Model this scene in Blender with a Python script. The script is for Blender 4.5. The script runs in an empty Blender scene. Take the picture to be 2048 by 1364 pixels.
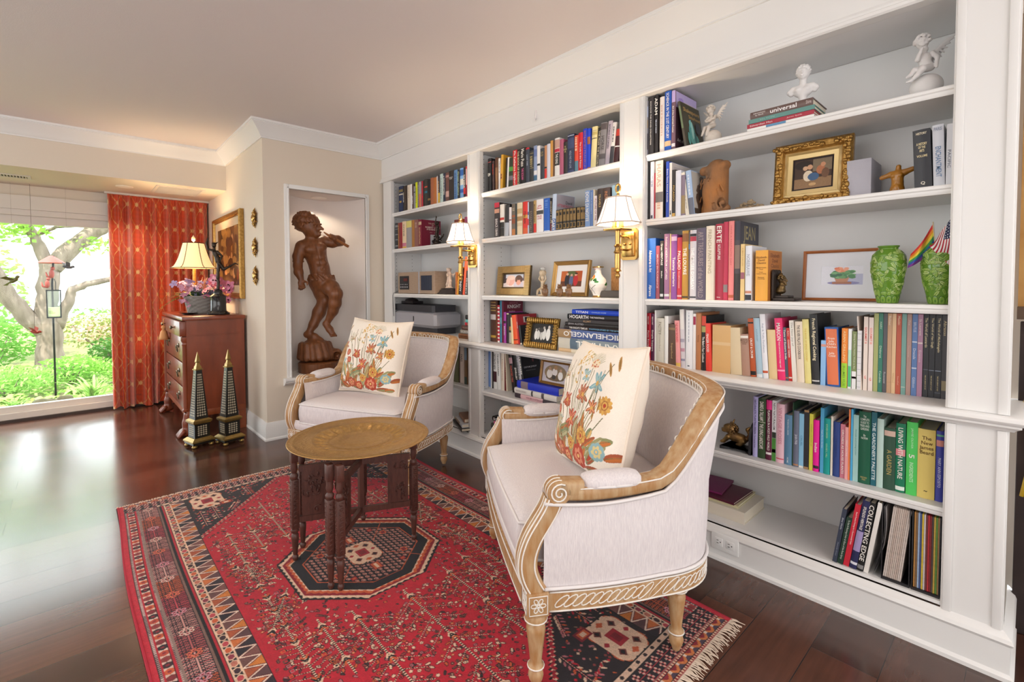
import bpy, bmesh, math, random
import numpy as np
from mathutils import Vector, Matrix, Euler, noise as mnoise
random.seed(7)
C = bpy.context.scene.collection
PI = math.pi
# ---------------------------------------------------------------- camera
F, YAW, PITCH, ROLL, CY = 954.2607, 2.399824, -0.0318422, -0.0023013, 602.0082
CAM = Vector((3.9757, -2.0571, 1.1945))
_fw = Vector((math.cos(YAW)*math.cos(PITCH), math.sin(YAW)*math.cos(PITCH), math.sin(PITCH)))
_rt = Vector((math.sin(YAW), -math.cos(YAW), 0)); _up = _rt.cross(_fw)
_r2 = _rt*math.cos(ROLL)+_up*math.sin(ROLL); _u2 = -_rt*math.sin(ROLL)+_up*math.cos(ROLL)
cam = bpy.data.cameras.new('camera'); camo = bpy.data.objects.new('camera', cam); C.objects.link(camo)
cam.sensor_width = 36.0; cam.sensor_fit = 'HORIZONTAL'; cam.lens = F/2048*36.0
cam.shift_y = -(682.0-CY)/2048; cam.clip_start = 0.05; cam.clip_end = 200
camo.matrix_world = Matrix(((_r2.x,_u2.x,-_fw.x,CAM.x),(_r2.y,_u2.y,-_fw.y,CAM.y),(_r2.z,_u2.z,-_fw.z,CAM.z),(0,0,0,1)))
bpy.context.scene.camera = camo
# ---------------------------------------------------------------- exposure, sky, sun, room light
sc = bpy.context.scene
sc.view_settings.view_transform = 'Standard'; sc.view_settings.look = 'None'
sc.view_settings.gamma = 1.0; sc.view_settings.use_curve_mapping = False
sc.view_settings.exposure = 0.28
w = bpy.data.worlds.new('sky'); sc.world = w; w.use_nodes = True
_bg = w.node_tree.nodes['Background']; _bg.inputs[0].default_value = (0.90, 0.95, 1.0, 1); _bg.inputs[1].default_value = 4.5
def light(name, kind, loc, energy, color=(1,1,1), size=0.1, rot=None, **kw):
    l = bpy.data.lights.new(name, kind); l.energy = energy; l.color = color
    if kind == 'AREA': l.shape = kw.pop('shape', 'RECTANGLE'); l.size = size; l.size_y = kw.pop('size_y', size)
    elif kind == 'SUN': l.angle = size
    else: l.shadow_soft_size = size
    for k, v_ in kw.items(): setattr(l, k, v_)
    o = bpy.data.objects.new(name, l); C.objects.link(o); o.location = loc
    if rot: o.rotation_euler = rot
    return o
light('sun', 'SUN', (3,-4,10), 9.0, (1,0.95,0.86), 0.01, Vector((2.0,-4.0,9.0)).to_track_quat('Z','Y').to_euler())
# area fill lights added before windowless walls on the camera's side of the room
light('room_fill', 'AREA', (6.1,-2.5,1.35), 52, (0.96,0.98,1.0), 3.8, Euler((math.radians(93),0,math.radians(90))), size_y=1.9)
light('room_fill', 'AREA', (1.6,-5.1,1.35), 62, (0.96,0.98,1.0), 4.6, Euler((math.radians(93),0,0)), size_y=1.9)
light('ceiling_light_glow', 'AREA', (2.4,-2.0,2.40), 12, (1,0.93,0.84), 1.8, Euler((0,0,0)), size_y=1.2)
# ---------------------------------------------------------------- materials
def lin(c):
    if isinstance(c, str): c = tuple(int(c[i:i+2],16)/255 for i in (0,2,4))
    return tuple((x/12.92 if x <= .04045 else ((x+.055)/1.055)**2.4) for x in c[:3])
_mats = {}
def mat(key, col='CCCCCC', rough=.5, metal=0.0, spec=.5, bump=0, bscale=40, var=0, vscale=8, col2=None, stretch=(1,1,1), trans=0, emit=0, emitcol=None, coat=0, sheen=0, detail=4):
    if key in _mats: return _mats[key]
    m = bpy.data.materials.new(key); m.use_nodes = True; nt = m.node_tree; b = nt.nodes['Principled BSDF']
    c = lin(col); b.inputs['Base Color'].default_value = (*c,1); b.inputs['Roughness'].default_value = rough
    b.inputs['Metallic'].default_value = metal; b.inputs['Specular IOR Level'].default_value = spec
    b.inputs['Transmission Weight'].default_value = trans; b.inputs['Coat Weight'].default_value = coat
    b.inputs['Sheen Weight'].default_value = sheen
    if emit: b.inputs['Emission Color'].default_value = (*lin(emitcol or col),1); b.inputs['Emission Strength'].default_value = emit
    if var or bump:
        tc = nt.nodes.new('ShaderNodeTexCoord'); mp = nt.nodes.new('ShaderNodeMapping'); nt.links.new(tc.outputs['Object'], mp.inputs[0])
        mp.inputs['Scale'].default_value = stretch
    if var:
        n = nt.nodes.new('ShaderNodeTexNoise'); n.inputs['Scale'].default_value = vscale; n.inputs['Detail'].default_value = detail
        nt.links.new(mp.outputs[0], n.inputs[0]); r = nt.nodes.new('ShaderNodeValToRGB'); nt.links.new(n.outputs[0], r.inputs[0])
        c2 = lin(col2) if col2 else tuple(x*.6 for x in c)
        r.color_ramp.elements[0].position = .5-.5*min(1,1-var*.7); r.color_ramp.elements[1].position = .5+.5*min(1,1-var*.7)
        r.color_ramp.elements[0].color = (*c,1); r.color_ramp.elements[1].color = (*c2,1)
        nt.links.new(r.outputs[0], b.inputs['Base Color'])
    if bump:
        n2 = nt.nodes.new('ShaderNodeTexNoise'); n2.inputs['Scale'].default_value = bscale; n2.inputs['Detail'].default_value = 3
        nt.links.new(mp.outputs[0], n2.inputs[0]); bp = nt.nodes.new('ShaderNodeBump'); bp.inputs['Strength'].default_value = bump; bp.inputs['Distance'].default_value = .004
        nt.links.new(n2.outputs[0], bp.inputs['Height']); nt.links.new(bp.outputs[0], b.inputs['Normal'])
    _mats[key] = m; return m
def cmat(hx, rough=.45): return mat('colour_%s_%d' % (hx, int(rough*100)), hx, rough)
def attr_mat(key, rough=.8, bump=0, bscale=300, metal=0, sheen=0, spec=.4):
    """colour read from the mesh's own woven / printed pattern attribute"""
    if key in _mats: return _mats[key]
    m = mat(key, 'FFFFFF', rough, metal, spec, bump, bscale, sheen=sheen)
    a = m.node_tree.nodes.new('ShaderNodeVertexColor'); a.layer_name = 'pattern'
    m.node_tree.links.new(a.outputs[0], m.node_tree.nodes['Principled BSDF'].inputs['Base Color']); return m
def glass_mat(key, tint='FFFFFF', gloss=.08):
    if key in _mats: return _mats[key]
    m = bpy.data.materials.new(key); m.use_nodes = True; nt = m.node_tree; nt.nodes.clear()
    o = nt.nodes.new('ShaderNodeOutputMaterial'); t = nt.nodes.new('ShaderNodeBsdfTransparent'); g = nt.nodes.new('ShaderNodeBsdfGlossy'); x = nt.nodes.new('ShaderNodeMixShader')
    t.inputs[0].default_value = (*lin(tint),1); g.inputs['Roughness'].default_value = .02; x.inputs[0].default_value = gloss
    nt.links.new(t.outputs[0], x.inputs[1]); nt.links.new(g.outputs[0], x.inputs[2]); nt.links.new(x.outputs[0], o.inputs[0]); _mats[key] = m; return m
# ---------------------------------------------------------------- mesh building
class MB:
    def __init__(s): s.v=[]; s.f=[]; s.mi=[]; s.m=0
    def add(s, vs, fs):
        b=len(s.v); s.v.extend([tuple(p) for p in vs]); s.f.extend([tuple(i+b for i in f) for f in fs]); s.mi.extend([s.m]*len(fs)); return s
    def box(s, a, b, bev=0.0):
        x0,y0,z0=a; x1,y1,z1=b
        if bev<=0:
            return s.add([(x0,y0,z0),(x1,y0,z0),(x1,y1,z0),(x0,y1,z0),(x0,y0,z1),(x1,y0,z1),(x1,y1,z1),(x0,y1,z1)],[(0,3,2,1),(4,5,6,7),(0,1,5,4),(1,2,6,5),(2,3,7,6),(3,0,4,7)])
        bm=bmesh.new(); bmesh.ops.create_cube(bm,size=1)
        for q in bm.verts: q.co=Vector(((x0+x1)/2+q.co.x*(x1-x0),(y0+y1)/2+q.co.y*(y1-y0),(z0+z1)/2+q.co.z*(z1-z0)))
        bmesh.ops.bevel(bm,geom=bm.edges[:],offset=bev,segments=2,profile=.5,affect='EDGES'); s.bm(bm); return s
    def bm(s, bm, M=None):
        bm.verts.index_update(); s.add([(M@q.co if M else q.co) for q in bm.verts],[[q.index for q in f.verts] for f in bm.faces]); bm.free(); return s
    def obb(s, c, ax, ay, az, bev=0):   # oriented box, half-axis vectors
        c=Vector(c); ax,ay,az=Vector(ax),Vector(ay),Vector(az)
        t=MB().box((-1,-1,-1),(1,1,1)); return s.add([c+ax*p[0]+ay*p[1]+az*p[2] for p in t.v],t.f)
    def lathe(s, prof, c=(0,0,0), n=24, M=None, flute=None):
        # prof: list of (r,z)
        vs=[];fs=[]
        for r,z in prof:
            for i in range(n):
                a=2*PI*i/n; rr=r
                if flute: rr=r*flute(a,z)
                p=Vector((rr*math.cos(a),rr*math.sin(a),z)); vs.append((M@p if M else p)+Vector(c))
        for k in range(len(prof)-1):
            for i in range(n):
                j=(i+1)%n; fs.append((k*n+i,k*n+j,(k+1)*n+j,(k+1)*n+i))
        fs.append(tuple(range(n-1,-1,-1))); fs.append(tuple((len(prof)-1)*n+i for i in range(n)))
        return s.add(vs,fs)
    def tube(s, pts, rad, n=8, caps=True, closed=False, flat=None):
        pts=[Vector(p) for p in pts]; k=len(pts)
        if not hasattr(rad,'__len__'): rad=[rad]*k
        vs=[];fs=[];up=None
        for i,p in enumerate(pts):
            a=pts[i-1] if (i>0 or closed) else p; b=pts[(i+1)%k] if (i<k-1 or closed) else p
            t=(b-a); t=t.normalized() if t.length>1e-9 else Vector((0,0,1))
            if up is None: up=Vector((0,0,1)) if abs(t.z)<.9 else Vector((1,0,0))
            x=up.cross(t); x=x.normalized() if x.length>1e-6 else Vector((1,0,0)); y=t.cross(x).normalized(); up=y
            for j in range(n):
                an=2*PI*j/n; fx=flat if flat else 1
                vs.append(p+x*math.cos(an)*rad[i]+y*math.sin(an)*rad[i]*fx)
        for i in range(k-(0 if closed else 1)):
            for j in range(n):
                q=(j+1)%n; i2=(i+1)%k; fs.append((i*n+j,i*n+q,i2*n+q,i2*n+j))
        if caps and not closed: fs.append(tuple(range(n-1,-1,-1))); fs.append(tuple((k-1)*n+j for j in range(n)))
        return s.add(vs,fs)
    def ell(s, c, r, seg=12, rings=8, M=None):
        vs=[];fs=[]
        for i in range(rings+1):
            th=PI*i/rings
            for j in range(seg):
                ph=2*PI*j/seg; p=Vector((r[0]*math.sin(th)*math.cos(ph),r[1]*math.sin(th)*math.sin(ph),r[2]*math.cos(th)))
                vs.append((M@p if M else p)+Vector(c))
        for i in range(rings):
            for j in range(seg):
                q=(j+1)%seg; fs.append((i*seg+j,(i+1)*seg+j,(i+1)*seg+q,i*seg+q))
        return s.add(vs,fs)
    def sweep(s, path, prof, closed=False, miter=True, profclosed=True):
        """profile (side, up) carried along a horizontal path of (x,y,z); side = to the right of travel"""
        P=[Vector(p) for p in path]; k=len(P); vs=[];fs=[];n=len(prof)
        for i,p in enumerate(P):
            d0=(P[i]-P[i-1]) if (i>0 or closed) else (P[1]-P[0]); d1=(P[(i+1)%k]-P[i]) if (i<k-1 or closed) else (P[-1]-P[-2])
            d0=Vector((d0.x,d0.y,0)).normalized(); d1=Vector((d1.x,d1.y,0)).normalized()
            n0=Vector((d0.y,-d0.x,0)); n1=Vector((d1.y,-d1.x,0)); m=(n0+n1); m=m/max(1e-6,m.dot(n0)) if m.length>1e-6 else n0
            for (a,b) in prof: vs.append(p+m*a+Vector((0,0,b)))
        for i in range(k-(0 if closed else 1)):
            i2=(i+1)%k
            for j in range(n if profclosed else n-1):
                q=(j+1)%n; fs.append((i*n+j,i2*n+j,i2*n+q,i*n+q))
        if profclosed and not closed: fs.append(tuple(range(n))); fs.append(tuple((k-1)*n+j for j in range(n-1,-1,-1)))
        return s.add(vs,fs)
    def prism(s, poly, z0, z1, M=None):
        n=len(poly); vs=[(x,y,z0) for x,y in poly]+[(x,y,z1) for x,y in poly]
        if M: vs=[M@Vector(p) for p in vs]
        return s.add(vs,[tuple(range(n-1,-1,-1)),tuple(range(n,2*n))]+[(i,(i+1)%n,n+(i+1)%n,n+i) for i in range(n)])
    def grid(s, nu, nv, fn, wrap=False):
        vs=[fn(i/(nu-1) if not wrap else i/nu, j/(nv-1)) for j in range(nv) for i in range(nu)]; fs=[]
        for j in range(nv-1):
            for i in range(nu if wrap else nu-1):
                i2=(i+1)%nu; fs.append((j*nu+i,j*nu+i2,(j+1)*nu+i2,(j+1)*nu+i))
        return s.add(vs,fs)
    def xf(s, M): s.v=[tuple(M@Vector(p)) for p in s.v]; return s
    def join(s, o, M=None): 
        b=len(s.v); s.v.extend([tuple(M@Vector(p)) if M else p for p in o.v]); s.f.extend([tuple(i+b for i in f) for f in o.f]); s.mi.extend([m for m in o.mi]); return s
def link(name, me, parent=None):
    o=bpy.data.objects.new(name, me); C.objects.link(o)
    if parent is not None: o.parent=parent
    return o
def obj(name, mb, mats, parent=None, smooth=40, sub=0, fix=True, cols=None):
    me=bpy.data.meshes.new(name); me.from_pydata(mb.v,[],mb.f)
    if not isinstance(mats,(list,tuple)): mats=[mats]
    for m in mats: me.materials.append(m)
    if len(mats)>1: me.polygons.foreach_set('material_index', mb.mi)
    if fix:
        bm=bmesh.new(); bm.from_mesh(me); bmesh.ops.remove_doubles(bm,verts=bm.verts,dist=1e-6); bmesh.ops.recalc_face_normals(bm,faces=bm.faces); bm.to_mesh(me); bm.free()
    if cols is not None:
        a=me.color_attributes.new('pattern','FLOAT_COLOR','POINT'); a.data.foreach_set('color', np.asarray(cols,dtype=np.float32).ravel())
    if smooth:
        me.polygons.foreach_set('use_smooth',[True]*len(me.polygons))
        if smooth<180: me.set_sharp_from_angle(angle=math.radians(smooth))
    o=link(name,me,parent)
    if sub: md=o.modifiers.new('subdivision','SUBSURF'); md.levels=sub; md.render_levels=sub
    return o
def tag(o, label, cat, group=None):
    o['label']=label; o['category']=cat
    if group: o['group']=group
    return o
def thing(name, label, cat, loc=(0,0,0), rz=0, group=None):
    o=bpy.data.objects.new(name,None); C.objects.link(o); o.location=loc; o.rotation_euler=(0,0,rz); o.empty_display_size=.1
    return tag(o,label,cat,group)
def struct(name, mb, m, parent=None, smooth=30):
    o=obj(name,mb,m,parent,smooth)
    if parent is None: o['kind']='structure'
    return o
def dup(o, parent=None):
    c=o.copy(); C.objects.link(c)
    if parent is not None: c.parent=parent
    for ch in list(o.children):
        dup(ch,c)
    return c
# ---------------------------------------------------------------- lettering
_tc={}
def text_mesh(s, bold=0.0):
    k=(s,bold)
    if k in _tc: return _tc[k]
    cu=bpy.data.curves.new('lettering','FONT'); cu.body=s; cu.align_x='CENTER'; cu.align_y='CENTER'; cu.resolution_u=2; cu.offset=bold; cu.space_line=.95
    o=bpy.data.objects.new('lettering',cu); C.objects.link(o); bpy.context.view_layer.update()
    me=bpy.data.meshes.new_from_object(o.evaluated_get(bpy.context.evaluated_depsgraph_get()))
    vs=[tuple(v.co) for v in me.vertices]; fs=[tuple(p.vertices) for p in me.polygons]
    bpy.data.objects.remove(o); bpy.data.curves.remove(cu); bpy.data.meshes.remove(me)
    if not vs: _tc[k]=([],[],1,1); return _tc[k]
    xs=[p[0] for p in vs]; ys=[p[1] for p in vs]; cx,cy=(min(xs)+max(xs))/2,(min(ys)+max(ys))/2
    vs=[(p[0]-cx,p[1]-cy) for p in vs]; _tc[k]=(vs,fs,max(xs)-min(xs),max(ys)-min(ys)); return _tc[k]
def put_text(mb, s, c, ex, ey, L, H, bold=.012, keep=False):
    """flat letters centred at c; ex = reading direction, ey = up of the letters; fills L x H"""
    vs,fs,w_,h_=text_mesh(s,bold)
    if not vs: return
    sx,sy=L/w_,H/h_
    if keep: sx=sy=min(sx,sy)
    else: sx=min(sx,sy*1.6); sy=min(sy,sx*2.2)
    ex,ey,c=Vector(ex),Vector(ey),Vector(c)
    mb.add([c+ex*(p[0]*sx)+ey*(p[1]*sy) for p in vs],fs)
# ---------------------------------------------------------------- woven, printed and embroidered patterns (drawn as arrays, carried as mesh colours)
class Ras:
    def __init__(s,x0,x1,y0,y1,res,bg):
        s.x0,s.y0,s.r=x0,y0,res; s.W=max(2,int(round((x1-x0)/res))+1); s.H=max(2,int(round((y1-y0)/res))+1)
        s.a=np.empty((s.H,s.W,3),np.float32); s.a[:]=lin(bg)
        s.X,s.Y=np.meshgrid(x0+np.arange(s.W)*res,y0+np.arange(s.H)*res)
    def win(s,xa,xb,ya,yb):
        i0=max(0,int((xa-s.x0)/s.r)); i1=min(s.W,int((xb-s.x0)/s.r)+2); j0=max(0,int((ya-s.y0)/s.r)); j1=min(s.H,int((yb-s.y0)/s.r)+2)
        return (slice(j0,j1),slice(i0,i1)) if i1>i0 and j1>j0 else None
    def put(s,w,m,c,soft=None):
        if w is None: return
        c=np.array(lin(c) if isinstance(c,str) else c,np.float32); v=s.a[w]; v[m]=c
    def mask(s,m,c): s.a[m]=np.array(lin(c) if isinstance(c,str) else c,np.float32)
    def ell(s,x,y,rx,ry,c,rot=0.):
        R=max(rx,ry); w=s.win(x-R,x+R,y-R,y+R)
        if w is None: return
        X=s.X[w]-x; Y=s.Y[w]-y; ca,sa=math.cos(rot),math.sin(rot); u=X*ca+Y*sa; v=-X*sa+Y*ca
        s.put(w,(u/rx)**2+(v/ry)**2<=1,c)
    def rect(s,x,y,hx,hy,c,rot=0.):
        R=math.hypot(hx,hy); w=s.win(x-R,x+R,y-R,y+R)
        if w is None: return
        X=s.X[w]-x; Y=s.Y[w]-y; ca,sa=math.cos(rot),math.sin(rot); s.put(w,(abs(X*ca+Y*sa)<=hx)&(abs(-X*sa+Y*ca)<=hy),c)
    def dia(s,x,y,hx,hy,c):
        w=s.win(x-hx,x+hx,y-hy,y+hy)
        if w is None: return
        s.put(w,abs(s.X[w]-x)/hx+abs(s.Y[w]-y)/hy<=1,c)
    def line(s,p,q,t,c,dots=None,dc=None):
        x0,y0=p; x1,y1=q; w=s.win(min(x0,x1)-t,max(x0,x1)+t,min(y0,y1)-t,max(y0,y1)+t)
        if w is None: return
        dx,dy=x1-x0,y1-y0; L=math.hypot(dx,dy)+1e-9; X=s.X[w]-x0; Y=s.Y[w]-y0; k=np.clip((X*dx+Y*dy)/L,0,L); d=np.hypot(X-k*dx/L,Y-k*dy/L); m=d<=t
        s.put(w,m,c)
        if dots: s.put(w,m&(((k/dots)%1)<.5)&(d<=t*.75),dc)
    def path(s,pts,t,c,**k):
        for a,b in zip(pts[:-1],pts[1:]): s.line(a,b,t,c,**k)
    def curve(s,p,c1,q,t,c,n=12,t1=None):
        pts=[((1-u)**2*p[0]+2*u*(1-u)*c1[0]+u*u*q[0],(1-u)**2*p[1]+2*u*(1-u)*c1[1]+u*u*q[1]) for u in [i/n for i in range(n+1)]]
        for i,(a,b) in enumerate(zip(pts[:-1],pts[1:])): s.line(a,b,t+( (t1-t)*i/n if t1 is not None else 0),c)
    def poly(s,pts,c):
        xs=[p[0] for p in pts]; ys=[p[1] for p in pts]; w=s.win(min(xs),max(xs),min(ys),max(ys))
        if w is None: return
        X=s.X[w]; Y=s.Y[w]; m=np.zeros(X.shape,bool); n=len(pts)
        for i in range(n):
            ax,ay=pts[i]; bx,by=pts[(i+1)%n]
            if ay==by: continue
            m^=((ay>Y)!=(by>Y))&(X<(bx-ax)*(Y-ay)/(by-ay)+ax)
        s.put(w,m,c)
    def noise(s,amp,sc=1,seed=1):
        r=np.random.default_rng(seed).normal(0,amp,s.a.shape[:2]).astype(np.float32); s.a*=(1+r[...,None])
    def sheet(s,name,fn,m,parent=None,smooth=180):
        """a mesh carrying the pattern: fn(X,Y)->(x,y,z) arrays"""
        co=np.stack(fn(s.X,s.Y),-1).reshape(-1,3).astype(np.float32); me=bpy.data.meshes.new(name); me.vertices.add(len(co)); me.vertices.foreach_set('co',co.ravel())
        idx=np.arange(s.H*s.W).reshape(s.H,s.W); q=np.stack([idx[:-1,:-1],idx[:-1,1:],idx[1:,1:],idx[1:,:-1]],-1).reshape(-1,4); n=len(q)
        me.loops.add(n*4); me.loops.foreach_set('vertex_index',q.ravel().astype(np.int32)); me.polygons.add(n); me.polygons.foreach_set('loop_start',np.arange(0,n*4,4,dtype=np.int32))
        try: me.polygons.foreach_set('loop_total',np.full(n,4,np.int32))
        except Exception: pass
        me.update(calc_edges=True); me.polygons.foreach_set('use_smooth',[smooth>0]*n); me.materials.append(m)
        a=me.color_attributes.new('pattern','FLOAT_COLOR','POINT'); rgba=np.ones((len(co),4),np.float32); rgba[:,:3]=np.clip(s.a.reshape(-1,3),0,1); a.data.foreach_set('color',rgba.ravel())
        return link(name,me,parent)
# ================================================================ the room
XA,XB,XC,XD,XE,XG,XH = 0.168,1.270,1.409,2.542,2.687,3.794,3.938      # edges of the bookcase openings
ZB,ZL,ZC,ZS1,ZS2,ZS3,ZT,ZH = .162,.467,.801,1.129,1.517,1.831,2.112,2.44  # shelf tops, ledge, ceiling
DEP=.33; YW=-.983; XW=-2.1; XS=-1.175; ZSF=2.096
white=mat('white_paint','E9E8E6',.38,var=0); wallm=mat('wall_paint','DED2C2',.75,bump=.05,bscale=250)
ceilm=mat('ceiling_paint','E4DCDA',.9,bump=.12,bscale=180); nichem=mat('niche_paint','E2DCD8',.7)
def floor_mat():
    m=bpy.data.materials.new('dark_plank_floor'); m.use_nodes=True; nt=m.node_tree; N=nt.nodes.new; Lk=nt.links.new; b=nt.nodes['Principled BSDF']
    tc=N('ShaderNodeTexCoord'); sp=N('ShaderNodeSeparateXYZ'); cb=N('ShaderNodeCombineXYZ'); Lk(tc.outputs['Object'],sp.inputs[0])
    ad=N('ShaderNodeMath'); ad.inputs[1].default_value=.054; Lk(sp.outputs['X'],ad.inputs[0]); Lk(sp.outputs['Y'],cb.inputs[0]); Lk(ad.outputs[0],cb.inputs[1])
    br=N('ShaderNodeTexBrick'); br.offset=.37; br.offset_frequency=2; br.squash=1; Lk(cb.outputs[0],br.inputs[0])
    br.inputs['Color1'].default_value=(0,0,0,1); br.inputs['Color2'].default_value=(1,1,1,1); br.inputs['Mortar'].default_value=(.5,.5,.5,1)
    br.inputs['Scale'].default_value=1; br.inputs['Mortar Size'].default_value=.0016; br.inputs['Mortar Smooth'].default_value=.3; br.inputs['Brick Width'].default_value=.78; br.inputs['Row Height'].default_value=.178
    mp=N('ShaderNodeMapping'); mp.inputs['Scale'].default_value=(30,2.2,1); Lk(tc.outputs['Object'],mp.inputs[0])
    n=N('ShaderNodeTexNoise'); n.inputs['Scale'].default_value=2; n.inputs['Detail'].default_value=6; Lk(mp.outputs[0],n.inputs[0])
    n2=N('ShaderNodeTexNoise'); n2.inputs['Scale'].default_value=5; n2.inputs['Detail'].default_value=3; Lk(tc.outputs['Object'],n2.inputs[0])
    mx=N('ShaderNodeMix'); mx.data_type='RGBA'; mx.inputs[0].default_value=.5; Lk(br.outputs[0],mx.inputs[6]); Lk(n.outputs[0],mx.inputs[7])
    mx2=N('ShaderNodeMix'); mx2.data_type='RGBA'; mx2.inputs[0].default_value=.35; Lk(mx.outputs[2],mx2.inputs[6]); Lk(n2.outputs[0],mx2.inputs[7])
    r=N('ShaderNodeValToRGB'); e=r.color_ramp.elements; e[0].position=.25; e[1].position=.8; e[0].color=(*lin('341F19'),1); e[1].color=(*lin('6E4433'),1); Lk(mx2.outputs[2],r.inputs[0])
    seam=N('ShaderNodeMix'); seam.data_type='RGBA'; Lk(br.outputs['Fac'],seam.inputs[0]); Lk(r.outputs[0],seam.inputs[6]); seam.inputs[7].default_value=(*lin('1E110E'),1); Lk(seam.outputs[2],b.inputs['Base Color'])
    b.inputs['Roughness'].default_value=.2; b.inputs['Coat Weight'].default_value=.35; b.inputs['Coat Roughness'].default_value=.16; b.inputs['Specular IOR Level'].default_value=.55
    iv=N('ShaderNodeMath'); iv.operation='SUBTRACT'; iv.inputs[0].default_value=1; Lk(br.outputs['Fac'],iv.inputs[1])
    sm=N('ShaderNodeMath'); sm.operation='MULTIPLY_ADD'; sm.inputs[1].default_value=.05; n3=N('ShaderNodeTexNoise'); n3.inputs['Scale'].default_value=1.2; n3.inputs['Detail'].default_value=1; Lk(mp.outputs[0],n3.inputs[0]); Lk(n3.outputs[0],sm.inputs[0]); Lk(iv.outputs[0],sm.inputs[2])
    bp=N('ShaderNodeBump'); bp.inputs['Strength'].default_value=.5; bp.inputs['Distance'].default_value=.0025; Lk(sm.outputs[0],bp.inputs['Height']); Lk(bp.outputs[0],b.inputs['Normal'])
    return m
struct('floor', MB().box((XW-.12,-5.2,-.08),(6.2,.5,0)), floor_mat(), smooth=0)
struct('ceiling', MB().box((XW-.2,-5.2,ZH),(6.2,.6,ZH+.1)), ceilm, smooth=0)
# ---- wall with the niche (X = 0), side wall, back wall behind the shelves
NY0,NY1,NZ0,NZ1 = -.80,-.165,.470,1.962
def niche_wall():
    b=MB(); t=-.12
    b.box((t,YW,0),(0,NY0,ZH)); b.box((t,NY1,0),(0,.36,ZH)); b.box((t,NY0,0),(0,NY1,NZ0-.03)); b.box((t,NY0,NZ1),(0,NY1,ZH)); return b
struct('wall_niche', niche_wall(), wallm, smooth=0)
def niche_shell():
    b=MB(); n=25; cy=(NY0+NY1)/2; ry=(NY1-NY0)/2; dp=.36
    pts=[(-.0-dp*math.sin(PI*i/(n-1)), cy-ry*math.cos(PI*i/(n-1))) for i in range(n)]
    vs=[(x,y,NZ0) for x,y in pts]+[(x,y,NZ1) for x,y in pts]
    b.add(vs,[(i,i+1,n+i+1,n+i) for i in range(n-1)]); b.add([(x,y,NZ1-.001) for x,y in pts],[tuple(range(n))]); return b
struct('wall_niche_recess', niche_shell(), nichem, smooth=60)
struct('wall_side', MB().box((XW,YW,0),(-.12,YW+.1,ZH)), wallm, smooth=0)
struct('wall_room_end', MB().box((6.2,-5.2,0),(6.3,.6,ZH)), wallm, smooth=0); struct('wall_room_front', MB().box((XW-.2,-5.3,0),(6.3,-5.2,ZH)), wallm, smooth=0)
struct('wall_back', MB().box((-.12,.36,0),(XH+.02,.42,ZH)), wallm, smooth=0)
# ---- window wall, soffit
WY0,WY1,WZ0,WZ1=-4.6,-1.72,.07,1.86
struct('soffit_beam', MB().box((XW-.1,-5.2,ZSF),(XS,YW,ZH)), wallm, smooth=0)
bpy.data.objects['soffit_beam'].name='wall_soffit'
b=MB(); b.box((XW-.1,WY1,0),(XW,YW,ZSF)); b.box((XW-.1,-5.2,0),(XW,WY0,ZSF)); b.box((XW-.1,WY0,WZ1+.1),(XW,WY1,ZSF)); struct('wall_window', b, wallm, smooth=0)
wf=mat('window_frame_paint','D9D2CA',.5)
b=MB(); b.box((XW-.02,WY0,WZ1+.02),(XW+.05,WY1+.3,WZ1+.14)); b.box((XW-.05,WY0,WZ1-.03),(XW+.02,WY1+.3,WZ1+.02)); b.box((XW-.09,WY0,WZ1-.10),(XW-.03,WY1,WZ1-.03)); b.box((XW-.09,WY1-.06,.02),(XW-.03,WY1,WZ1-.03)); b.box((XW-.09,WY0,.03),(XW-.03,WY1,.13)); b.box((XW-.09,WY0,.03),(XW-.03,WY0+.06,WZ1-.03)); b.box((XW-.03,WY0,.0),(XW+.0,WY1+.3,.075))
win=struct('window_1', b, wf, smooth=0)
struct('window_track', MB().box((XW-.0,WY0,0),(XW+.03,WY1+.35,.022)), mat('dark_track','3A2C26',.5), win)
struct('window_pane', MB().box((XW-.066,WY0+.06,.13),(XW-.060,WY1-.06,WZ1-.10)), glass_mat('window_glass','FAFCFA',.012), win)
# ---- crown moulding, baseboards
CP=[(0,-.19),(.010,-.19),(.010,-.178),(.018,-.165),(.030,-.135),(.048,-.10),(.070,-.062),(.088,-.036),(.088,-.030),(.094,-.026),(.094,0),(0,0)]
CP2=[(-a,b) for a,b in CP]
CP3=[(a,b*.62) for a,b in CP]
crown=MB().sweep([(XS,-5.2,ZH),(XS,YW,ZH),(0,YW,ZH),(0,0,ZH),(XH+.0,0,ZH)], [(a*1.0,b*(.118/.19)) for a,b in CP])
struct('trim_crown', crown, white, smooth=35)
BP=[(0,0),(.022,0),(.022,.012),(.016,.022),(.016,.105),(.012,.118),(.010,.128),(.004,.140),(0,.140)]
struct('baseboard_side', MB().sweep([(XW,YW,0),(0,YW,0),(0,0,0)],[(a,b) for a,b in BP]), white, smooth=30)
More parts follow.
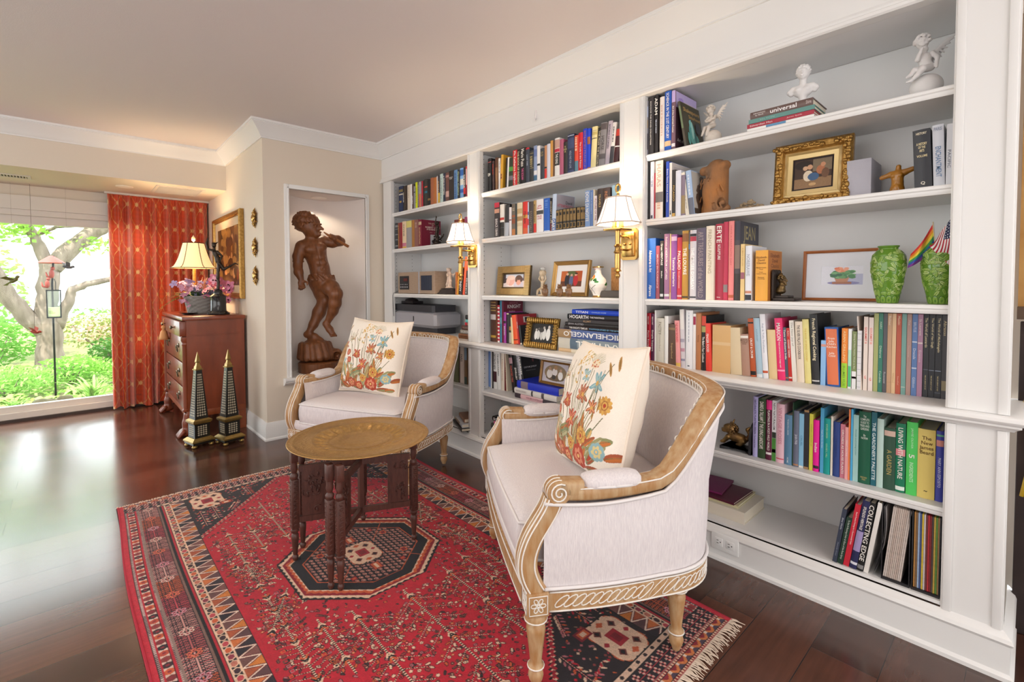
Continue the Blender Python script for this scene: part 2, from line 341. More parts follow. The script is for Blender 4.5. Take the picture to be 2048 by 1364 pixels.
# ---- niche frame and sill
fr=MB(); t=.035
for (y0,y1,z0,z1) in ((NY0-t,NY0,NZ0,NZ1+t),(NY1,NY1+t,NZ0,NZ1+t),(NY0,NY1,NZ1,NZ1+t)): fr.box((0,y0,z0),(.016,y1,z1),.004)
for (y0,y1,z0,z1) in ((NY0-.012,NY0,NZ0,NZ1+.012),(NY1,NY1+.012,NZ0,NZ1+.012),(NY0-.012,NY1+.012,NZ1,NZ1+.012)): fr.box((.0,y0,z0),(.022,y1,z1),.003)
struct('trim_niche', fr, white, smooth=30)
SP=[(0,0),(.055,0),(.060,-.006),(.060,-.020),(.050,-.028),(.050,-.034),(.030,-.052),(.012,-.060),(0,-.060)]
sl=MB().box((-.36,NY0,NZ0-.028),(.0,NY1,NZ0)); sl.sweep([(0,NY0-.06,NZ0),(0,NY1+.06,NZ0)],SP); struct('sill_niche', sl, white, smooth=30)
# ================================================================ the built-in bookcase
panelm=mat('white_paint_panel','E6E6E6',.42)
def shelf_bm(x0,x1,z,front=.012,t=.030):
    b=MB(); x0+=.0006; x1-=.0006; b.box((x0,front+.012,z-t+.004),(x1,DEP-.002,z)); b.box((x0-.049,.032,z-t+.0045),(x0,DEP-.002,z-.0004)); b.box((x1,.032,z-t+.0045),(x1+.049,DEP-.002,z-.0004));
    pr=[(0,0),(.010,0),(.014,-.004),(.014,-.012),(.010,-.016),(.010,-.022),(.006,-.030),(0,-.030)]
    b.sweep([(x0,front+.012,z),(x1,front+.012,z)],pr); return b
bays=[('far',XA,XB,0.0),('middle',XC,XD,XB),('near',XE,XG,XD)]
lab={'far':'white built-in bookcase bay nearest the wall niche, with a small radio on its third shelf','middle':'white built-in bookcase bay between the two brass wall lamps','near':'white built-in bookcase bay with gilt framed picture and two green vases'}
def pilaster(b,x0,x1,z0,z1,y=0.0):
    b.box((x0,y,z0),(x1,y+.03,z1)); t=.022
    for (a,c) in ((x0+.004,x0+.004+t),(x1-.004-t,x1-.004)): b.box((a,y-.007,z0),(c,y+.001,z1),.003)
for nm,x0,x1,pl in bays:
    t=thing('bookcase',lab[nm],'bookcase',(x0,0,0),0,'built-in bookcase bays')
    def part(n,mb,m=white,s=30): o=obj(n,mb,m,t,s); o.matrix_parent_inverse=Matrix.Translation((-x0,0,0)); return o
    e=.05
    part('back_panel',MB().box((x0-e,DEP+.001,ZB-.02),(x1+e,DEP+.012,ZT)),panelm,0)
    for a,c in ((x0-e-.008,x0-e),(x1+e,x1+e+.008)): part('side_panel',MB().box((a,.031,ZB-.03),(c,DEP,ZC-.034)).box((a,.031,ZC+.0005),(c,DEP,ZT-.001)),panelm,0)
    # peg holes as small dark inlays
    ph=MB()
    for k in range(int((ZT-ZB)/.032)):
        z=ZB+.06+k*.032
        for y in (.075,.235): ph.box((x0-e,y-.0025,z-.0025),(x0-e+.0006,y+.0025,z+.0025)); ph.box((x1+e-.0006,y-.0025,z-.0025),(x1+e,y+.0025,z+.0025))
    o=part('peg_holes',ph,mat('peg_dark','4A4640',.8),0); o['kind']='stuff'
    for z in (ZS3,ZS2,ZS1): part('shelf',shelf_bm(x0,x1,z))
    part('shelf',shelf_bm(x0,x1,ZL,.010))
    bt=MB().box((x0+.0006,.001,ZB-.012),(x1-.0006,DEP-.001,ZB)); bt.box((x0-e+.001,.032,ZB-.012),(x0,DEP-.001,ZB-.0004)); bt.box((x1,.032,ZB-.012),(x1+e-.001,DEP-.001,ZB-.0004)); part('bottom_shelf',bt)
    part('top_panel',MB().box((x0-e,.032,ZT+.0005),(x1+e,DEP,ZT+.02)),panelm,0)
    a=pl if pl else .0
    up=MB(); pilaster(up,a+.0004,x0-.0004,ZC+.0006,ZT) if nm!='far' else up.box((x0-.14,.0,ZC+.0006),(x0,.03,ZT)); part('upper_pilaster',up)
    lo=MB(); pilaster(lo,a+.0004,x0-.0004,ZB-.02,ZC-.0475,-.0) if nm!='far' else lo.box((x0-.14,.0,ZB-.02),(x0,.03,ZC-.0475)); part('lower_pilaster',lo)
    if nm=='near':
        up=MB(); pilaster(up,XG,XH,ZC+.0006,ZT-.001); part('upper_pilaster',up); lo=MB(); pilaster(lo,XG,XH,ZB-.02,ZC-.0475,-.0); part('lower_pilaster',lo)
# the continuous ledge
LP=[(0,0),(.028,0),(.036,-.006),(.038,-.014),(.034,-.022),(.026,-.026),(.026,-.032),(.014,-.040),(.010,-.046),(0,-.046)]
led=MB().box((.0,0,ZC-.032),(XH,DEP-.001,ZC)); led.sweep([(0,0,ZC),(XH,0,ZC),(XH,DEP,ZC)],LP)
tag(obj('ledge_counter',led,white),'long white moulded ledge running the length of the built-in bookcases','counter')
# plinth
PP=[(0,0),(.026,0),(.026,.014),(.020,.020),(.016,.024),(.016,.118),(.020,.122),(.024,.130),(.020,.142),(.010,.150),(.006,.156),(0,.160)]
pl=MB().sweep([(0,0,0),(XH,0,0),(XH,DEP,0)],[(a,b*.9) for a,b in PP]); struct('trim_plinth',pl,white,smooth=30)
# frieze above the bays with its lower moulding
fz=MB().box((0,0,ZT),(XH,.03,ZH-.005)).box((XH-.03,.03,ZT),(XH,DEP,ZH-.005)); fz.sweep([(0,0,ZT),(XG,0,ZT)],[(0,.0),(.014,0),(.020,.006),(.020,.016),(.012,.022),(.012,.030),(.004,.042),(0,.042)]); struct('trim_frieze',fz,white,smooth=30)
# twin power outlet on the plinth
t=thing('outlet_plate','white double power outlet set into the plinth under the near bay','outlet',(3.105,-.016,.085))
obj('cover_plate',MB().box((-.058,-.009,-.0365),(.058,.0,.0365),.003),mat('outlet_white','F2F2F0',.3),t)
for dx in (-.024,.024):
    r=obj('receptacle',MB().box((dx-.017,-.0105,-.017),(dx+.017,-.008,.017),.001),mat('outlet_white','F2F2F0',.3),t)
    s_=MB(); 
    for yy in (-.006,.006): s_.box((dx-.009,-.0112,yy-.0012),(dx-.001,-.0104,yy+.0012))
    s_.ell((dx+.007,-.0105,0),(.0026,.0008,.0026),8,6); obj('slots',s_,mat('slot_dark','202020',.6),r)
# ================================================================ books
# shelf: [z, phrase, group, rows]; row: x0 (mm), width (mm), spine y (mm), height (mm), lean (deg), colour, look, lettering, bands, extra
SHELVES=[
[1.831,'top shelf, far bay','books on the top shelf of the far bay',[
(208,69.5,55,229,0.0,'1F2F55','navy',[('d', '', 0.55, 0.6, 0.5, 'C9A24A')],[(0.12, 0.22, '8A7A4A'), (0.28, 0.33, 'D8D0C0')]),
(278,17.9,55,220,0.0,'17161A','slim black',[('v', 'MORSE', 0.1, 0.75, 0.7, 'F4F0E8')],[]),
(295,56.4,55,222,0.0,'33261F','dark brown',[('d', '', 0.15, 0.8, 0.15, '6A564A')],[]),
(353,50.1,55,220,0.0,'E2D6C4','cream',[('d', '', 0.1, 0.5, 0.2, 'B9AD98')],[]),
(403,25.4,55,221,0.0,'F0EEEA','white',[],[]),
(429,27.6,55,217,0.0,'5B4640','slim brown',[('d', '', 0.45, 0.75, 0.3, 'F4F0E8')],[]),
(456,26.7,55,214,0.0,'8F9096','grey',[],[(0.0, 0.09, '1A1A1C'), (0.3, 0.34, '1A1A1C'), (0.94, 1, '1A1A1C')]),
(483,32.0,55,223,0.0,'D6E012','neon yellow',[('d', '', 0.2, 0.75, 0.3, '8A8A20')],[]),
(518,18.3,55,218,0.0,'6B6668','slim charcoal',[('d', '', 0.1, 0.9, 0.3, 'B8B4B4')],[]),
(536,37.9,55,219,0.0,'9D9CA2','pale grey',[],[(0.45, 0.98, 'C9775F')]),
(578,21.4,55,219,0.0,'C0273A','slim red',[],[(0.55, 0.62, 'E02030')]),
(601,17.7,55,220,0.0,'1B1A1C','slim jet black',[],[]),
(620,46.6,55,224,0.0,'35332F','charcoal',[],[(0.25, 0.3, 'D8523A'), (0.42, 0.5, '2E6F86')]),
(668,42.9,55,217,0.0,'0D0D12','black',[],[(0.7, 0.78, '8D6A3A')]),
(712,41.1,55,221,0.0,'A9623F','rust brown',[],[]),
(753,47.0,55,216,0.0,'B86E35','orange-brown',[],[]),
(800,15.3,55,222,0.0,'D9D5D4','slim white',[],[]),
(817,27.1,55,224,0.0,'352C33','dark plum',[('d', '', 0.2, 0.55, 0.4, 'C9A070')],[(0.6, 0.99, 'D6AE3E')]),
(846,41.1,55,229,0.0,'BFD3CD','pale mint',[('v', 'RASPBERRY', 0.15, 0.85, 0.45, '7F9590')],[]),
(889,31.5,55,227,0.0,'222A40','dark navy',[('v', 'A YEAR IN LETTERS', 0.08, 0.72, 0.5, 'F4F0E8')],[]),
(921,45.0,55,224,0.0,'6A4740','brown and pink',[],[(0.08, 0.16, 'B98A84'), (0.62, 0.82, 'CDA59B')]),
(967,60.8,55,230,0.0,'2A2220','broad black-brown',[('h', 'NICHOLAS\nEVANS', 0.2, 0.28, 0.8, 'F4F0E8')],[]),
(1031,44.5,55,225,0.0,'5E86B6','denim blue',[('d', '', 0.1, 0.9, 0.4, '4A6A98')],[]),
(1076,30.7,55,218,0.0,'20222A','black with green lettering',[('v', 'Green Cuisine', 0.05, 0.85, 0.6, 'B9CFA0')],[]),
(1108,40.8,55,226,0.0,'7FB0E0','sky blue illustrated',[],[(0.05, 0.25, '2F62B0'), (0.35, 0.55, 'D8D8D0'), (0.68, 0.8, '2F62B0')]),
(1148,27.4,55,224,0.0,'251C22','black',[('v', 'DICKENS', 0.24, 0.66, 0.85, 'F4F0E8')],[(0.66, 0.86, 'D8332A')]),
(1177,15.5,55,229,0.0,'E0B0B0','slim pink',[],[(0.0, 0.08, 'D02030'), (0.58, 1, 'A81C35')]),
]],
[1.517,'second shelf, far bay','books on the second shelf of the far bay',[
(179,50.3,30,226,0.0,'2E3338','dark slate with silver bands',[],[(0.08, 0.16, '8C9093'), (0.22, 0.25, '8C9093'), (0.42, 0.46, '8C9093'), (0.62, 0.66, '8C9093'), (0.85, 0.9, '8C9093')]),
(229,37.3,30,224,0.0,'8A4238','brick red',[('d', '', 0.1, 0.9, 0.25, 'C59A50')],[]),
(266,39.8,30,224,0.0,'93222F','crimson',[],[]),
(306,64.1,30,228,0.0,'EBD2AE','cream with a flame design',[('v', 'DIVINE', 0.12, 0.55, 0.3, '6A5A4A')],[(0.8, 0.93, 'C87890'), (0.94, 1, 'E0B040')]),
(374,86.0,30,225,0.0,'9B9A9C','grey-sleeved yellow-topped',[],[(0.0, 0.25, 'D9CE78')]),
(460,43.4,30,225,0.0,'A8743A','golden brown',[],[]),
(504,60.4,30,223,0.0,'8B5B55','mauve-brown',[('d', '', 0.1, 0.25, 0.4, 'B59080')],[]),
(567,47.0,30,218,0.0,'7A1030','maroon',[('v', 'ILLUSTRATIONS', 0.3, 0.92, 0.45, 'D9B98A')],[(0.08, 0.2, 'C8B090')],{'cover': 'RLS'}),
(1066,46.8,30,165,0.0,'6E2A18','dark brown gilt',[],[(0.2, 0.3, 'C9A24A')]),
(1113,56.6,30,165,0.0,'8F4322','tan-brown gilt',[],[(0.1, 0.16, 'C9A24A'), (0.4, 0.46, 'C9A24A')]),
(1193,34.0,30,173,0.0,'7D2A55','plum',[],[(0.3, 0.5, 'D8733A')]),
]],
[1.129,'third shelf, far bay','books on the third shelf of the far bay',[
(1076,17.7,30,167,0.0,'A8622E','slim tan',[],[]),
(1095,12.6,30,205,5.9,'E0A02E','slim golden yellow',[],[]),
(1114,43.3,30,194,4.6,'2A1A18','brown-black',[('v', 'ENJOY', 0.45, 0.88, 0.7, 'F4F0E8')],[]),
(1163,26.6,30,277,7.6,'E0542E','orange-red',[],[]),
(1192,35.2,30,172,6.6,'26262A','black',[('d', '', 0.3, 0.9, 0.4, 'C0C0C0')],[]),
]],
[1.831,'top shelf, middle bay','books on the top shelf of the middle bay',[
(1435,36.3,50,231,0.0,'201E20','black',[('h', 'IQ84', 0.42, 0.54, 0.7, 'F4F0E8')],[(0.1, 0.12, 'D06060')]),
(1481,21.5,50,207,0.0,'45302F','dark maroon',[('v', 'Renegade', 0.1, 0.45, 0.5, 'D8402E')],[]),
(1513,23.0,50,223,0.0,'8A6444','tan-brown',[],[(0.0, 0.3, '5A3626')]),
(1546,16.1,50,213,0.0,'EDEBEA','slim white',[('d', '', 0.1, 0.4, 0.3, '60708A')],[]),
(1563,21.9,50,230,2.8,'DDA632','golden yellow',[('d', '', 0.55, 0.7, 0.5, '7A3A2A')],[]),
(1613,12.7,50,201,2.7,'26201F','slim black',[],[]),
(1627,14.4,50,202,3.5,'EFEDEC','very slim white',[],[]),
(1643,44.2,50,191,2.9,'2D3A2A','dark green photo-covered',[],[(0.3, 0.45, '4E9A3A'), (0.6, 0.75, '74707A')]),
(1688,40.5,50,234,0.0,'D81F26','bright red',[('v', 'Me Katharine Hepburn', 0.03, 0.97, 0.62, 'F4F0E8')],[]),
(1729,28.9,50,231,0.0,'1C1716','black',[('v', 'THE BOOK OF EVIDENCE', 0.05, 0.97, 0.55, 'E2D3A8')],[]),
(1759,47.1,50,233,0.0,'120F11','broad black',[('v', 'Mario Puzo', 0.03, 0.5, 0.6, 'F4F0E8'), ('v', 'THE SICILIAN', 0.55, 0.86, 0.6, 'E0679A')],[]),
(1808,33.1,50,225,0.0,'3F4654','slate blue',[('v', 'LOST TIME', 0.2, 0.5, 0.3, 'C0CAD8')],[(0.0, 0.05, 'C0202E')]),
(1843,33.5,50,200,0.0,'35373A','charcoal with gilt bands',[('d', '', 0.18, 0.5, 0.6, 'A89868')],[(0.08, 0.1, 'A89868'), (0.53, 0.55, 'A89868')]),
(1878,28.9,50,222,0.0,'8FA0C4','blue-grey photo-covered',[],[(0.1, 0.3, '6A7CB0'), (0.68, 0.8, 'E8E8EA'), (0.82, 0.95, '3F6B8A')]),
(1907,26.5,50,216,0.0,'F1EFED','white',[],[(0.5, 0.56, '202020')]),
(1935,34.4,50,194,0.0,'3B4048','dark slate',[('h', 'ALLEN\nDRURY', 0.05, 0.3, 0.75, 'B8A878')],[]),
(1970,19.4,50,205,0.0,'C98E62','tan',[],[(0.62, 0.67, '201818'), (0.68, 1, 'E03A30')]),
(1990,27.8,50,209,0.0,'DADAE6','lilac white',[],[]),
(2018,20.7,50,223,0.0,'D59A48','amber',[],[]),
(2038,13.5,50,220,0.0,'6A4A32','slim umber',[],[]),
(2053,38.5,50,228,0.0,'EFEBE6','white',[('v', 'THE KING', 0.4, 0.66, 0.55, 'F4F0E8')],[(0.04, 0.26, 'C9A090'), (0.27, 0.36, 'C02840'), (0.37, 0.7, '1A1A1A')]),
(2091,30.6,50,213,0.0,'B55B78','rose pink',[],[]),
(2123,29.3,50,191,0.0,'2E2A26','black-brown',[('h', 'THE\nSAVAGE\nLIFE', 0.04, 0.4, 0.8, 'D9C98A')],[]),
(2152,49.8,50,227,0.0,'2B3350','navy patterned',[('v', 'HOLD FAST FOR LOVE', 0.42, 0.85, 0.35, 'A8B0C4')],[(0.03, 0.05, 'C0C8D8'), (0.1, 0.36, '3E4A72'), (0.9, 1, '3E4A72')]),
(2204,28.8,50,210,0.0,'E04A30','orange-red',[('d', '', 0.05, 0.4, 0.5, 'F0C0A0')],[(0.68, 0.99, '5F8798')]),
(2233,32.4,50,218,0.0,'D01C2C','scarlet',[('v', 'The Lady in the Palazzo', 0.24, 0.9, 0.4, 'F4F0E8')],[]),
(2266,28.9,50,232,0.0,'1A3CC8','cobalt blue',[('v', 'BENJAMIN FRANKLIN', 0.05, 0.95, 0.55, 'B0707A')],[]),
(2295,22.5,50,227,0.0,'1840CF','royal blue',[],[(0.2, 0.38, 'A8663E'), (0.93, 1, 'B07040')]),
(2318,35.8,50,227,3.1,'EBDCA0','pale yellow',[],[(0.09, 0.1, '201A10'), (0.12, 0.2, 'CDB870'), (0.27, 0.29, '201A10')]),
(2354,17.3,50,215,4.8,'1E1C1A','black',[('v', 'THE PRIZE THE HISTORY', 0.08, 0.95, 0.55, 'D8CDB0')],[]),
(2371,40.8,50,233,4.4,'8C888A','mottled grey',[('v', 'HORSE', 0.3, 0.62, 0.5, '4A4648')],[(0.02, 0.16, '5A5052'), (0.7, 0.82, '605A5C')]),
(2413,27.6,50,232,6.1,'B9AEBA','lilac grey',[('v', 'BOTANY OF DESIRE', 0.08, 0.62, 0.4, '4A4450')],[]),
(2442,24.6,50,218,6.1,'EAE6E4','white and charcoal',[('d', '', 0.1, 0.45, 0.3, '7A7A80')],[(0.56, 1, '3E3E44')]),
(2468,30.6,50,177,6.5,'4A1A20','dark red',[],[(0.0, 0.2, 'D04030'), (0.48, 0.52, 'E0E0E0')]),
]],
[1.517,'second shelf, middle bay','books on the second shelf of the middle bay',[
(1503,51.2,50,236,0.0,'2A2226','black and red-topped',[('v', 'BARACK OBAMA', 0.46, 0.95, 0.55, 'E8E0DC')],[(0.0, 0.14, 'B0203A'), (0.18, 0.3, 'C49078')]),
(1560,42.7,50,218,0.0,'ECE6DC','white and black',[],[(0.4, 0.48, 'C43A2E'), (0.54, 0.97, '2A2826'), (0.7, 0.72, '8AA0A4')]),
(1603,43.0,50,209,3.3,'2A2628','black and grey',[],[(0.56, 1, 'B9BEC6')]),
(1650,23.5,50,189,0.0,'E9E2E2','slim white',[],[(0.42, 0.46, '6A2030')]),
(1677,32.4,50,207,0.0,'6D6152','stone and brick patterned',[('h', 'A HISTORY\nOF HOMES', 0.06, 0.3, 0.85, 'D8CCB4')],[(0.35, 0.42, 'A85A30'), (0.46, 0.62, '8F4A28'), (0.78, 1, 'C07A40')]),
(1711,15.2,50,205,0.0,'2C3A3C','slim dark teal',[],[]),
(1727,49.5,50,207,0.0,'E6D3B0','cream illustrated',[],[(0.18, 0.34, 'C9A878'), (0.42, 0.56, 'B08858'), (0.62, 0.72, 'D8C098')]),
(1782,41.3,50,207,0.0,'E02E24','red and orange',[('v', 'ITALIAN', 0.3, 0.66, 0.4, '1A1A1A')],[(0.4, 0.5, 'E0A040'), (0.8, 0.98, 'E06030')]),
(1824,10.8,50,201,0.0,'C8D2E6','slim pale blue',[],[(0.3, 0.4, '3A58A0'), (0.52, 0.72, 'D02838')]),
(1836,38.5,50,201,0.0,'4A3E38','dark taupe',[('v', 'ESSENTIALS', 0.3, 0.96, 0.6, '8A7A6C')],[]),
(1876,24.5,50,203,0.0,'BD9A5E','tan gold',[('v', 'MARIE-CLAUDE', 0.12, 0.66, 0.5, '6A5430')],[(0.7, 0.97, 'D83028')]),
(1902,58.3,50,205,0.0,'F2EEEC','broad white',[('h', 'Julia\nJones', 0.17, 0.3, 0.7, 'C02840'), ('h', 'FALSE\nLOVE', 0.48, 0.6, 0.65, 'C05060')],[(0.33, 0.45, '4A4A4A')]),
(1964,49.3,50,203,0.0,'1E5FC0','bright blue',[('d', '', 0.05, 0.3, 0.5, '5A8AD8')],[(0.95, 1, 'C8D8F0')]),
(2015,15.7,50,200,0.0,'1E1A1E','black',[('v', 'MOZART A LIFE', 0.1, 0.75, 0.6, 'D8C8A8')],[(0.75, 1, '6A2A28')]),
(2028,31.8,50,219,2.3,'C3D3E8','pale sky-blue',[('v', 'GARY', 0.68, 0.98, 0.8, 'F4F0E8')],[(0.66, 1, '4F74B4')],{'cover': 'GREY'}),
(2063,24.3,50,122,0.0,'8A6A3C','gilt-spined black',[],'GILT'),
(2088,25.0,50,123,0.0,'8A6A3C','gilt-spined black',[],'GILT'),
(2117,24.3,50,124,0.0,'8A6A3C','gilt-spined black',[],'GILT'),
(2143,23.7,50,123,0.0,'8A6A3C','gilt-spined black',[],'GILT'),
(2169,22.4,50,123,0.0,'8A6A3C','gilt-spined black',[],'GILT'),
(2192,23.7,50,122,0.0,'8A6A3C','gilt-spined black',[],'GILT'),
(2221,25.5,50,121,0.0,'8A6A3C','gilt-spined black',[],'GILT'),
(2248,21.1,50,120,0.0,'8A6A3C','gilt-spined black',[],'GILT'),
(2269,10.6,50,119,0.0,'8A6A3C','gilt-spined black',[],'GILT'),
(2281,35.7,50,203,0.0,'7D9CCB','periwinkle blue',[('v', 'DOVE DI NOTTE', 0.04, 0.84, 0.6, 'F4F0E8')],[]),
(2318,18.8,50,201,0.0,'5F7FB8','mid blue',[('v', 'ANGELA BASSETT', 0.05, 0.65, 0.4, 'B0C4E4')],[]),
(2338,6.9,50,202,0.0,'E8DCC4','slim cream',[],[]),
(2345,17.3,50,167,0.0,'E8DEDE','white with dark red lettering',[('v', 'FUTURE OF THE', 0.1, 0.8, 0.6, '8A3A40')],[]),
(2366,36.7,50,201,0.0,'3A2A26','dark brown',[('v', 'TRAVELS', 0.15, 0.5, 0.35, 'D8B878')],[]),
(2404,45.8,50,200,0.0,'463632','brown',[('v', 'INDIA', 0.1, 0.35, 0.4, 'C08058')],[]),
(2461,30.6,50,205,0.0,'9FC4D8','pale aqua blue',[],[]),
]],
[0.8,'ledge of the middle bay','books on the ledge of the middle bay',[
(1380,57.6,115,289,0.0,'5A382C','brown leather',[],[(0.03, 0.05, 'B89858'), (0.1, 0.12, 'D8C088'), (0.15, 0.18, 'B89858'), (0.22, 0.25, 'B89858'), (0.33, 0.46, 'D8D0CC'), (0.84, 0.9, 'C8A040')]),
(1438,15.6,116,290,0.0,'4A2C22','dark brown',[],[(0.1, 1, '7A4428')]),
(1453,22.5,117,260,0.0,'C8203C','red and white striped',[],[(0.05, 0.1, 'F4F0E8'), (0.16, 0.2, 'F4F0E8'), (0.26, 0.3, 'F4F0E8'), (0.36, 0.4, 'F4F0E8'), (0.46, 0.5, 'F4F0E8'), (0.56, 0.6, 'F4F0E8'), (0.66, 0.7, 'F4F0E8'), (0.76, 0.8, 'F4F0E8'), (0.86, 0.9, 'F4F0E8'), (0.95, 1, 'F4F0E8')]),
(1477,20.9,118,291,0.0,'2A7A98','teal blue',[],[(0.4, 0.55, '6AA0B0')]),
(1497,17.5,119,289,0.0,'6E1430','tall maroon',[],[],{'cover': 'KNIGHT'}),
(1513,25.1,120,213,0.0,'A83AA0','purple',[('v', 'BREAD', 0.42, 0.78, 0.4, 'F4F0E8')],[(0.28, 0.36, '1A1A1A')]),
(1542,24.8,122,207,0.0,'1E1818','black with cream edge',[],[(0.0, 0.04, 'E8E0B0')]),
(1567,24.0,123,203,0.0,'2E2420','dark brown photo-covered',[],[(0.42, 0.55, 'C08040'), (0.62, 0.98, 'B8B0A0')]),
(1590,22.5,124,179,-4.6,'E8D8A8','slim cream',[],[]),
(1613,44.3,125,196,-7.9,'F05A24','bright orange',[],[(0.84, 0.87, '201010')]),
(1659,13.7,126,202,-9.0,'B01E2E','red with a card-pocket cover',[('v', 'CRITIC', 0.1, 0.6, 0.5, 'F4F0E8')],[],{'cover': 'CRIT'}),
(1674,19.1,127,130,-9.5,'17171A','small black',[],[(0.9, 1, 'D8D0C0')],{'cover': 'BLK'}),
]],
[0.467,'lower shelf of the middle bay','books on the lower shelf of the middle bay',[
(1360,21.7,110,273,0.0,'7FA0DC','periwinkle',[],[(0.97, 1, 'F4F0E8')]),
(1379,14.8,113,274,0.0,'F0F0EE','slim white',[],[]),
(1392,14.7,115,273,0.0,'3A302C','slim dark brown',[],[]),
(1406,35.7,118,276,0.0,'EDEBE8','white and black',[('v', 'DECORATE NEW', 0.1, 0.5, 0.6, '2A2A2A')],[(0.55, 0.82, '4A2028')]),
(1446,34.6,121,277,-2.3,'F1EFEC','white with black lettering',[('v', 'THE QUEEN A PORTRAIT', 0.1, 0.65, 0.5, '303030')],[]),
(1482,33.5,124,277,0.0,'E9DCCB','cream',[('v', 'A Century of Travels', 0.2, 0.75, 0.35, 'C09070')],[]),
(1514,16.0,126,278,-3.1,'6A1A1A','slim dark red',[],[]),
(1528,14.9,129,276,-4.2,'E6D8C0','ivory',[('d', '', 0.3, 0.7, 0.3, 'B8A890')],[]),
(1591,34.9,132,278,-9.7,'1E1414','black with red lettering',[('v', 'PAINTED FIRE', 0.35, 0.75, 0.45, 'D86A5A')],[(0.15, 0.3, 'B89098')]),
(1626,39.4,135,279,-9.6,'161616','black',[('v', 'JEWELLERY', 0.38, 0.68, 0.6, 'F4F0E8')],[]),
(1668,24.9,137,281,-10.8,'C8C6CA','silver grey',[('d', '', 0.1, 0.9, 0.5, '8A8A90')],[]),
(1691,18.7,140,281,-10.8,'141316','jet black',[('d', '', 0.1, 0.5, 0.5, 'F4F0E8')],[],{'cover': 'COST'}),
]],
[0.467,'lower shelf of the far bay','books on the lower shelf of the far bay',[
(897,39.6,55,266,0.0,'5A1626','maroon',[],[]),
(935,24.5,56,268,0.0,'B8C4DC','slim pale blue',[],[(0.5, 0.8, 'E0E0E8')]),
(963,31.4,57,268,0.0,'C08A48','tan',[],[]),
(998,73.2,58,269,0.0,'5A5A30','olive green',[],[]),
(1073,12.7,60,273,0.0,'4A3026','very slim dark brown',[],[]),
(1087,46.9,61,273,0.0,'E6D2C4','cream',[('v', 'PARIS', 0.2, 0.4, 0.5, '303030')],[]),
(1137,33.7,62,276,0.0,'8A6A4A','brown and grey-blue',[],[(0.0, 0.35, '8AA0B4'), (0.8, 1, '4A5A50')]),
]],
[1.831,'top shelf, near bay','books on the top shelf of the near bay',[
(2676,17.1,22,261,0.0,'8A8A96','grey photo-covered',[],[(0.1, 0.3, 'B0BCD8'), (0.35, 0.5, 'A08A6A'), (0.6, 0.9, '4A4650')]),
(2694,29.4,22,272,0.0,'2E2A2C','black',[('v', 'ROCOCO THE DAVID COLLECTION', 0.06, 0.85, 0.2, 'F4F0E8')],[]),
(2727,20.0,22,295,0.0,'1F1A1C','tall black',[('v', 'ADAM', 0.05, 0.34, 0.75, 'F4F0E8'), ('v', 'TIME IN MY WINDOW', 0.42, 0.66, 0.4, 'C8D0E0')],[]),
(2755,24.3,22,258,0.0,'EADFD8','cream',[('d', '', 0.15, 0.7, 0.3, 'D8B8A8')],[]),
(2781,33.4,22,294,0.0,'1556B8','blue',[('v', 'SCHENCK IN THE 21ST CENTURY', 0.03, 0.8, 0.42, 'F4F0E8'), ('h', '\n', 0.0, 0.0, 0.1, 'F4F0E8')],[(0.84, 0.93, 'D8B890')],{'cover': 'SCH'}),
(2816,19.5,22,270,0.0,'7A5A68','mauve',[('v', 'Art of the American Frontier', 0.26, 0.72, 0.5, 'F4F0E8')],[(0.0, 0.2, 'C8B0E0'), (0.9, 0.96, 'E8E0E4')],{'cover': 'ART'}),
(2881,10.7,22,216,-9.5,'4A4438','dark olive',[],[(0.1, 0.6, '6A7A5A')],{'cover': 'SHAD'}),
]],
[1.517,'second shelf, near bay','books on the second shelf of the near bay',[
(2702,19.1,30,292,0.0,'E6E2EA','tall white',[('d', '', 0.24, 0.4, 0.5, 'A8B0C8'), ('d', '', 0.93, 0.97, 0.5, '404050')],[]),
(2722,7.5,30,222,0.0,'A81C34','slim crimson',[],[]),
(2730,39.8,30,276,0.0,'F0E4D6','broad ivory',[('v', 'HARAS', 0.06, 0.45, 0.55, 'C8A898'), ('d', '', 0.72, 0.85, 0.4, 'E0B8A0')],[(0.54, 0.72, '7A7470')],{'cover': 'DARK'}),
(2785,16.0,30,265,0.0,'2148B0','blue',[('v', 'Entre Terra Animal Animals', 0.06, 0.8, 0.4, 'F4F0E8')],[]),
(2803,12.9,30,256,0.0,'E9E4DE','cream-white',[('d', '', 0.88, 0.93, 0.5, '404040')],[],{'cover': 'FRAME'}),
(2817,16.5,30,220,0.0,'2A2422','black gilt-lettered',[('v', 'PICASSO', 0.3, 0.7, 0.55, 'C8A050')],[(0.92, 1, 'C8A050')]),
(2835,27.0,30,212,0.0,'E4E6F0','bluish white',[],[]),
(2863,20.2,30,187,0.0,'8A7A8A','mauve photo-covered',[],[(0.5, 0.95, 'A08A60')]),
(2886,17.5,30,200,-7.0,'E6DFD0','bone',[('d', '', 0.2, 0.8, 0.2, 'B8B0A0')],[]),
(2904,25.3,30,203,-5.8,'A9C2E2','pale blue',[('d', '', 0.1, 0.5, 0.3, 'DDE6F2')],[(0.62, 1, '6A7080')],{'cover': 'ROCK'}),
]],
[1.129,'third shelf, near bay','books on the third shelf of the near bay',[
(2681,51.0,32,296,0.0,'2460B4','broad blue',[('v', 'Adventures in Art', 0.2, 0.56, 0.32, 'F4F0E8'), ('v', 'Abrams', 0.77, 0.96, 0.3, 'F4F0E8')],[]),
(2734,20.2,32,257,0.0,'9A4858','dusty red',[('v', 'MUSIC IN FLORENCE', 0.06, 0.9, 0.4, 'E0B8B8')],[]),
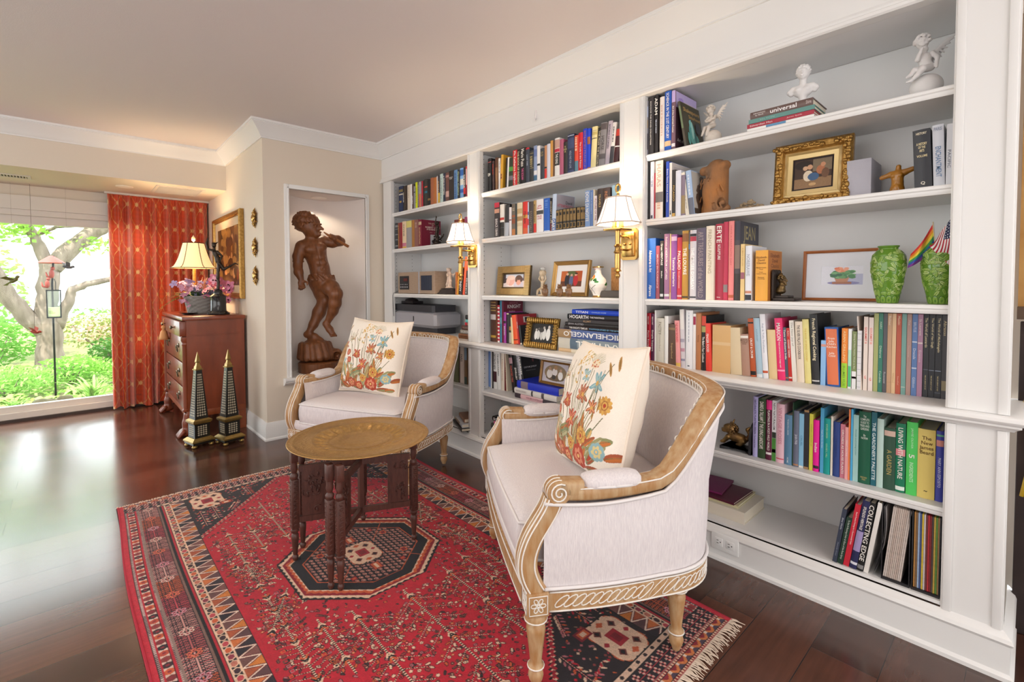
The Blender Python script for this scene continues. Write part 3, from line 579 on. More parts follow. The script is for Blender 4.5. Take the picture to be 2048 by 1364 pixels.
(2756,18.3,32,280,0.0,'1E1A1A','slim black',[('v', 'Great HERITAGE', 0.05, 0.42, 0.55, 'F4F0E8'), ('v', 'Brides Moore', 0.52, 0.64, 0.4, 'F4F0E8')],[(0.91, 0.96, 'D8D8D8')]),
(2778,27.7,32,311,0.0,'9A6A90','mauve',[('v', 'Evolution of NORTH FROM CAPTURED', 0.05, 0.7, 0.35, 'F4F0E8')],[(0.92, 0.96, 'E0E0E0')]),
(2807,6.1,32,309,0.0,'E8C890','slim peach',[],[(0.55, 0.9, 'D89048')]),
(2814,29.6,32,305,0.0,'8A4A9A','purple',[('v', 'Tuscany Interiors', 0.35, 0.8, 0.55, 'F4F0E8')],[(0.03, 0.1, 'D8B8D8')]),
(2845,23.8,32,289,0.0,'C02C3C','red',[('v', 'PALLADIO', 0.22, 0.52, 0.6, 'F4F0E8'), ('v', 'THE COMPLETE BUILDINGS', 0.54, 0.82, 0.25, 'E8C8C8')],[(0.93, 0.96, 'E8C0C0')]),
(2870,30.1,32,318,0.0,'B8892E','gold',[('v', 'THE LOUVRE', 0.25, 0.64, 0.55, 'F4F0E8')],[(0.04, 0.16, '8A5A30'), (0.95, 0.98, '4A3A20')]),
(2901,5.8,32,312,0.0,'5A4E50','slim dark photo-covered',[],[(0.18, 0.26, '5A90C8')]),
(2908,30.8,32,317,0.0,'D2CED4','silver-white',[('v', "THE MUSEE D'ORSAY", 0.25, 0.86, 0.5, 'FFFFFF')],[(0.05, 0.09, '202028'), (0.09, 0.16, 'B0304A'), (0.95, 0.98, '505058')]),
(2940,42.3,32,323,0.0,'5E5468','purple-grey',[('v', 'ART TREASURES of the WORLD', 0.05, 0.97, 0.55, '9A8C90')],[]),
(2984,36.0,32,329,0.0,'EADFCC','cream',[('v', 'FRENCH PAINTING', 0.05, 0.64, 0.42, 'B8AA90')],[]),
(3016,39.7,45,336,0.0,'B02A44','crimson red',[('v', 'ERTE', 0.03, 0.25, 0.6, 'F4F0E8'), ('v', 'SCULPTURE', 0.27, 0.47, 0.33, 'F4F0E8'), ('h', 'Erte', 0.955, 0.97, 0.4, 'F4F0E8')],[]),
(3056,20.1,45,342,0.0,'C03050','rose red',[],[(0.8, 0.9, '8A8080')]),
(3078,23.5,45,343,0.0,'EE8A88','salmon pink',[('v', 'HAVE A FANTASTIC DAY', 0.06, 0.56, 0.3, 'D86A6A')],[(0.93, 0.97, 'C06040')]),
(3103,23.9,45,340,0.0,'4A4248','dark photo-covered',[],[(0.0, 0.24, '3A3A48'), (0.3, 0.6, '8A7468'), (0.66, 1, '3A3434')],{'cover': 'JEAN'}),
(3129,17.2,45,241,0.0,'E8C888','pale golden',[('v', 'A MAN CALLED', 0.06, 0.4, 0.3, 'C8A058')],[(0.5, 0.62, 'A06070')]),
(3149,26.3,45,232,0.0,'E6E8F0','white',[('v', 'NORERAWE', 0.16, 0.55, 0.5, 'A8ACB8')],[(0.82, 0.87, 'C88A70'), (0.89, 0.99, '30343C')]),
(3190,48.6,45,210,0.0,'EBA83C','broad golden orange',[('h', 'Elizabeth\nDavid\nClassics', 0.12, 0.27, 0.85, '8A5A1A'), ('h', 'Mediterranean\nFood', 0.33, 0.39, 0.8, '8A5A1A'), ('h', 'French\nCountry Cooking', 0.42, 0.48, 0.8, '8A5A1A'), ('h', 'Summer\nCooking', 0.52, 0.58, 0.55, '8A5A1A')],[],{'cover': 'LIZ'}),
]],
[0.8,'ledge of the near bay','books on the ledge of the near bay',[
(2663,25.0,66,255,0.0,'C42438','red',[('v', 'FRESH & FAST', 0.06, 0.22, 0.3, 'F4F0E8'), ('v', 'Pasta Recipes', 0.34, 0.72, 0.45, 'F4F0E8')],[(0.88, 0.97, 'D86070')]),
(2688,20.0,67,254,0.0,'5A2448','plum purple',[('v', 'FRESH & FAST', 0.06, 0.22, 0.35, 'F4F0E8'), ('v', 'Simple Suppers', 0.32, 0.74, 0.55, 'F4F0E8')],[]),
(2708,7.6,68,271,0.0,'F2F0EC','tall white',[],[],{'cover': 'PALE'}),
(2716,42.4,70,233,0.0,'D2CDBF','pale stone grey',[('v', 'PASTRY', 0.08, 0.35, 0.4, '8A8270'), ('v', 'The Complete Book of', 0.3, 0.7, 0.25, 'A8A090')],[]),
(2760,20.1,71,245,0.0,'EFEEEA','white dotted',[],[(0.95, 0.98, 'D86060')],{'cover': 'PALE'}),
(2781,39.0,72,207,0.0,'5E4536','dark brown',[('v', 'Superfood', 0.44, 0.8, 0.3, 'B89868')],[(0.08, 0.14, '8A7050')]),
(2821,24.9,73,225,-2.5,'F0A0A0','pink',[('v', 'THE NEW RICHNESS', 0.04, 0.46, 0.5, 'D04048')],[(0.9, 1, 'EBC060')]),
(2847,21.8,74,280,-2.2,'D8D0D4','floral white',[],[(0.0, 0.34, 'E8E2DC'), (0.5, 0.56, 'A8A0B0'), (0.66, 0.72, 'C090A0'), (0.84, 0.88, '8A88A0')]),
(2869,33.7,75,277,0.0,'EDEDF0','broad white',[('d', '', 0.04, 0.5, 0.12, 'B0B4C0'), ('d', '', 0.94, 0.97, 0.3, '303848')],[]),
(2904,13.5,76,262,0.0,'F0EAE8','white maroon-topped',[],[(0.05, 0.2, 'A01C48')]),
(2918,24.7,78,267,0.0,'B8784A','copper brown',[('v', 'Baking', 0.3, 0.6, 0.3, '8A5430')],[(0.0, 0.02, '9A6038')]),
(2944,21.5,79,254,0.0,'1E1E20','black red-topped',[('v', "The Baker's Four Cookbook", 0.38, 0.85, 0.5, 'F4F0E8')],[(0.0, 0.18, 'D04A38'), (0.19, 0.3, 'A8A060')]),
(2966,28.3,80,220,-2.4,'E84234','vermilion',[('v', 'FINGER FOOD', 0.22, 0.6, 0.4, 'F4F0E8')],[]),
(2995,81.5,80,215,0.0,'D9AE74','worn tan cloth',[],[(0.35, 0.42, 'E0C090')],{'shoulder': '2A5A40'}),
(3078,48.3,82,207,-3.1,'DCC8A4','worn cream cloth',[],[]),
(3127,33.9,84,182,-3.6,'B08A78','faded taupe',[('h', "KO'S", 0.12, 0.18, 0.9, '6A5040'), ('h', 'COOKING\nBOOK', 0.19, 0.25, 0.8, '6A5040')],[(0.04, 0.1, 'F0E8E0')]),
(3161,23.0,87,251,-3.7,'B8552A','rust orange',[('v', 'CRUST & CRUMB', 0.34, 0.68, 0.4, 'F4F0E8')],[(0.06, 0.09, '1A1A1A'), (0.9, 0.97, '1A1A1A')]),
(3185,24.6,89,254,-4.1,'A9C4D4','pale blue cloth',[('v', 'A JOURNEY', 0.08, 0.5, 0.25, '7A9AAE')],[(0.94, 1, 'E0E6EA')]),
(3210,21.7,91,272,-3.9,'ECECF2','lilac-white',[('v', 'Raji & Tofu Pantheon', 0.1, 0.65, 0.4, 'A8ACBC')],[(0.88, 0.92, 'C85A38')]),
(3233,32.2,93,207,-3.2,'E3C896','worn yellowish',[],[]),
(3266,29.6,96,257,-3.9,'EA2C70','hot pink',[('v', 'MARION', 0.08, 0.36, 0.5, 'F4F0E8'), ('v', 'Recipes and stories from a hungry cook', 0.38, 0.8, 0.25, 'F4F0E8')],[(0.83, 0.86, 'F8A0C0')]),
(3295,11.2,98,220,-3.6,'4E5668','slate grey',[('v', 'Taste of Eastern India', 0.04, 0.6, 0.6, 'F4F0E8')],[(0.93, 0.96, 'C07050')]),
(3306,13.6,100,218,-3.5,'C42822','brick red',[('v', 'COOKERY INDIAN', 0.22, 0.55, 0.45, 'F4F0E8'), ('v', 'Madhur', 0.05, 0.16, 0.4, 'F0C8B8')],[(0.92, 0.95, 'E8D8D0')]),
(3320,16.7,100,250,-3.9,'EAE4DA','ivory',[('v', 'The New Joy of', 0.03, 0.42, 0.55, 'A8A49C')],[]),
(3337,26.7,101,247,-3.0,'EADBC8','pale beige',[('v', 'THE SILVER PALATE COOKBOOK', 0.06, 0.62, 0.4, '4A3A34')],[]),
(3365,22.6,102,257,-3.3,'E8DC90','soft yellow',[('v', 'THE BOOK OF BREAD COOKERY', 0.14, 0.66, 0.28, 'D8B850')],[]),
(3389,27.0,104,278,-2.9,'26282C','broad black',[('v', 'French Regional Cooking', 0.06, 0.66, 0.55, 'F0E4C0')],[(0.94, 0.96, 'D8D8D8')]),
(3417,17.5,105,177,0.0,'8FBDEA','short light blue',[],[(0.08, 0.14, 'D89888')]),
(3438,45.5,106,230,-2.7,'1E5CA8','orange blue-bordered',[('h', "From\nJulia\nChild's\nKitchen", 0.17, 0.35, 0.72, 'F8E8D8'), ('h', 'Julia\nChild', 0.42, 0.5, 0.5, 'F8E8D8')],[('in', 0.03, 0.97, 'E27A50')]),
(3485,19.8,107,229,0.0,'F08A2C','orange and lime',[('v', 'ASIAN GRILLING', 0.04, 0.55, 0.42, 'F8D8A0'), ('v', 'SU-MEI YUE', 0.62, 0.97, 0.36, '6A9A20')],[(0.58, 1, 'A4D838')]),
(3506,10.9,108,228,0.0,'EFF2F2','white and green',[],[(0.35, 0.62, 'B8E8CC'), (0.62, 0.97, '4CC27C')]),
(3518,14.5,110,219,0.0,'7E8C58','olive and white',[('v', 'Dining A New Healthy Week to Eat', 0.05, 0.65, 0.4, 'D8DCC0')],[(0.69, 1, 'F0EEEE'), (0.78, 0.82, 'D04050')]),
(3534,13.1,111,223,0.0,'E6E4E6','white wire-bound',[],[(0.05, 0.06, 'A8A8B0'), (0.15, 0.16, 'A8A8B0'), (0.25, 0.26, 'A8A8B0'), (0.35, 0.36, 'A8A8B0'), (0.45, 0.46, 'A8A8B0'), (0.55, 0.56, 'A8A8B0'), (0.65, 0.66, 'A8A8B0'), (0.75, 0.76, 'A8A8B0'), (0.85, 0.86, 'A8A8B0'), (0.95, 0.96, 'A8A8B0')]),
(3547,4.5,112,277,-3.4,'ECDCD0','slim blush',[('v', 'GOURMET', 0.12, 0.34, 0.5, 'E04A3A'), ('v', 'I', 0.8, 0.83, 0.5, 'E04A3A')],[]),
(3553,13.2,112,276,0.0,'EDDDD2','blush cream',[('v', 'GOURMET II', 0.14, 0.36, 0.5, 'E04A3A'), ('h', 'G', 0.8, 0.84, 0.4, 'E04A3A')],[]),
(3568,14.1,114,274,0.0,'EFDFD8','blush white',[('v', 'GOURMET III', 0.14, 0.36, 0.5, 'F07A6A'), ('h', 'G', 0.82, 0.86, 0.4, 'E04A3A')],[]),
(3583,13.7,116,290,0.0,'A9B070','olive green',[],[]),
(3597,13.0,117,291,0.0,'2F7A66','sea green',[('v', 'HARV', 0.11, 0.2, 0.5, 'B8D8C0'), ('v', 'Diderot', 0.4, 0.58, 0.5, 'B8D8C0'), ('v', 'Candide', 0.73, 0.88, 0.5, 'B8D8C0')],[]),
(3610,12.0,119,291,0.0,'55555A','charcoal grey',[('v', 'Rossetti', 0.72, 0.9, 0.5, 'B8B8BC')],[]),
(3622,12.9,121,292,0.0,'C9A07C','tan',[('v', 'Balzac', 0.03, 0.15, 0.5, 'E8D8C0')],[(0.86, 0.865, 'A88060')]),
(3635,11.8,123,292,0.0,'E6C296','peach',[('v', 'Whitman', 0.74, 0.86, 0.4, 'C8A070')],[(0.86, 0.865, 'C8A070')]),
(3647,14.6,125,293,0.0,'C05A40','terracotta',[('v', 'Maxim', 0.03, 0.14, 0.5, 'E8C8A8'), ('v', 'Stendhal', 0.76, 0.9, 0.3, 'E0A890')],[]),
(3662,13.5,126,293,0.0,'7AA8A0','dusty teal',[],[(0.9, 0.91, 'D8E0D0')]),
(3676,13.5,128,294,0.0,'B8948A','mauve-tan',[('v', 'Poe', 0.06, 0.16, 0.4, 'D8C0B8'), ('v', 'Decameron', 0.36, 0.56, 0.3, 'D0B4AC')],[]),
(3690,15.1,130,294,0.0,'5F83BC','cornflower blue',[('v', 'BRUTUS', 0.1, 0.22, 0.5, 'C8D4E8'), ('v', 'Dracula', 0.42, 0.55, 0.5, 'C8D4E8'), ('v', 'Gibbon', 0.77, 0.9, 0.5, 'C8D4E8')],[(0.33, 0.35, 'C8D4E8'), (0.65, 0.67, 'C8D4E8')]),
(3705,14.9,132,295,0.0,'B88AA8','dusty mauve',[('v', 'St Laurent', 0.06, 0.26, 0.45, 'E8D8D8'), ('v', 'Erasmus', 0.42, 0.6, 0.4, 'E0C8D4')],[(0.34, 0.36, 'E8D8D8')]),
(3721,14.5,134,292,0.0,'23252C','black',[('v', 'The World of Leonardo', 0.04, 0.4, 0.5, 'E0D2A8'), ('v', 'TIME LIFE LIBRARY OF ART', 0.73, 0.91, 0.22, 'D0C090')],[(0.66, 0.67, '6A7080')]),
(3736,15.6,135,292,0.0,'22242B','black',[('v', 'The World of Van Gogh', 0.04, 0.4, 0.5, 'E0D2A8'), ('v', 'TIME LIFE LIBRARY OF ART', 0.73, 0.91, 0.22, 'D0C090')],[(0.665, 0.675, '8A94A8')]),
(3752,16.8,137,293,0.0,'21232A','black',[('v', 'The World of Michelangelo', 0.04, 0.45, 0.5, 'E0D2A8'), ('v', 'TIME LIFE LIBRARY OF ART', 0.73, 0.91, 0.22, 'D0C090')],[(0.665, 0.675, 'A8B4C8'), (0.93, 0.935, 'A8B4C8')]),
(3769,14.6,139,290,0.0,'3A383C','charcoal black',[('v', 'Abraxas', 0.06, 0.25, 0.5, 'C8B890')],[(0.78, 0.9, '8A7E60')]),
]],
[0.467,'lower shelf of the near bay','books on the lower shelf of the near bay',[
(3184,20.0,58,256,0.0,'B8B2E2','lavender',[('v', 'NATURALISTIC PLANTING DESIGN', 0.05, 0.62, 0.42, '3A3468'), ('v', 'The Essential Guide', 0.64, 0.85, 0.3, '5A548A')],[]),
(3204,30.4,58,252,0.0,'2F4A28','dark green photo-covered',[('v', 'DARKE & TALLAMY', 0.05, 0.38, 0.5, 'F4F0E8'), ('v', 'THE LIVING LANDSCAPE', 0.42, 0.84, 0.5, 'F4F0E8')],[(0.39, 0.4, 'F0F0E0')]),
(3236,22.8,58,251,0.0,'5E1A38','maroon pink-topped',[('v', 'PLANTING IN A POST-WILD WORLD', 0.17, 0.84, 0.4, 'F4F0E8')],[(0.0, 0.16, 'E8308A'), (0.87, 0.91, 'F0E8E8')]),
(3259,16.4,58,252,0.0,'EAEAEC','white and leaf-green',[('v', 'NEW NATURALISM', 0.04, 0.48, 0.5, '4A4A4E')],[(0.52, 0.62, '2A3428'), (0.62, 1, '4A8A38'), (0.8, 0.86, 'F0F0F0')]),
(3276,29.8,58,242,0.0,'EBC0CC','pale pink',[('v', 'VINTAGE ROSES', 0.06, 0.68, 0.42, 'D08A9C')],[(0.92, 0.94, 'D04050')]),
(3306,28.2,59,203,0.0,'5C86A6','steel blue',[('v', 'THE BEAUTIFUL GARDEN', 0.08, 0.4, 0.2, 'C8D8E4'), ('v', 'HOME', 0.85, 0.96, 0.2, 'E8F0F4')],[]),
(3335,2.4,59,256,0.0,'2A4A34','slim dark green',[],[]),
(3338,20.2,59,225,0.0,'6E7488','slate blue',[('v', 'Jardin Philly', 0.42, 0.6, 0.55, 'D8DCE8')],[(0.95, 0.98, 'C08A60')]),
(3359,16.9,59,217,0.0,'8CC4E4','sky blue',[('v', 'CRUEL', 0.4, 0.6, 0.4, '5A94B8')],[(0.96, 1, 'F0ECE0')]),
(3376,17.6,59,235,0.0,'2A2A30','black tan-edged',[],[(0.0, 0.04, 'A8845A'), (0.96, 1, 'A8845A')]),
(3395,13.0,59,223,0.0,'DAD24C','yellow',[('v', 'GARDEN COLOURS OF', 0.15, 0.6, 0.3, 'A8A030')],[]),
(3409,19.6,59,202,0.0,'EE189A','magenta',[('v', 'Indian', 0.44, 0.62, 0.45, 'F4F0E8')],[(0.88, 0.94, '2A1A24')]),
(3432,12.0,60,253,0.0,'4FA8D4','azure blue',[('v', 'Cape Farms Garden', 0.25, 0.7, 0.45, 'D8ECF6')],[]),
(3444,21.2,60,216,0.0,'0E9C94','turquoise',[('v', 'KITCHEN GARDEN', 0.1, 0.35, 0.3, 'A8D8A8'), ('v', 'LOUISE L. HILL', 0.45, 0.7, 0.25, 'A8D8A8')],[]),
(3467,7.1,60,227,0.0,'E6DFD2','slim cream',[],[]),
(3475,21.5,60,209,0.0,'2C4486','navy blue',[('v', 'THE GARDEN BOOK', 0.3, 0.65, 0.2, '22366C')],[]),
(3498,15.5,60,204,0.0,'D07A8C','rose',[('v', 'ORCHIDS AS HOUSE PLANTS', 0.1, 0.92, 0.45, 'F4F0E8')],[]),
(3514,10.0,55,197,0.0,'EDA8A8','slim pink',[('v', 'GREAT CACTUS', 0.2, 0.6, 0.4, 'F8E8E8')],[]),
(3524,5.8,56,266,0.0,'F0834A','slim orange',[],[]),
(3531,6.5,57,267,0.0,'4FB4E6','slim bright blue',[],[]),
(3538,16.6,58,248,0.0,'A2CCC8','pale aqua',[('v', 'Annuals and Living Color', 0.12, 0.7, 0.35, '5A9A98')],[]),
(3555,35.8,59,265,0.0,'0F5A40','broad dark green',[('h', 'The\nCOMPLETE\nGUIDE TO\nTREES AND\nGARDENS', 0.03, 0.27, 0.8, 'D0DCD0'), ('h', 'By\nNORM', 0.31, 0.38, 0.55, 'D0DCD0'), ('h', 'HARVARD\nPRESS', 0.9, 0.95, 0.55, 'B8A868')],[]),
(3592,16.2,60,268,0.0,'12606E','deep teal',[('v', "THE GARDENER'S PALETTE", 0.14, 0.92, 0.6, 'E0ECEC')],[]),
(3609,19.2,60,248,0.0,'C0DAD2','pale mint',[],[]),
(3629,32.7,61,220,0.0,'2F5240','dark bottle-green',[('v', 'A GARDEN', 0.35, 0.75, 0.42, 'B0A060')],[(0.04, 0.13, 'D8B8A8')]),
(3662,27.1,62,243,0.0,'0E7A58','emerald green',[('v', 'LIVING WITH NATURE', 0.06, 0.8, 0.5, 'F4F0E8')],[(0.37, 0.47, 'E89098'), (0.91, 0.97, 'E8F0E8')]),
(3691,30.0,63,254,0.0,'55D464','lime green',[('v', 'JAMIE OLIVER', 0.08, 0.36, 0.25, 'B8F0BC'), ('v', '5', 0.42, 0.51, 0.5, 'F4F0E8'), ('v', 'INGREDIENTS', 0.55, 0.82, 0.35, 'C8F4CC')],[]),
(3721,45.9,64,237,0.0,'E6CE74','broad yellow',[('h', 'The\nNew\nJames\nBeard', 0.1, 0.36, 0.8, '6A4A18'), ('h', '~', 0.88, 0.9, 0.2, '4A3A18')],[]),
(3768,19.8,65,239,0.0,'4046A0','violet blue',[('v', 'MARY ANN ESPOSITO', 0.38, 0.8, 0.4, 'C8CCEC')],[(0.05, 0.08, '6AB08A'), (0.13, 0.22, 'D08A80')]),
]],
[0.162,'bottom shelf, near bay','books leaning on the bottom shelf of the near bay',[
(3491,14.0,8,211,8.1,'3A4254','grey-navy',[('v', 'Silver Works', 0.16, 0.38, 0.35, 'D0D4DC'), ('v', 'FRANCES WOLF', 0.6, 0.9, 0.25, '9AA0B0')],[]),
(3506,18.0,9,184,8.7,'1C3A2C','dark green',[('v', 'To Set A Running Color & Glow of the Rose Spray', 0.05, 0.9, 0.4, 'D0DCD0')],[]),
(3525,17.4,10,241,8.2,'D0283C','bright red',[('v', 'Bench Presents Paintings for a Recommended Kahlo', 0.12, 0.65, 0.35, 'F4E0E0')],[]),
(3544,21.5,10,262,8.2,'2C2E58','midnight blue',[('v', 'SPLENDID HERITAGE', 0.08, 0.42, 0.4, 'F4F0E8')],[(0.44, 0.74, 'A89AC8'), (0.9, 0.94, 'E8E8F0')]),
(3566,18.8,11,260,7.6,'1A1A1A','black',[('v', 'COLLECTING EDGE', 0.03, 0.85, 0.75, 'F4F0E8')],[(0.91, 0.97, '8A8A8A')]),
(3586,13.8,12,268,8.3,'ECE8E2','white',[],[]),
]],
]
ORD='first second third fourth fifth sixth seventh eighth ninth tenth eleventh twelfth thirteenth fourteenth fifteenth sixteenth seventeenth eighteenth nineteenth'.split()
def ordinal(i):
    if i<19: return ORD[i]
    t={2:'twent',3:'thirt',4:'fort',5:'fift',6:'sixt'}[(i+1)//10]; u=(i+1)%10
    return t+'ieth' if u==0 else t+'y-'+ORD[u-1]
pagem=mat('page_paper','E4DAC6',.9,bump=.3,bscale=900,stretch=(1,.02,.02)); 
COV={
'RLS':[('text','THE LETTERS\nOF',.35,.8,.78,.9,'E0C0B0'),('text','ROBERT LOUIS\nSTEVENSON',.2,.95,.62,.76,'F0E0D8'),('text','1854 - 1872',.4,.8,.52,.55,'D0A0A0'),('rect',.45,1,.06,.46,'C4C4C8'),('blob',.66,.2,.13,.09,'2A2A30'),('blob',.74,.27,.07,.05,'3A3A40')],
'GREY':[('rect',0.02,.98,.01,.99,'B9B3BE'),('rect',.02,.98,.01,.3,'A8A4C0'),('text','David',.5,.85,.76,.84,'404048'),('text','ATTENBOROUGH',.05,.9,.66,.74,'D85868')],
'KNIGHT':[('text','MEDIEVAL',.3,.75,.93,.965,'B07080'),('text','KNIGHT',.2,.88,.82,.91,'F0E8E8'),('text','Andrea',.25,.6,.735,.765,'E0D0D4')],
'CRIT':[('rect',.3,.62,.72,.92,'E8E0DC'),('rect',.38,.5,.74,.9,'2A2024'),('text','The Critics',.4,.95,.6,.68,'F0D8D8')],
'BLK':[('blob',.6,.62,.16,.13,'B89858'),('blob',.6,.62,.12,.095,'17171A')],
'COST':[('text','COSTUME JEWELRY',.1,.8,.6,.65,'F0F0F0'),('text','FOR HAUTE COUTURE',.2,.7,.54,.56,'A0A0A0'),('blob',.75,.85,.1,.04,'6A5A5C'),('blob',.62,.8,.05,.06,'8A4A4A'),('blob',.35,.3,.1,.05,'5A5654'),('blob',.3,.22,.05,.08,'74706C'),('blob',.42,.33,.04,.03,'A84A50')],
'SCH':[('rect',.03,.99,.02,.95,'E6E2E8')],
'ART':[('rect',.02,.98,.72,.99,'C4B4E6'),('rect',.3,.98,.72,.86,'D8C8C0'),('blob',.25,.85,.12,.06,'A890D8'),('rect',.02,.98,.01,.72,'4A2F3A'),('text','Art of the',.08,.55,.14,.2,'F0E8E8')],
'SHAD':[('rect',.02,.98,.02,.98,'45402F'),('text','Shakespeare',.12,.95,.78,.9,'C09A58'),('text','Sisterhood',.35,.95,.68,.76,'C09A58'),('blob',.42,.35,.16,.26,'4A9C98'),('blob',.38,.56,.07,.1,'7CC4C0'),('blob',.5,.2,.22,.16,'62B0A8'),('blob',.44,.4,.06,.2,'A8DCD4'),('blob',.56,.24,.05,.16,'3A7A7C'),('blob',.2,.2,.07,.14,'5AA49C'),('blob',.75,.5,.14,.14,'3A4048')],
'DARK':[('rect',.0,1,.0,1,'4E4C4C')],
'FRAME':[('rect',.02,.98,.02,.99,'DAD2CE'),('rect',.1,.9,.06,.93,'C8BCC0'),('rect',.14,.86,.08,.9,'E4DED8')],
'ROCK':[('rect',.02,.98,.02,.98,'C0BCB4'),('blob',.45,.55,.24,.2,'6A5648'),('blob',.35,.3,.2,.24,'5A463A'),('blob',.55,.82,.14,.1,'6E5E50'),('rect',.02,.98,.02,.14,'4A4038'),('rect',.5,.7,.2,.45,'2E50A8')],
'JEAN':[('rect',.01,.99,.01,.99,'474752'),('text','JEAN',.16,.8,.72,.95,'A89C74'),('text','MUCHA',.3,.85,.62,.7,'8A8270')],
'LIZ':[('rect',.02,.98,.01,.99,'C0783C'),('text','Elizabeth\nDavid\nClassics',.18,.8,.66,.94,'7A4A30'),('blob',.6,.52,.12,.05,'4A6A90')],
'PALE':[],
}
def book_mesh(w,dep,h,round_=True):
    t=min(.0028,w*.16); rb=min(.004,w*.16) if (round_ and w>.018) else 0
    n=6; arc=[(w*i/n, -rb*math.sin(PI*i/n)) for i in range(n+1)] if rb else [(0,0),(w,0)]
    poly=[(0,dep)]+arc+[(w,dep),(w-t,dep),(w-t,t),(t,t),(t,dep)]
    return MB().prism(poly,0,h)
def make_book(name,loc,w,dep,h,hx,label,group,tx=(),bands=(),ex=None,rot=(0,0,0),lying=None,rough=.42,tp=True):
    """upright: x = thickness, -y = spine, z = height"""
    ex=ex or {}
    gilt=bands=='GILT'
    if gilt: bands=[]; hx='1C1814'
    r=obj(name,book_mesh(w,dep,h),cmat(hx,rough),None,35); tag(r,label,'book',group); r.location=loc; r.rotation_euler=rot
    t=min(.0028,w*.16); ins=min(.004,h*.02)
    if tp: obj('page_block',MB().box((t+.0002,t,ins),(w-t-.0002,dep-.004,h-ins)),pagem,r,0)
    L=MB(); ms=[]
    def M(c):
        m=cmat(c,.5)
        if m not in ms: ms.append(m)
        L.m=ms.index(m)
    rb=min(.004,w*.16) if w>.018 else 0
    def strip(x0,x1,z0,z1,off):
        n=6 if rb else 1
        vs=[];
        for i in range(n+1):
            x=x0+(x1-x0)*i/n; y=-rb*math.sin(PI*x/w)-off; vs+=[(x,y,z0),(x,y,z1)]
        L.add(vs,[(2*i,2*i+2,2*i+3,2*i+1) for i in range(n)])
    if gilt:
        M('9A7A42'); strip(.001,w-.001,h*.08,h*.33,.0003); strip(.001,w-.001,h*.42,h*.96,.0003)
        M('5A4424'); 
        for k in range(9): strip(.003,w-.003,h*(.45+k*.056),h*(.465+k*.056),.0005)
        M('1A1612'); strip(w*.2,w*.8,h*.12,h*.3,.0006); strip(w*.2,w*.8,h*.72,h*.86,.0006)
    for bd in bands:
        if bd[0]=='in': M(bd[3]); strip(w*.09,w*.91,h*(1-bd[2]),h*(1-bd[1]),.0004); continue
        M(bd[2]); strip(.0006,w-.0006,h*(1-bd[1])+.0004,h*(1-bd[0])-.0004,.0004)
    if L.v: obj('spine_stripe_pattern',L,ms,r,0,fix=False)
    for (k,s,a,b_,wf,c) in tx:
        if not (b_>a): continue
        L=MB(); ms=[]; M(c); zc=h*(1-(a+b_)/2); ln=h*(b_-a); y=-rb-.0007
        if k=='v': put_text(L,s,(w/2,y,zc),(0,0,-1),(1,0,0),ln,w*wf)
        elif k=='h': put_text(L,s,(w/2,y,zc),(1,0,0),(0,0,1),w*wf,ln)
        else:
            rg=random.Random(int(w*1e5)+int(h*1e5)); z=h*(1-a)
            while z>h*(1-b_):
                dl=rg.uniform(.004,.016); L.add([(w/2-w*wf/2,y,z-dl),(w/2+w*wf/2,y,z-dl),(w/2+w*wf/2,y,z),(w/2-w*wf/2,y,z)],[(0,1,2,3)]); z-=dl+rg.uniform(.002,.006)
        if L.v: obj('spine_lettering',L,ms,r,0,fix=False)
    if ex.get('cover') in COV and COV[ex['cover']]:
        L=MB(); ms=[]
        for k,it in enumerate(COV[ex['cover']]):
            x=w+.0003+.00025*k
            if it[0]=='rect': M(it[5]); L.add([(x,dep*it[1],h*it[3]),(x,dep*it[2],h*it[3]),(x,dep*it[2],h*it[4]),(x,dep*it[1],h*it[4])],[(0,1,2,3)])
            elif it[0]=='blob':
                M(it[5]); rg=random.Random(k); n=18
                L.add([(x,dep*(it[1]+it[3]*math.cos(2*PI*i/n)*rg.uniform(.8,1.15)),h*(it[2]+it[4]*math.sin(2*PI*i/n)*rg.uniform(.8,1.15))) for i in range(n)],[tuple(range(n))])
            else: M(it[6]); put_text(L,it[1],(x,dep*(it[2]+it[3])/2,h*(it[4]+it[5])/2),(0,1,0),(0,0,1),dep*(it[3]-it[2]),h*(it[5]-it[4]))
        obj('cover_art',L,ms,r,0,fix=False)
    return r
used_books=[]
for z,ph,grp,rows in SHELVES:
    prev=-1
    for i,r in enumerate(rows):
        x0,wd,y,h,a,hx,look,tx,bands=r[:9]; ex=r[9] if len(r)>9 else {}
        x0/=1000; wd/=1000; y/=1000; h/=1000
        x1=x0+wd
        if abs(a)<.1 and x0<prev+.0004: x0=prev+.0004
        gap={ZS3:ZT-ZS3,ZS2:ZS3-.03-ZS2,ZS1:ZS2-.03-ZS1,ZC:ZS1-.031-ZC,ZL:ZC-.033-ZL,ZB:ZL-.03-ZB}[min((ZS3,ZS2,ZS1,ZC,ZL,ZB),key=lambda q:abs(q-z))]; h=min(h,(gap-.006)/math.cos(math.radians(a))-wd*abs(math.sin(math.radians(a))))
        wd=max(.0035,x1-x0-.0004); 
        prev=x0+wd
        dep=min(.165 if h<.24 else .19, DEP-.012-y) if not ex.get('cover') else min({'LIZ':.16,'GREY':.165,'SCH':.21,'ART':.205,'JEAN':.2}.get(ex['cover'],.185),DEP-.015-y)
        al=math.radians(a); zz=z+.0004+(wd*math.sin(al) if a>0 else 0)
        lb='%s book, %s from the niche end, %s'%(look,ordinal(i),ph)
        make_book('book',(x0,y,zz),wd,dep,h,hx,lb,grp,tx,bands,ex,(0,al,0))
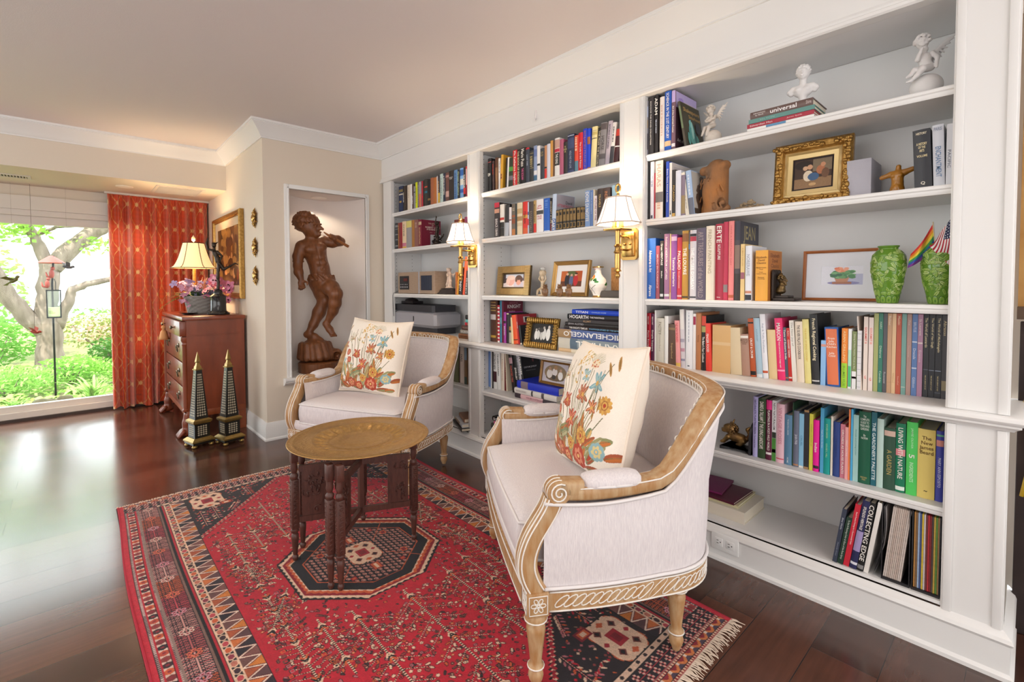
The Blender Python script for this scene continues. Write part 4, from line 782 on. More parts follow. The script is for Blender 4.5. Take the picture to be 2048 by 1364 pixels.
# ---- books lying flat: (x centre, spine y, z, length, depth, thickness, colour, label, lettering(text, x-from, x-to, upside down, colour), turn)
def lying(group,x,y,z,L,dep,th,hx,label,texts=(),bands=(),rz=0.0):
    """spine along +x facing the room; modelled upright then laid on its side"""
    r=make_book('book',(0,0,0),th,dep,L,hx,label,group)
    # local z (length) -> +x ; local x (thickness) -> up ; local y stays depth
    r.matrix_world=Matrix.Translation((x,y,z))@Matrix.Rotation(rz,4,'Z')@Matrix(((0,0,1,0),(0,1,0,0),(1,0,0,0),(0,0,0,1)))@Matrix.Translation((0,0,0))
    Q=MB(); ms=[]; rb=min(.004,th*.16) if th>.018 else 0
    for a,b_,c in bands:
        m=cmat(c,.5); 
        if m not in ms: ms.append(m)
        Q.m=ms.index(m); n=6; vs=[]
        for i in range(n+1):
            x_=.0006+(th-.0012)*i/n; yy=-rb*math.sin(PI*x_/th)-.0004; vs+=[(x_,yy,L*a),(x_,yy,L*b_)]
        Q.add(vs,[(2*i,2*i+2,2*i+3,2*i+1) for i in range(n)])
    if Q.v: obj('spine_stripe_pattern',Q,ms,r,0,fix=False)
    for s,a,b_,hf,ud,c in texts:
        Q=MB(); sg=-1 if ud else 1
        put_text(Q,s,(th/2,-rb-.0008,L*(a+b_)/2),(0,0,sg),(sg,0,0),L*(b_-a),th*hf); obj('spine_lettering',Q,cmat(c,.5),r,0,fix=False)
    return r
def stack(group,items,z):
    for it in items:
        lying(group,it[0],it[1],z+.0005,*it[2:]); z+=it[4]+.0007
    return z
# mixed stack on the ledge of the middle bay (art books), bottom first
g='stacked art books on the ledge of the middle bay'
stack(g,[(2.055,.085,.45,.20,.022,'D8CDB8','cream map-patterned book, lowest of the art stack on the middle ledge',[],[(.0,.22,'C8A880')]),
(2.055,.082,.46,.21,.062,'C9C7BE','thick grey sketch-covered book lettered upside down, second lowest of the art stack',[('RAPHAEL',.3,.98,.6,True,'F0EEE8')],[(.0,.2,'C4C0B4'),(.2,.32,'54687A'),(.32,1,'8A969C')]),
(2.055,.08,.46,.21,.052,'4A5F96','thick blue and tan book with big upside-down white title, in the art stack',[('MICHELANGELO',.1,1.0,.55,True,'F4F2EE')],[(.0,.22,'A08058')]),
(2.10,.083,.42,.2,.020,'231A1C','slim black book with pale blue subtitle, fifth from top of the art stack',[('THE KNIGHTS TEMPLAR',.1,.42,.6,False,'E8E4E0'),('PHOTOGRAPHED BY TIM & PAT',.45,.95,.4,False,'6AB0D8')]),
(2.108,.083,.415,.2,.022,'1C1718','black book with grey lettering, fourth from top of the art stack',[('JEAN ALSTED',.06,.34,.6,False,'A8A4A8')]),
(2.130,.08,.39,.2,.0165,'2A2022','slim dark brown book, third from top of the art stack',[('KLIMT',.3,.44,.6,False,'B08A60')]),
(2.128,.08,.392,.2,.030,'17151A','black book with tall white title, second from top of the art stack',[('HOGARTH',.05,.4,.7,False,'F4F0F0'),('THE PAINTINGS',.43,.68,.3,False,'F0E8E8')]),
(2.165,.078,.36,.19,.026,'1246C8','bright blue book on top of the art stack on the middle ledge',[('TITIAN',.08,.33,.5,False,'F4F4F8'),('CHARLES HOPE',.4,.68,.25,False,'A8C4F0')])],ZC)
# stack on the ledge of the far bay
g='small stack on the ledge of the far bay'
stack(g,[(1.06,.07,.2,.15,.036,'8A5630','brown leather book at the bottom of the small ledge stack in the far bay',[('HISTORICAL',.1,.7,.35,False,'5A3418')]),
(1.075,.075,.19,.15,.028,'9A948A','grey cloth book, second lowest of the small ledge stack in the far bay',[('ALBUM',.06,.6,.5,False,'D8D8D8')]),
(1.09,.075,.175,.14,.034,'5A342E','dark brown book, third lowest of the small ledge stack in the far bay',[('PARLIAMENTARY HISTORY',.1,.9,.3,False,'A88878')]),
(1.13,.078,.14,.13,.022,'2A2028','multicoloured slim book above the dark brown one in the far ledge stack',[],[(.0,.17,'C8203A'),(.2,.45,'A87058')]),
(1.135,.08,.135,.13,.022,'6CC4C0','turquoise book near the top of the far ledge stack',[],[]),
(1.135,.078,.135,.13,.032,'1E1A1C','black book with a white label high on the far ledge stack',[],[(.42,.72,'E8E4E4')]),
(1.150,.09,.12,.12,.015,'D8D0C4','thin cream booklet topping the far ledge stack',[],[])],ZC)
# bottom shelf of the far bay: three books fanned out
g='fanned books on the bottom shelf of the far bay'
lying(g,1.02,.035,ZB+.0005,.27,.2,.022,'1A1718','black and white patterned book lowest of the fanned pile in the far bay',[('Peter Nicolai',.05,.8,.6,False,'E8E8E8')],[],-.38)
lying(g,1.045,.045,ZB+.0235,.235,.19,.024,'C8CCD4','pale grey book in the middle of the fanned pile in the far bay',[],[(.0,.7,'9A8A78')],-.42)
lying(g,1.06,.07,ZB+.0485,.2,.17,.028,'8A5E44','brown-edged grey book on top of the fanned pile in the far bay',[],[],-.45)
# stack at the bottom of the middle bay
g='stack on the bottom shelf of the middle bay'
stack(g,[(1.455,.05,.28,.2,.026,'7C93C8','blue book with white title at the bottom of the middle bay stack',[('LUIGI LUCIONI',.08,.9,.6,False,'E0E6F4')]),
(1.462,.05,.27,.2,.026,'6A6862','grey book with gilt lettering, second lowest of the middle bay stack',[('GREAT PARTIES',.08,.9,.4,False,'C0A878')]),
(1.460,.05,.27,.2,.030,'45403E','charcoal book, third lowest of the middle bay stack',[('OPERA',.1,.6,.4,False,'6A6462')]),
(1.492,.048,.24,.19,.022,'D8789C','pink book in the middle bay bottom stack',[]),
(1.480,.046,.25,.2,.030,'141315','black book on top of the middle bay bottom stack',[('BOLSHOI',.06,.6,.6,False,'F0F0F0')])],ZB)
# stack on the lower shelf of the middle bay
g='stack on the lower shelf of the middle bay'
stack(g,[(1.705,.05,.36,.21,.030,'3A2E36','dark patterned book with pink label, lowest beside the jewelry books',[('HOUSES & INTERIORS',.3,.7,.4,False,'8A4A58')],[(.15,.7,'D8B0B4')]),
(1.700,.05,.37,.21,.034,'E0DCD6','white book with black line drawing, middle one beside the jewelry books',[('PAINTINGS & DRAWINGS',.05,.3,.45,False,'B0A8A8')],[(.42,.46,'4A4446'),(.66,.72,'5A5456')]),
(1.715,.06,.36,.2,.046,'2238C4','bright blue cloth book under the oval photograph',[],[(.1,.28,'8A7A84')])],ZL)
# books lying on the top shelf of the near bay
g='flat books on the top shelf of the near bay'
stack(g,[(3.155,.03,.245,.17,.014,'F0EEEA','white illustrated booklet, lowest of the flat books on the top shelf',[],[(.3,.6,'5A90B8')]),
(3.155,.028,.245,.18,.016,'A8283C','red book in the flat stack on the top shelf',[('Edwardian Man',.05,.4,.45,False,'E8C8C8'),('James Spade',.55,.9,.4,False,'E8B8B8')]),
(3.162,.026,.24,.18,.017,'5E8F88','grey-green book in the flat stack on the top shelf',[('MILTON',.1,.5,.4,False,'8AB4AC')]),
(3.168,.028,.228,.18,.028,'6A5550','brown book with big white title topping the flat stack',[('DRAWINGS\nby FELIX',.06,.26,.55,False,'E0D8D4'),('universal',.34,.76,.6,False,'F8F4F4'),('Shire',.9,.98,.5,False,'C8B8B4')])],ZS3)
# pile of papers and magazines, bottom shelf of the near bay
g='flat pile on the bottom shelf of the near bay'
zz=ZB+.0005
for (x,y,L,dep,th,hx,lb,tx,rz) in ((2.76,.045,.40,.23,.052,'E4DCCC','cream boxed album at the bottom of the pile under the dragon bookend',[],0),
 (2.745,.055,.38,.21,.012,'D8D0A8','thin pale magazine lying on the cream boxed album',[],.02),
 (2.74,.062,.37,.2,.010,'5A1E34','maroon magazine with pale lettering in the near bay pile',[],-.02),
 (2.70,.055,.34,.19,.008,'7A2458','purple programme with dark oval on top of the near bay pile',[],.12)):
    lying(g,x,y,zz,L,dep,th,hx,lb,tx,[],rz); zz+=th+.0008
# ================================================================ the rug
def make_rug():
    HX,HY=1.300,.7825; R=Ras(-HX,HX,-HY,HY,.0025,'B4162B'); X,Y=R.X,R.Y; rg=random.Random(5); nz=np.random.default_rng(3)
    RED,NAVY,IV,OR,BR,ROSE,BLK,GR='B9142B','1B151D','DDB89C','C4572F','6B3B34','B0646A','120D10','7A6A66'
    ab=np.sin(X*9+1)*.5+np.sin(X*23)*.25; R.a*=(1+.07*ab)[...,None]
    FY=.50
    # corner fields
    bx=.66+(FY-abs(Y))*1.06; stp=np.round((FY-abs(Y))/.012)*.012*1.06+.66
    cor=abs(X)>stp; R.mask(cor,'241A1F')
    for k,c in ((.0,'120D10'),(.008,IV),(.014,'8A1A2A'),(.026,IV),(.032,'2A1518')):
        m=(abs(X)>stp-.036+k)&(abs(X)<stp-.036+k+.007); tick=(np.floor(Y/.010)%2==0)
        R.mask(m&(tick if c==IV else np.ones_like(m)),c)
    inred=lambda x,y: abs(x)<.60+(FY-abs(y))*1.06 and not (abs(x)/.36+abs(y)/.36<1.28 and abs(x)<.32 and abs(y)<.30)
    # flowers sprinkled over the red field and corner fields
    def ring(x,y,r,c,cc): R.ell(x,y,r,r,BLK); R.ell(x,y,r*.78,r*.78,c); R.ell(x,y,r*.3,r*.3,cc)
    def leaf(x,y,a,L,c): R.ell(x,y,L*1.2,L*.62,BLK,a); R.ell(x,y,L*.92,L*.4,c,a)
    cols=[BR,'8C3A38',OR,IV,'3A2226',ROSE,'5A2A2E','C8A08A']
    for k in range(5200):
        x=rg.uniform(-1.18,1.18); y=rg.uniform(-.49,.49)
        t=rg.random(); c=rg.choice(cols)
        if inred(x,y):
            if t<.45: leaf(x,y,rg.choice([.6,-.6,2.5,-2.5,0]),rg.uniform(.006,.010),c)
            elif t<.7: ring(x,y,rg.uniform(.005,.0075),c,rg.choice([BLK,IV,RED]))
        elif abs(x)>.70+(FY-abs(y))*1.06:
            if t<.35: R.dia(x,y,.006,.006,rg.choice([ROSE,RED,IV,OR,'8C3A38']))
            elif t<.6: leaf(x,y,rg.choice([.7,-.7]),.007,rg.choice([RED,'A8303A',OR,'8C6A5A']))
    # trees: dotted stems with side branches
    def tree(x0,y0,x1,y1,step,bl,kind):
        L=math.hypot(x1-x0,y1-y0); n=int(L/step); ux,uy=(x1-x0)/L,(y1-y0)/L
        for i in range(1,n):
            px,py=x0+ux*i*step,y0+uy*i*step
            for sg in (-1,1):
                an=math.atan2(uy,ux)+sg*(.95 if kind!='sq' else 1.2); l=bl*(1-.35*i/n)*rg.uniform(.85,1.1); qx,qy=px+math.cos(an)*l,py+math.sin(an)*l
                if not inred(qx,qy): continue
                R.line((px,py),(qx,qy),.0021,BLK,dots=.0075,dc=IV)
                if kind=='sq':
                    R.rect(qx,qy,.009,.0085,BLK); R.rect(qx,qy,.0075,.007,rg.choice([IV,OR,BR,ROSE])); R.rect(qx,qy,.004,.0038,rg.choice([RED,BLK,'8C3A38']))
                else:
                    m=int(l/.022)
                    for j in range(1,m+1):
                        f=j/m; cx,cy=px+(qx-px)*f,py+(qy-py)*f
                        for s2 in (-1,1): 
                            ox,oy=cx+math.cos(an+s2*1.2)*.013,cy+math.sin(an+s2*1.2)*.013
                            if (i+j)%3: ring(ox,oy,.0072,rg.choice([BR,OR,IV,RED,ROSE]),rg.choice([BLK,IV]))
                            else: leaf(ox,oy,an+s2*.6,.0095,rg.choice([BR,IV,OR,'8C3A38']))
        R.line((x0,y0),(x1,y1),.0042,BLK,dots=.010,dc=IV)
        for i in range(0,n,4):
            px,py=x0+ux*(i+.5)*step,y0+uy*(i+.5)*step
            for s2 in (-1,1):
                for j,c in enumerate((IV,BLK,OR)):
                    an=math.atan2(uy,ux)+s2*.55; R.rect(px+ux*j*.012+math.cos(an)*.014,py+uy*j*.012+math.sin(an)*.014,.010,.0035,c,an)
    for sx in (-1,1):
        for sy in (-1,1):
            tree(sx*.60,sy*.405,0.02*sx,sy*.405,.026,.062,'sq'); tree(sx*.34,sy*.20,sx*.86,sy*.20,.060,.105,'c')
            tree(sx*.30,sy*.31,sx*.62,sy*.31,.05,.05,'c'); tree(sx*.04,sy*.33,sx*.26,sy*.45,.05,.06,'c')
        tree(sx*.36,0,sx*1.02,0,.068,.13,'c')
    # central medallion
    oct_=lambda hx,hy,cx,cy:[(hx,-cy),(hx,cy),(cx,hy),(-cx,hy),(-hx,cy),(-hx,-cy),(-cx,-hy),(cx,-hy)]
    for k,(g,c) in enumerate(((.052,BLK),(.046,IV),(.034,'8A1020'),(.026,OR),(.016,IV),(.010,BLK),(0,'17121A'))):
        f=lambda t:t+g; P=oct_(f(.268),f(.262),f(.10),f(.075))
        if c in (IV,OR):  # saw-toothed outlines
            q=[]; 
            for i in range(8):
                a,b=P[i],P[(i+1)%8]; L=math.hypot(b[0]-a[0],b[1]-a[1]); n=max(2,int(L/.014))
                for j in range(n):
                    u=j/n; w_=.006 if j%2 else 0; q.append(((a[0]+(b[0]-a[0])*u)*(1-w_/.27),(a[1]+(b[1]-a[1])*u)*(1-w_/.27)))
            P=q
        R.poly(P,c)
    Pin=oct_(.235,.228,.085,.062); R.path(Pin+[Pin[0]],.0022,OR)
    for i in range(-10,11):
        for j in range(-11,12):
            x,y=i*.0245+(j%2)*.012,j*.0215
            if abs(x)<.222 and abs(y)<.216 and abs(x)+abs(y)<.298: R.ell(x,y,.0098,.0066,'C88A7A',.5); R.ell(x+.001,y-.0008,.0066,.0038,'6A2228',.5); R.ell(x+.002,y,.0025,.0018,'E0B8A0',.5)
    def badge(cx,cy,sc,main=IV):
        for sx in (-1,1):
            for sy in (-1,1): R.ell(cx+sx*.045*sc,cy+sy*.034*sc,.040*sc,.036*sc,OR if main==IV else BLK); R.ell(cx+sx*.045*sc,cy+sy*.034*sc,.036*sc,.032*sc,main)
        R.rect(cx,cy,.085*sc,.042*sc,main); R.rect(cx,cy,.046*sc,.066*sc,main); R.rect(cx,cy,.030*sc,.024*sc,'A01A2A'); R.rect(cx,cy,.016*sc,.013*sc,'7A1422')
        for sx in (-1,1):
            for sy in (-1,1):
                x,y=cx+sx*.046*sc,cy+sy*.036*sc; R.dia(x,y,.017*sc,.015*sc,'6A2A26'); R.dia(x,y,.010*sc,.009*sc,BLK)
                R.curve((cx+sx*.07*sc,cy+sy*.06*sc),(cx+sx*.105*sc,cy+sy*.05*sc),(cx+sx*.085*sc,cy+sy*.02*sc),.0035*sc,BLK)
        for sx in (-1,1): R.dia(cx+sx*.066*sc,cy,.012*sc,.016*sc,OR); R.dia(cx,cy+sx*.05*sc,.010*sc,.012*sc,'A01A2A')
    badge(0,0,1.0)
    for sx in (-1,1):
        R.rect(sx*.135,.0,.030,.022,'7A1422'); R.rect(sx*.135,0,.024,.016,OR); R.rect(sx*.135,0,.018,.006,IV)
        for sy in (-1,1): R.rect(sx*.10,sy*.15,.016,.014,OR); R.rect(sx*.10,sy*.15,.010,.008,'7A1422'); R.line((sx*.06,sy*.08),(sx*.2,sy*.19),.0018,OR); R.rect(sx*.16,sy*.11,.012,.011,'A01A2A'); R.rect(sx*.16,sy*.11,.006,.006,OR)
    # corner badges and sprays
    for sx in (-1,1):
        for sy in (-1,1):
            badge(sx*1.07,sy*.405,1.12); x,y=sx*.985,sy*.33
            R.rect(x,y,.022,.03,'7A1422'); R.rect(x,y,.015,.022,OR); R.rect(x,y,.008,.012,IV)
            for (a0,b0,a1,b1) in ((.80,.40,.97,.40),(.86,.33,.95,.28),(1.0,.20,1.12,.20),(1.10,.28,1.16,.12),(.75,.46,.95,.46)):
                R.line((sx*a0,sy*b0),(sx*a1,sy*b1),.0022,'A8303A',dots=.009,dc=IV); n=6
                for j in range(n):
                    u=j/n; px,py=sx*(a0+(a1-a0)*u),sy*(b0+(b1-b0)*u)
                    for s2 in (-1,1): R.ell(px+.008*sx,py+s2*.013,.010,.0038,rg.choice([ROSE,RED,IV,OR]),s2*.7)
    # long side borders, by distance from the selvage
    d=HY-abs(Y); u=X
    def band(a,b,c): R.mask((d>=a)&(d<b),c)
    band(-1,.020,'C02034'); band(.020,.022,BLK); tick=np.floor(u/.005)%2==0
    R.mask((d>=.022)&(d<.028),'5A4A4A'); R.mask((d>=.022)&(d<.028)&tick,'C8A8A0'); band(.028,.033,RED)
    band(.033,.060,BLK)
    ph=(u/.034)%1; k=np.floor(u/.034)%6; dv=abs(d-.0465)/.0135; hexm=(dv<.92)&(abs(ph-.5)<.46-.20*dv); bow=(dv<.9)&~hexm
    R.mask(bow,'D8B8A8')
    for q,c in enumerate(('C4572F','7A2A2C','2A1A20','B84A34','8A3A34','3A2026')): R.mask(hexm&(k==q),c)
    R.mask((dv<.35)&(abs(ph-.5)<.14),'8A2030'); band(.060,.062,BLK); band(.062,.068,RED); R.mask((d>=.068)&(d<.074),'5A4A4A'); R.mask((d>=.068)&(d<.074)&tick,'B89890'); band(.074,.080,'8A7268')
    band(.080,.158,'15101A'); seg=np.floor((u+1.3)/.135); fu=((u+1.3)/.135)%1; v=(d-.119)
    pal=[('B05A5A','7A2A30'),('D09A90','8A2A34'),('C4572F','7A3A2A'),('B8404A','6A1A24'),('C88A80','5A2A30')]
    for q in range(5):
        s_=(seg%5==q); a=(fu/.105)%1; vv=abs(v); row=np.floor(vv/.0095); l=(abs(a-.5-((vv/.0095)%1-.5)*.35)<.30)&((vv/.0095)%1>.18)&(vv>.006)&(vv<.0375)
        R.mask(s_&l&(d>.082)&(d<.156),pal[q][0]); R.mask(s_&l&(abs(a-.5)<.12)&(vv>.006)&(vv<.0375),pal[q][1]); R.mask(s_&(vv<.0028),pal[q][0])
    for i in range(20):
        x=-1.3+i*.135+.0
        for sy in (-1,1):
            yc=sy*(HY-.119)
            for an in range(6): R.ell(x+.016*math.cos(an*PI/3),yc+.016*math.sin(an*PI/3),.010,.010,BLK); R.ell(x+.016*math.cos(an*PI/3),yc+.016*math.sin(an*PI/3),.0082,.0082,['D09098','E0B8A8','D87050'][i%3]); R.ell(x+.016*math.cos(an*PI/3),yc+.016*math.sin(an*PI/3),.004,.004,'8A2030')
    band(.158,.166,'7A5A50'); band(.166,.176,BLK); band(.176,.183,'B01A2C'); band(.183,.186,BLK); band(.186,.190,IV); band(.190,.214,'1A1218'); band(.214,.218,IV)
    ph=(u/.038)%1; dv=abs(d-.202)/.012; k=np.floor(u/.038)%5; hexm=(dv<.95)&(abs(ph-.5)<.44-.22*dv)
    R.mask(hexm,IV); hm=(dv<.78)&(abs(ph-.5)<.36-.22*dv)
    for q,c in enumerate(('B8404A','C4572F','8A3040','B86A58','3A2028')): R.mask(hm&(k==q),c)
    R.mask((dv<.95)&(abs(abs(ph-.5)-(.44-.22*dv))<.05),IV)
    zz=abs(((u/.056)%1)-.5)*2; t=(d-.218)/.060; zt=(t>0)&(t<1); k=np.floor(u/.056+.5)%4; k2=np.floor(u/.056)%4
    up=zt&(t>zz); dn=zt&(t<=zz)
    for q,c in enumerate(('C86A34','221A22','6A4440','A8502E')): R.mask(dn&(k==q),c)
    for q,c in enumerate(('2A2028','7A4A44','C8742E','5A3A3C')): R.mask(up&(k2==q),c)
    R.mask(zt&(abs(t-zz)<.10),'E4C8B4'); R.mask(zt&(abs(t-zz)<.22)&(abs(t-zz)>=.10),'5A1420'); band(.278,.282,BLK)
    # end borders
    e=HX-abs(X); lim=(e<d*1.0)
    def eb(a,b,c,m=True): R.mask((e>=a)&(e<b)&m,c)
    tk=(np.floor(Y/.006)%2==0)
    ok=d>.020
    eb(-1,.004,'A01828',ok); eb(.004,.011,IV,ok&tk); eb(.004,.011,'8A1420',ok&~tk); eb(.011,.013,BLK,ok)
    z2=abs(((Y/.05)%1)-.5)*2; te=(e-.013)/.024; m=(te>0)&(te<1)&ok; R.mask(m,'4A3A4C'); R.mask(m&(te>z2),'8A1A2A'); R.mask(m&(abs(te-z2)<.3),'D07840'); R.mask(m&(abs(te-.75)<.2)&(abs(((Y/.05)%1)-.5)>.4),'E0C8B8')
    eb(.037,.039,BLK,ok); eb(.039,.045,IV,ok&tk); eb(.039,.045,'8A1420',ok&~tk); eb(.045,.049,'8A7268',ok); m=(e>=.049)&(e<.108)&ok; R.mask(m,'17111A')
    fy=(Y/.036)%1; fe=((e-.049)/.0295)%1; rr=np.hypot((fy-.5)*1.2,(fe-.5)); kk=np.floor(Y/.036)%6
    R.mask(m&(rr<.42)&(rr>.0),'D8A898'); R.mask(m&(rr<.42)&(np.floor(np.arctan2(fe-.5,fy-.5)/ (PI/4))%2==0),'B02A38'); R.mask(m&(rr<.16),'2A1418'); R.mask(m&(abs(fe)<.06),'A8303A')
    R.mask(m&(rr<.42)&(rr>.3)&(np.floor(np.arctan2(fe-.5,fy-.5)/(PI/4))%2==0),'17111A')
    eb(.108,.112,BLK,ok); eb(.112,.132,'D8B49C',ok&(d>.16)); hk=(np.floor(Y/.022)%2==0); eb(.116,.128,'2A1A1E',ok&(d>.16)&hk&((((Y/.022)%1)-.5)**2+((e-.122)/.02)**2*1.0<.12)); eb(.132,.136,BLK,ok&(d>.16))
    R.noise(.10,seed=4); g=nz.normal(0,1,(R.H//6+2,R.W//6+2)); g=np.kron(g,np.ones((6,6)))[:R.H,:R.W]; R.a*=(1+.05*g)[...,None]
    root=thing('area_rug','red Persian-style rug with navy medallion and corners, under the tray table','rug',(1.98,-1.1375,0))
    m=attr_mat('rug_wool',.95,bump=.6,bscale=700,sheen=.15,spec=.15)
    wob=lambda X,Y: .0025*np.sin(X*4.1+Y*2)
    R.sheet('pile',lambda X,Y:(X+.006*np.sin(Y*7)*np.clip(abs(X)-.9,0,1)*2,Y+.009*np.sin(X*3.7)*np.clip(abs(Y)-.4,0,1)*2.4,.0075+.0008*np.sin(X*4.1+Y*2)),m,root)
    ed=MB(); 
    for sy in (-1,1): ed.tube([(x,sy*(HY+.001)+.009*math.sin(x*3.7)*.92*sy*sy,.0045) for x in np.linspace(-HX,HX,60)],.0045,6)
    obj('selvage',ed,mat('rug_selvage','B02438',.95,bump=.6,bscale=400),root)
    b=MB(); b.box((-HX,-HY,.0008),(HX,HY,.006)); obj('backing',b,mat('rug_backing','5A1A22',.95),root,0)
    rg=random.Random(8)
    for sx in (-1,1):
        f=MB(); y=-HY
        while y<HY:
            L=rg.uniform(.028,.048) if sx>0 else rg.uniform(.010,.022); a=rg.uniform(-.4,.4); x0=sx*(HX+.006*math.sin(y*7)*.8*sx)
            f.tube([(x0-sx*.002,y,.006),(x0+sx*L*.5,y+a*L*.4,.006+rg.uniform(0,.004)),(x0+sx*L,y+a*L,.003)],[.0022,.0019,.0012],4); y+=rg.uniform(.0032,.0048)
        o=obj('fringe',f,mat('rug_fringe','DCC8B4',.95),root); o['kind']='stuff'
make_rug()
# ================================================================ two bergere armchairs, tray table, pillows
woodm=mat('limed_oak','A06C34',.5,var=.75,vscale=18,col2='BFA27C',stretch=(3,3,.7),bump=.25,bscale=60,detail=8)
limem=mat('lime_wash','E8E2DA',.6); linen=mat('pale_linen','E3DBDA',.9,var=.7,vscale=260,col2='D0C7C9',stretch=(1,1,.12),bump=.35,bscale=500,sheen=.1,detail=2)
linenp=mat('pale_linen_piping','E0DAD8',.85)
HWD=.432; YS=.36; YB=.30
def plan(s):
    """s 0..1 from the viewer-right front, round the back, to the viewer-left front -> (x,y), outward normal"""
    L1=YS; L2=1.02; T=2*L1+L2; q=s*T
    if q<L1: return Vector((HWD+.012*math.sin(PI*q/L1*.9),q,0)),Vector((1,0,0))
    if q>L1+L2: y=T-q; return Vector((-HWD-.012*math.sin(PI*y/L1*.9),y,0)),Vector((-1,0,0))
    a=PI*(q-L1)/L2; n=2/3.0; c,sn=math.cos(a),math.sin(a)
    x=HWD*math.copysign(abs(c)**n,c); y=YS+YB*abs(sn)**n
    nx=abs(x/HWD)**2*math.copysign(1,x)/HWD; ny=abs((y-YS)/YB)**2/YB; v=Vector((nx,ny,0)); return Vector((x,y,0)),v.normalized()
def ztop(s):
    y=plan(s)[0].y
    t=min(1,max(0,(y-.385)/.20)); sm=t*t*(3-2*t); m=1-abs(s-.5)*2
    return .590-.012*math.sin(PI*min(1,y/.38))+sm*.225+.022*max(0,(m-.45)/.55)
def rake(z): return .055*max(0,(z-.55)/.3)
NS=72
def P3(s,off,z): p,n=plan(s); q=p+n*(off+rake(z)*(1 if p.y>.37 else max(0,(p.y-.25)/.12))); return Vector((q.x,q.y,z))
def rrect(w,h,r=.3,n=3):
    pts=[]
    for cx,cy,a0 in ((1,1,0),(-1,1,1),(-1,-1,2),(1,-1,3)):
        for i in range(n): a=(a0+i/(n-1))*PI/2; pts.append((w*(cx*(1-r)+r*math.cos(a)),h*(cy*(1-r)+r*math.sin(a))))
    return pts
def sweep3(mb,pts,sides,prof):
    """carry a profile along a 3-d path; sides = sideways vectors"""
    n=len(prof); vs=[];k=len(pts);fs=[]
    for i,p in enumerate(pts):
        t=(pts[min(i+1,k-1)]-pts[max(i-1,0)]).normalized(); x=(sides[i]-t*sides[i].dot(t)).normalized(); y=t.cross(x)
        for a,b in prof: vs.append(p+x*a+y*b)
    for i in range(k-1):
        for j in range(n): q=(j+1)%n; fs.append((i*n+j,(i+1)*n+j,(i+1)*n+q,i*n+q))
    fs.append(tuple(range(n))); fs.append(tuple((k-1)*n+j for j in range(n))); mb.add(vs,fs)
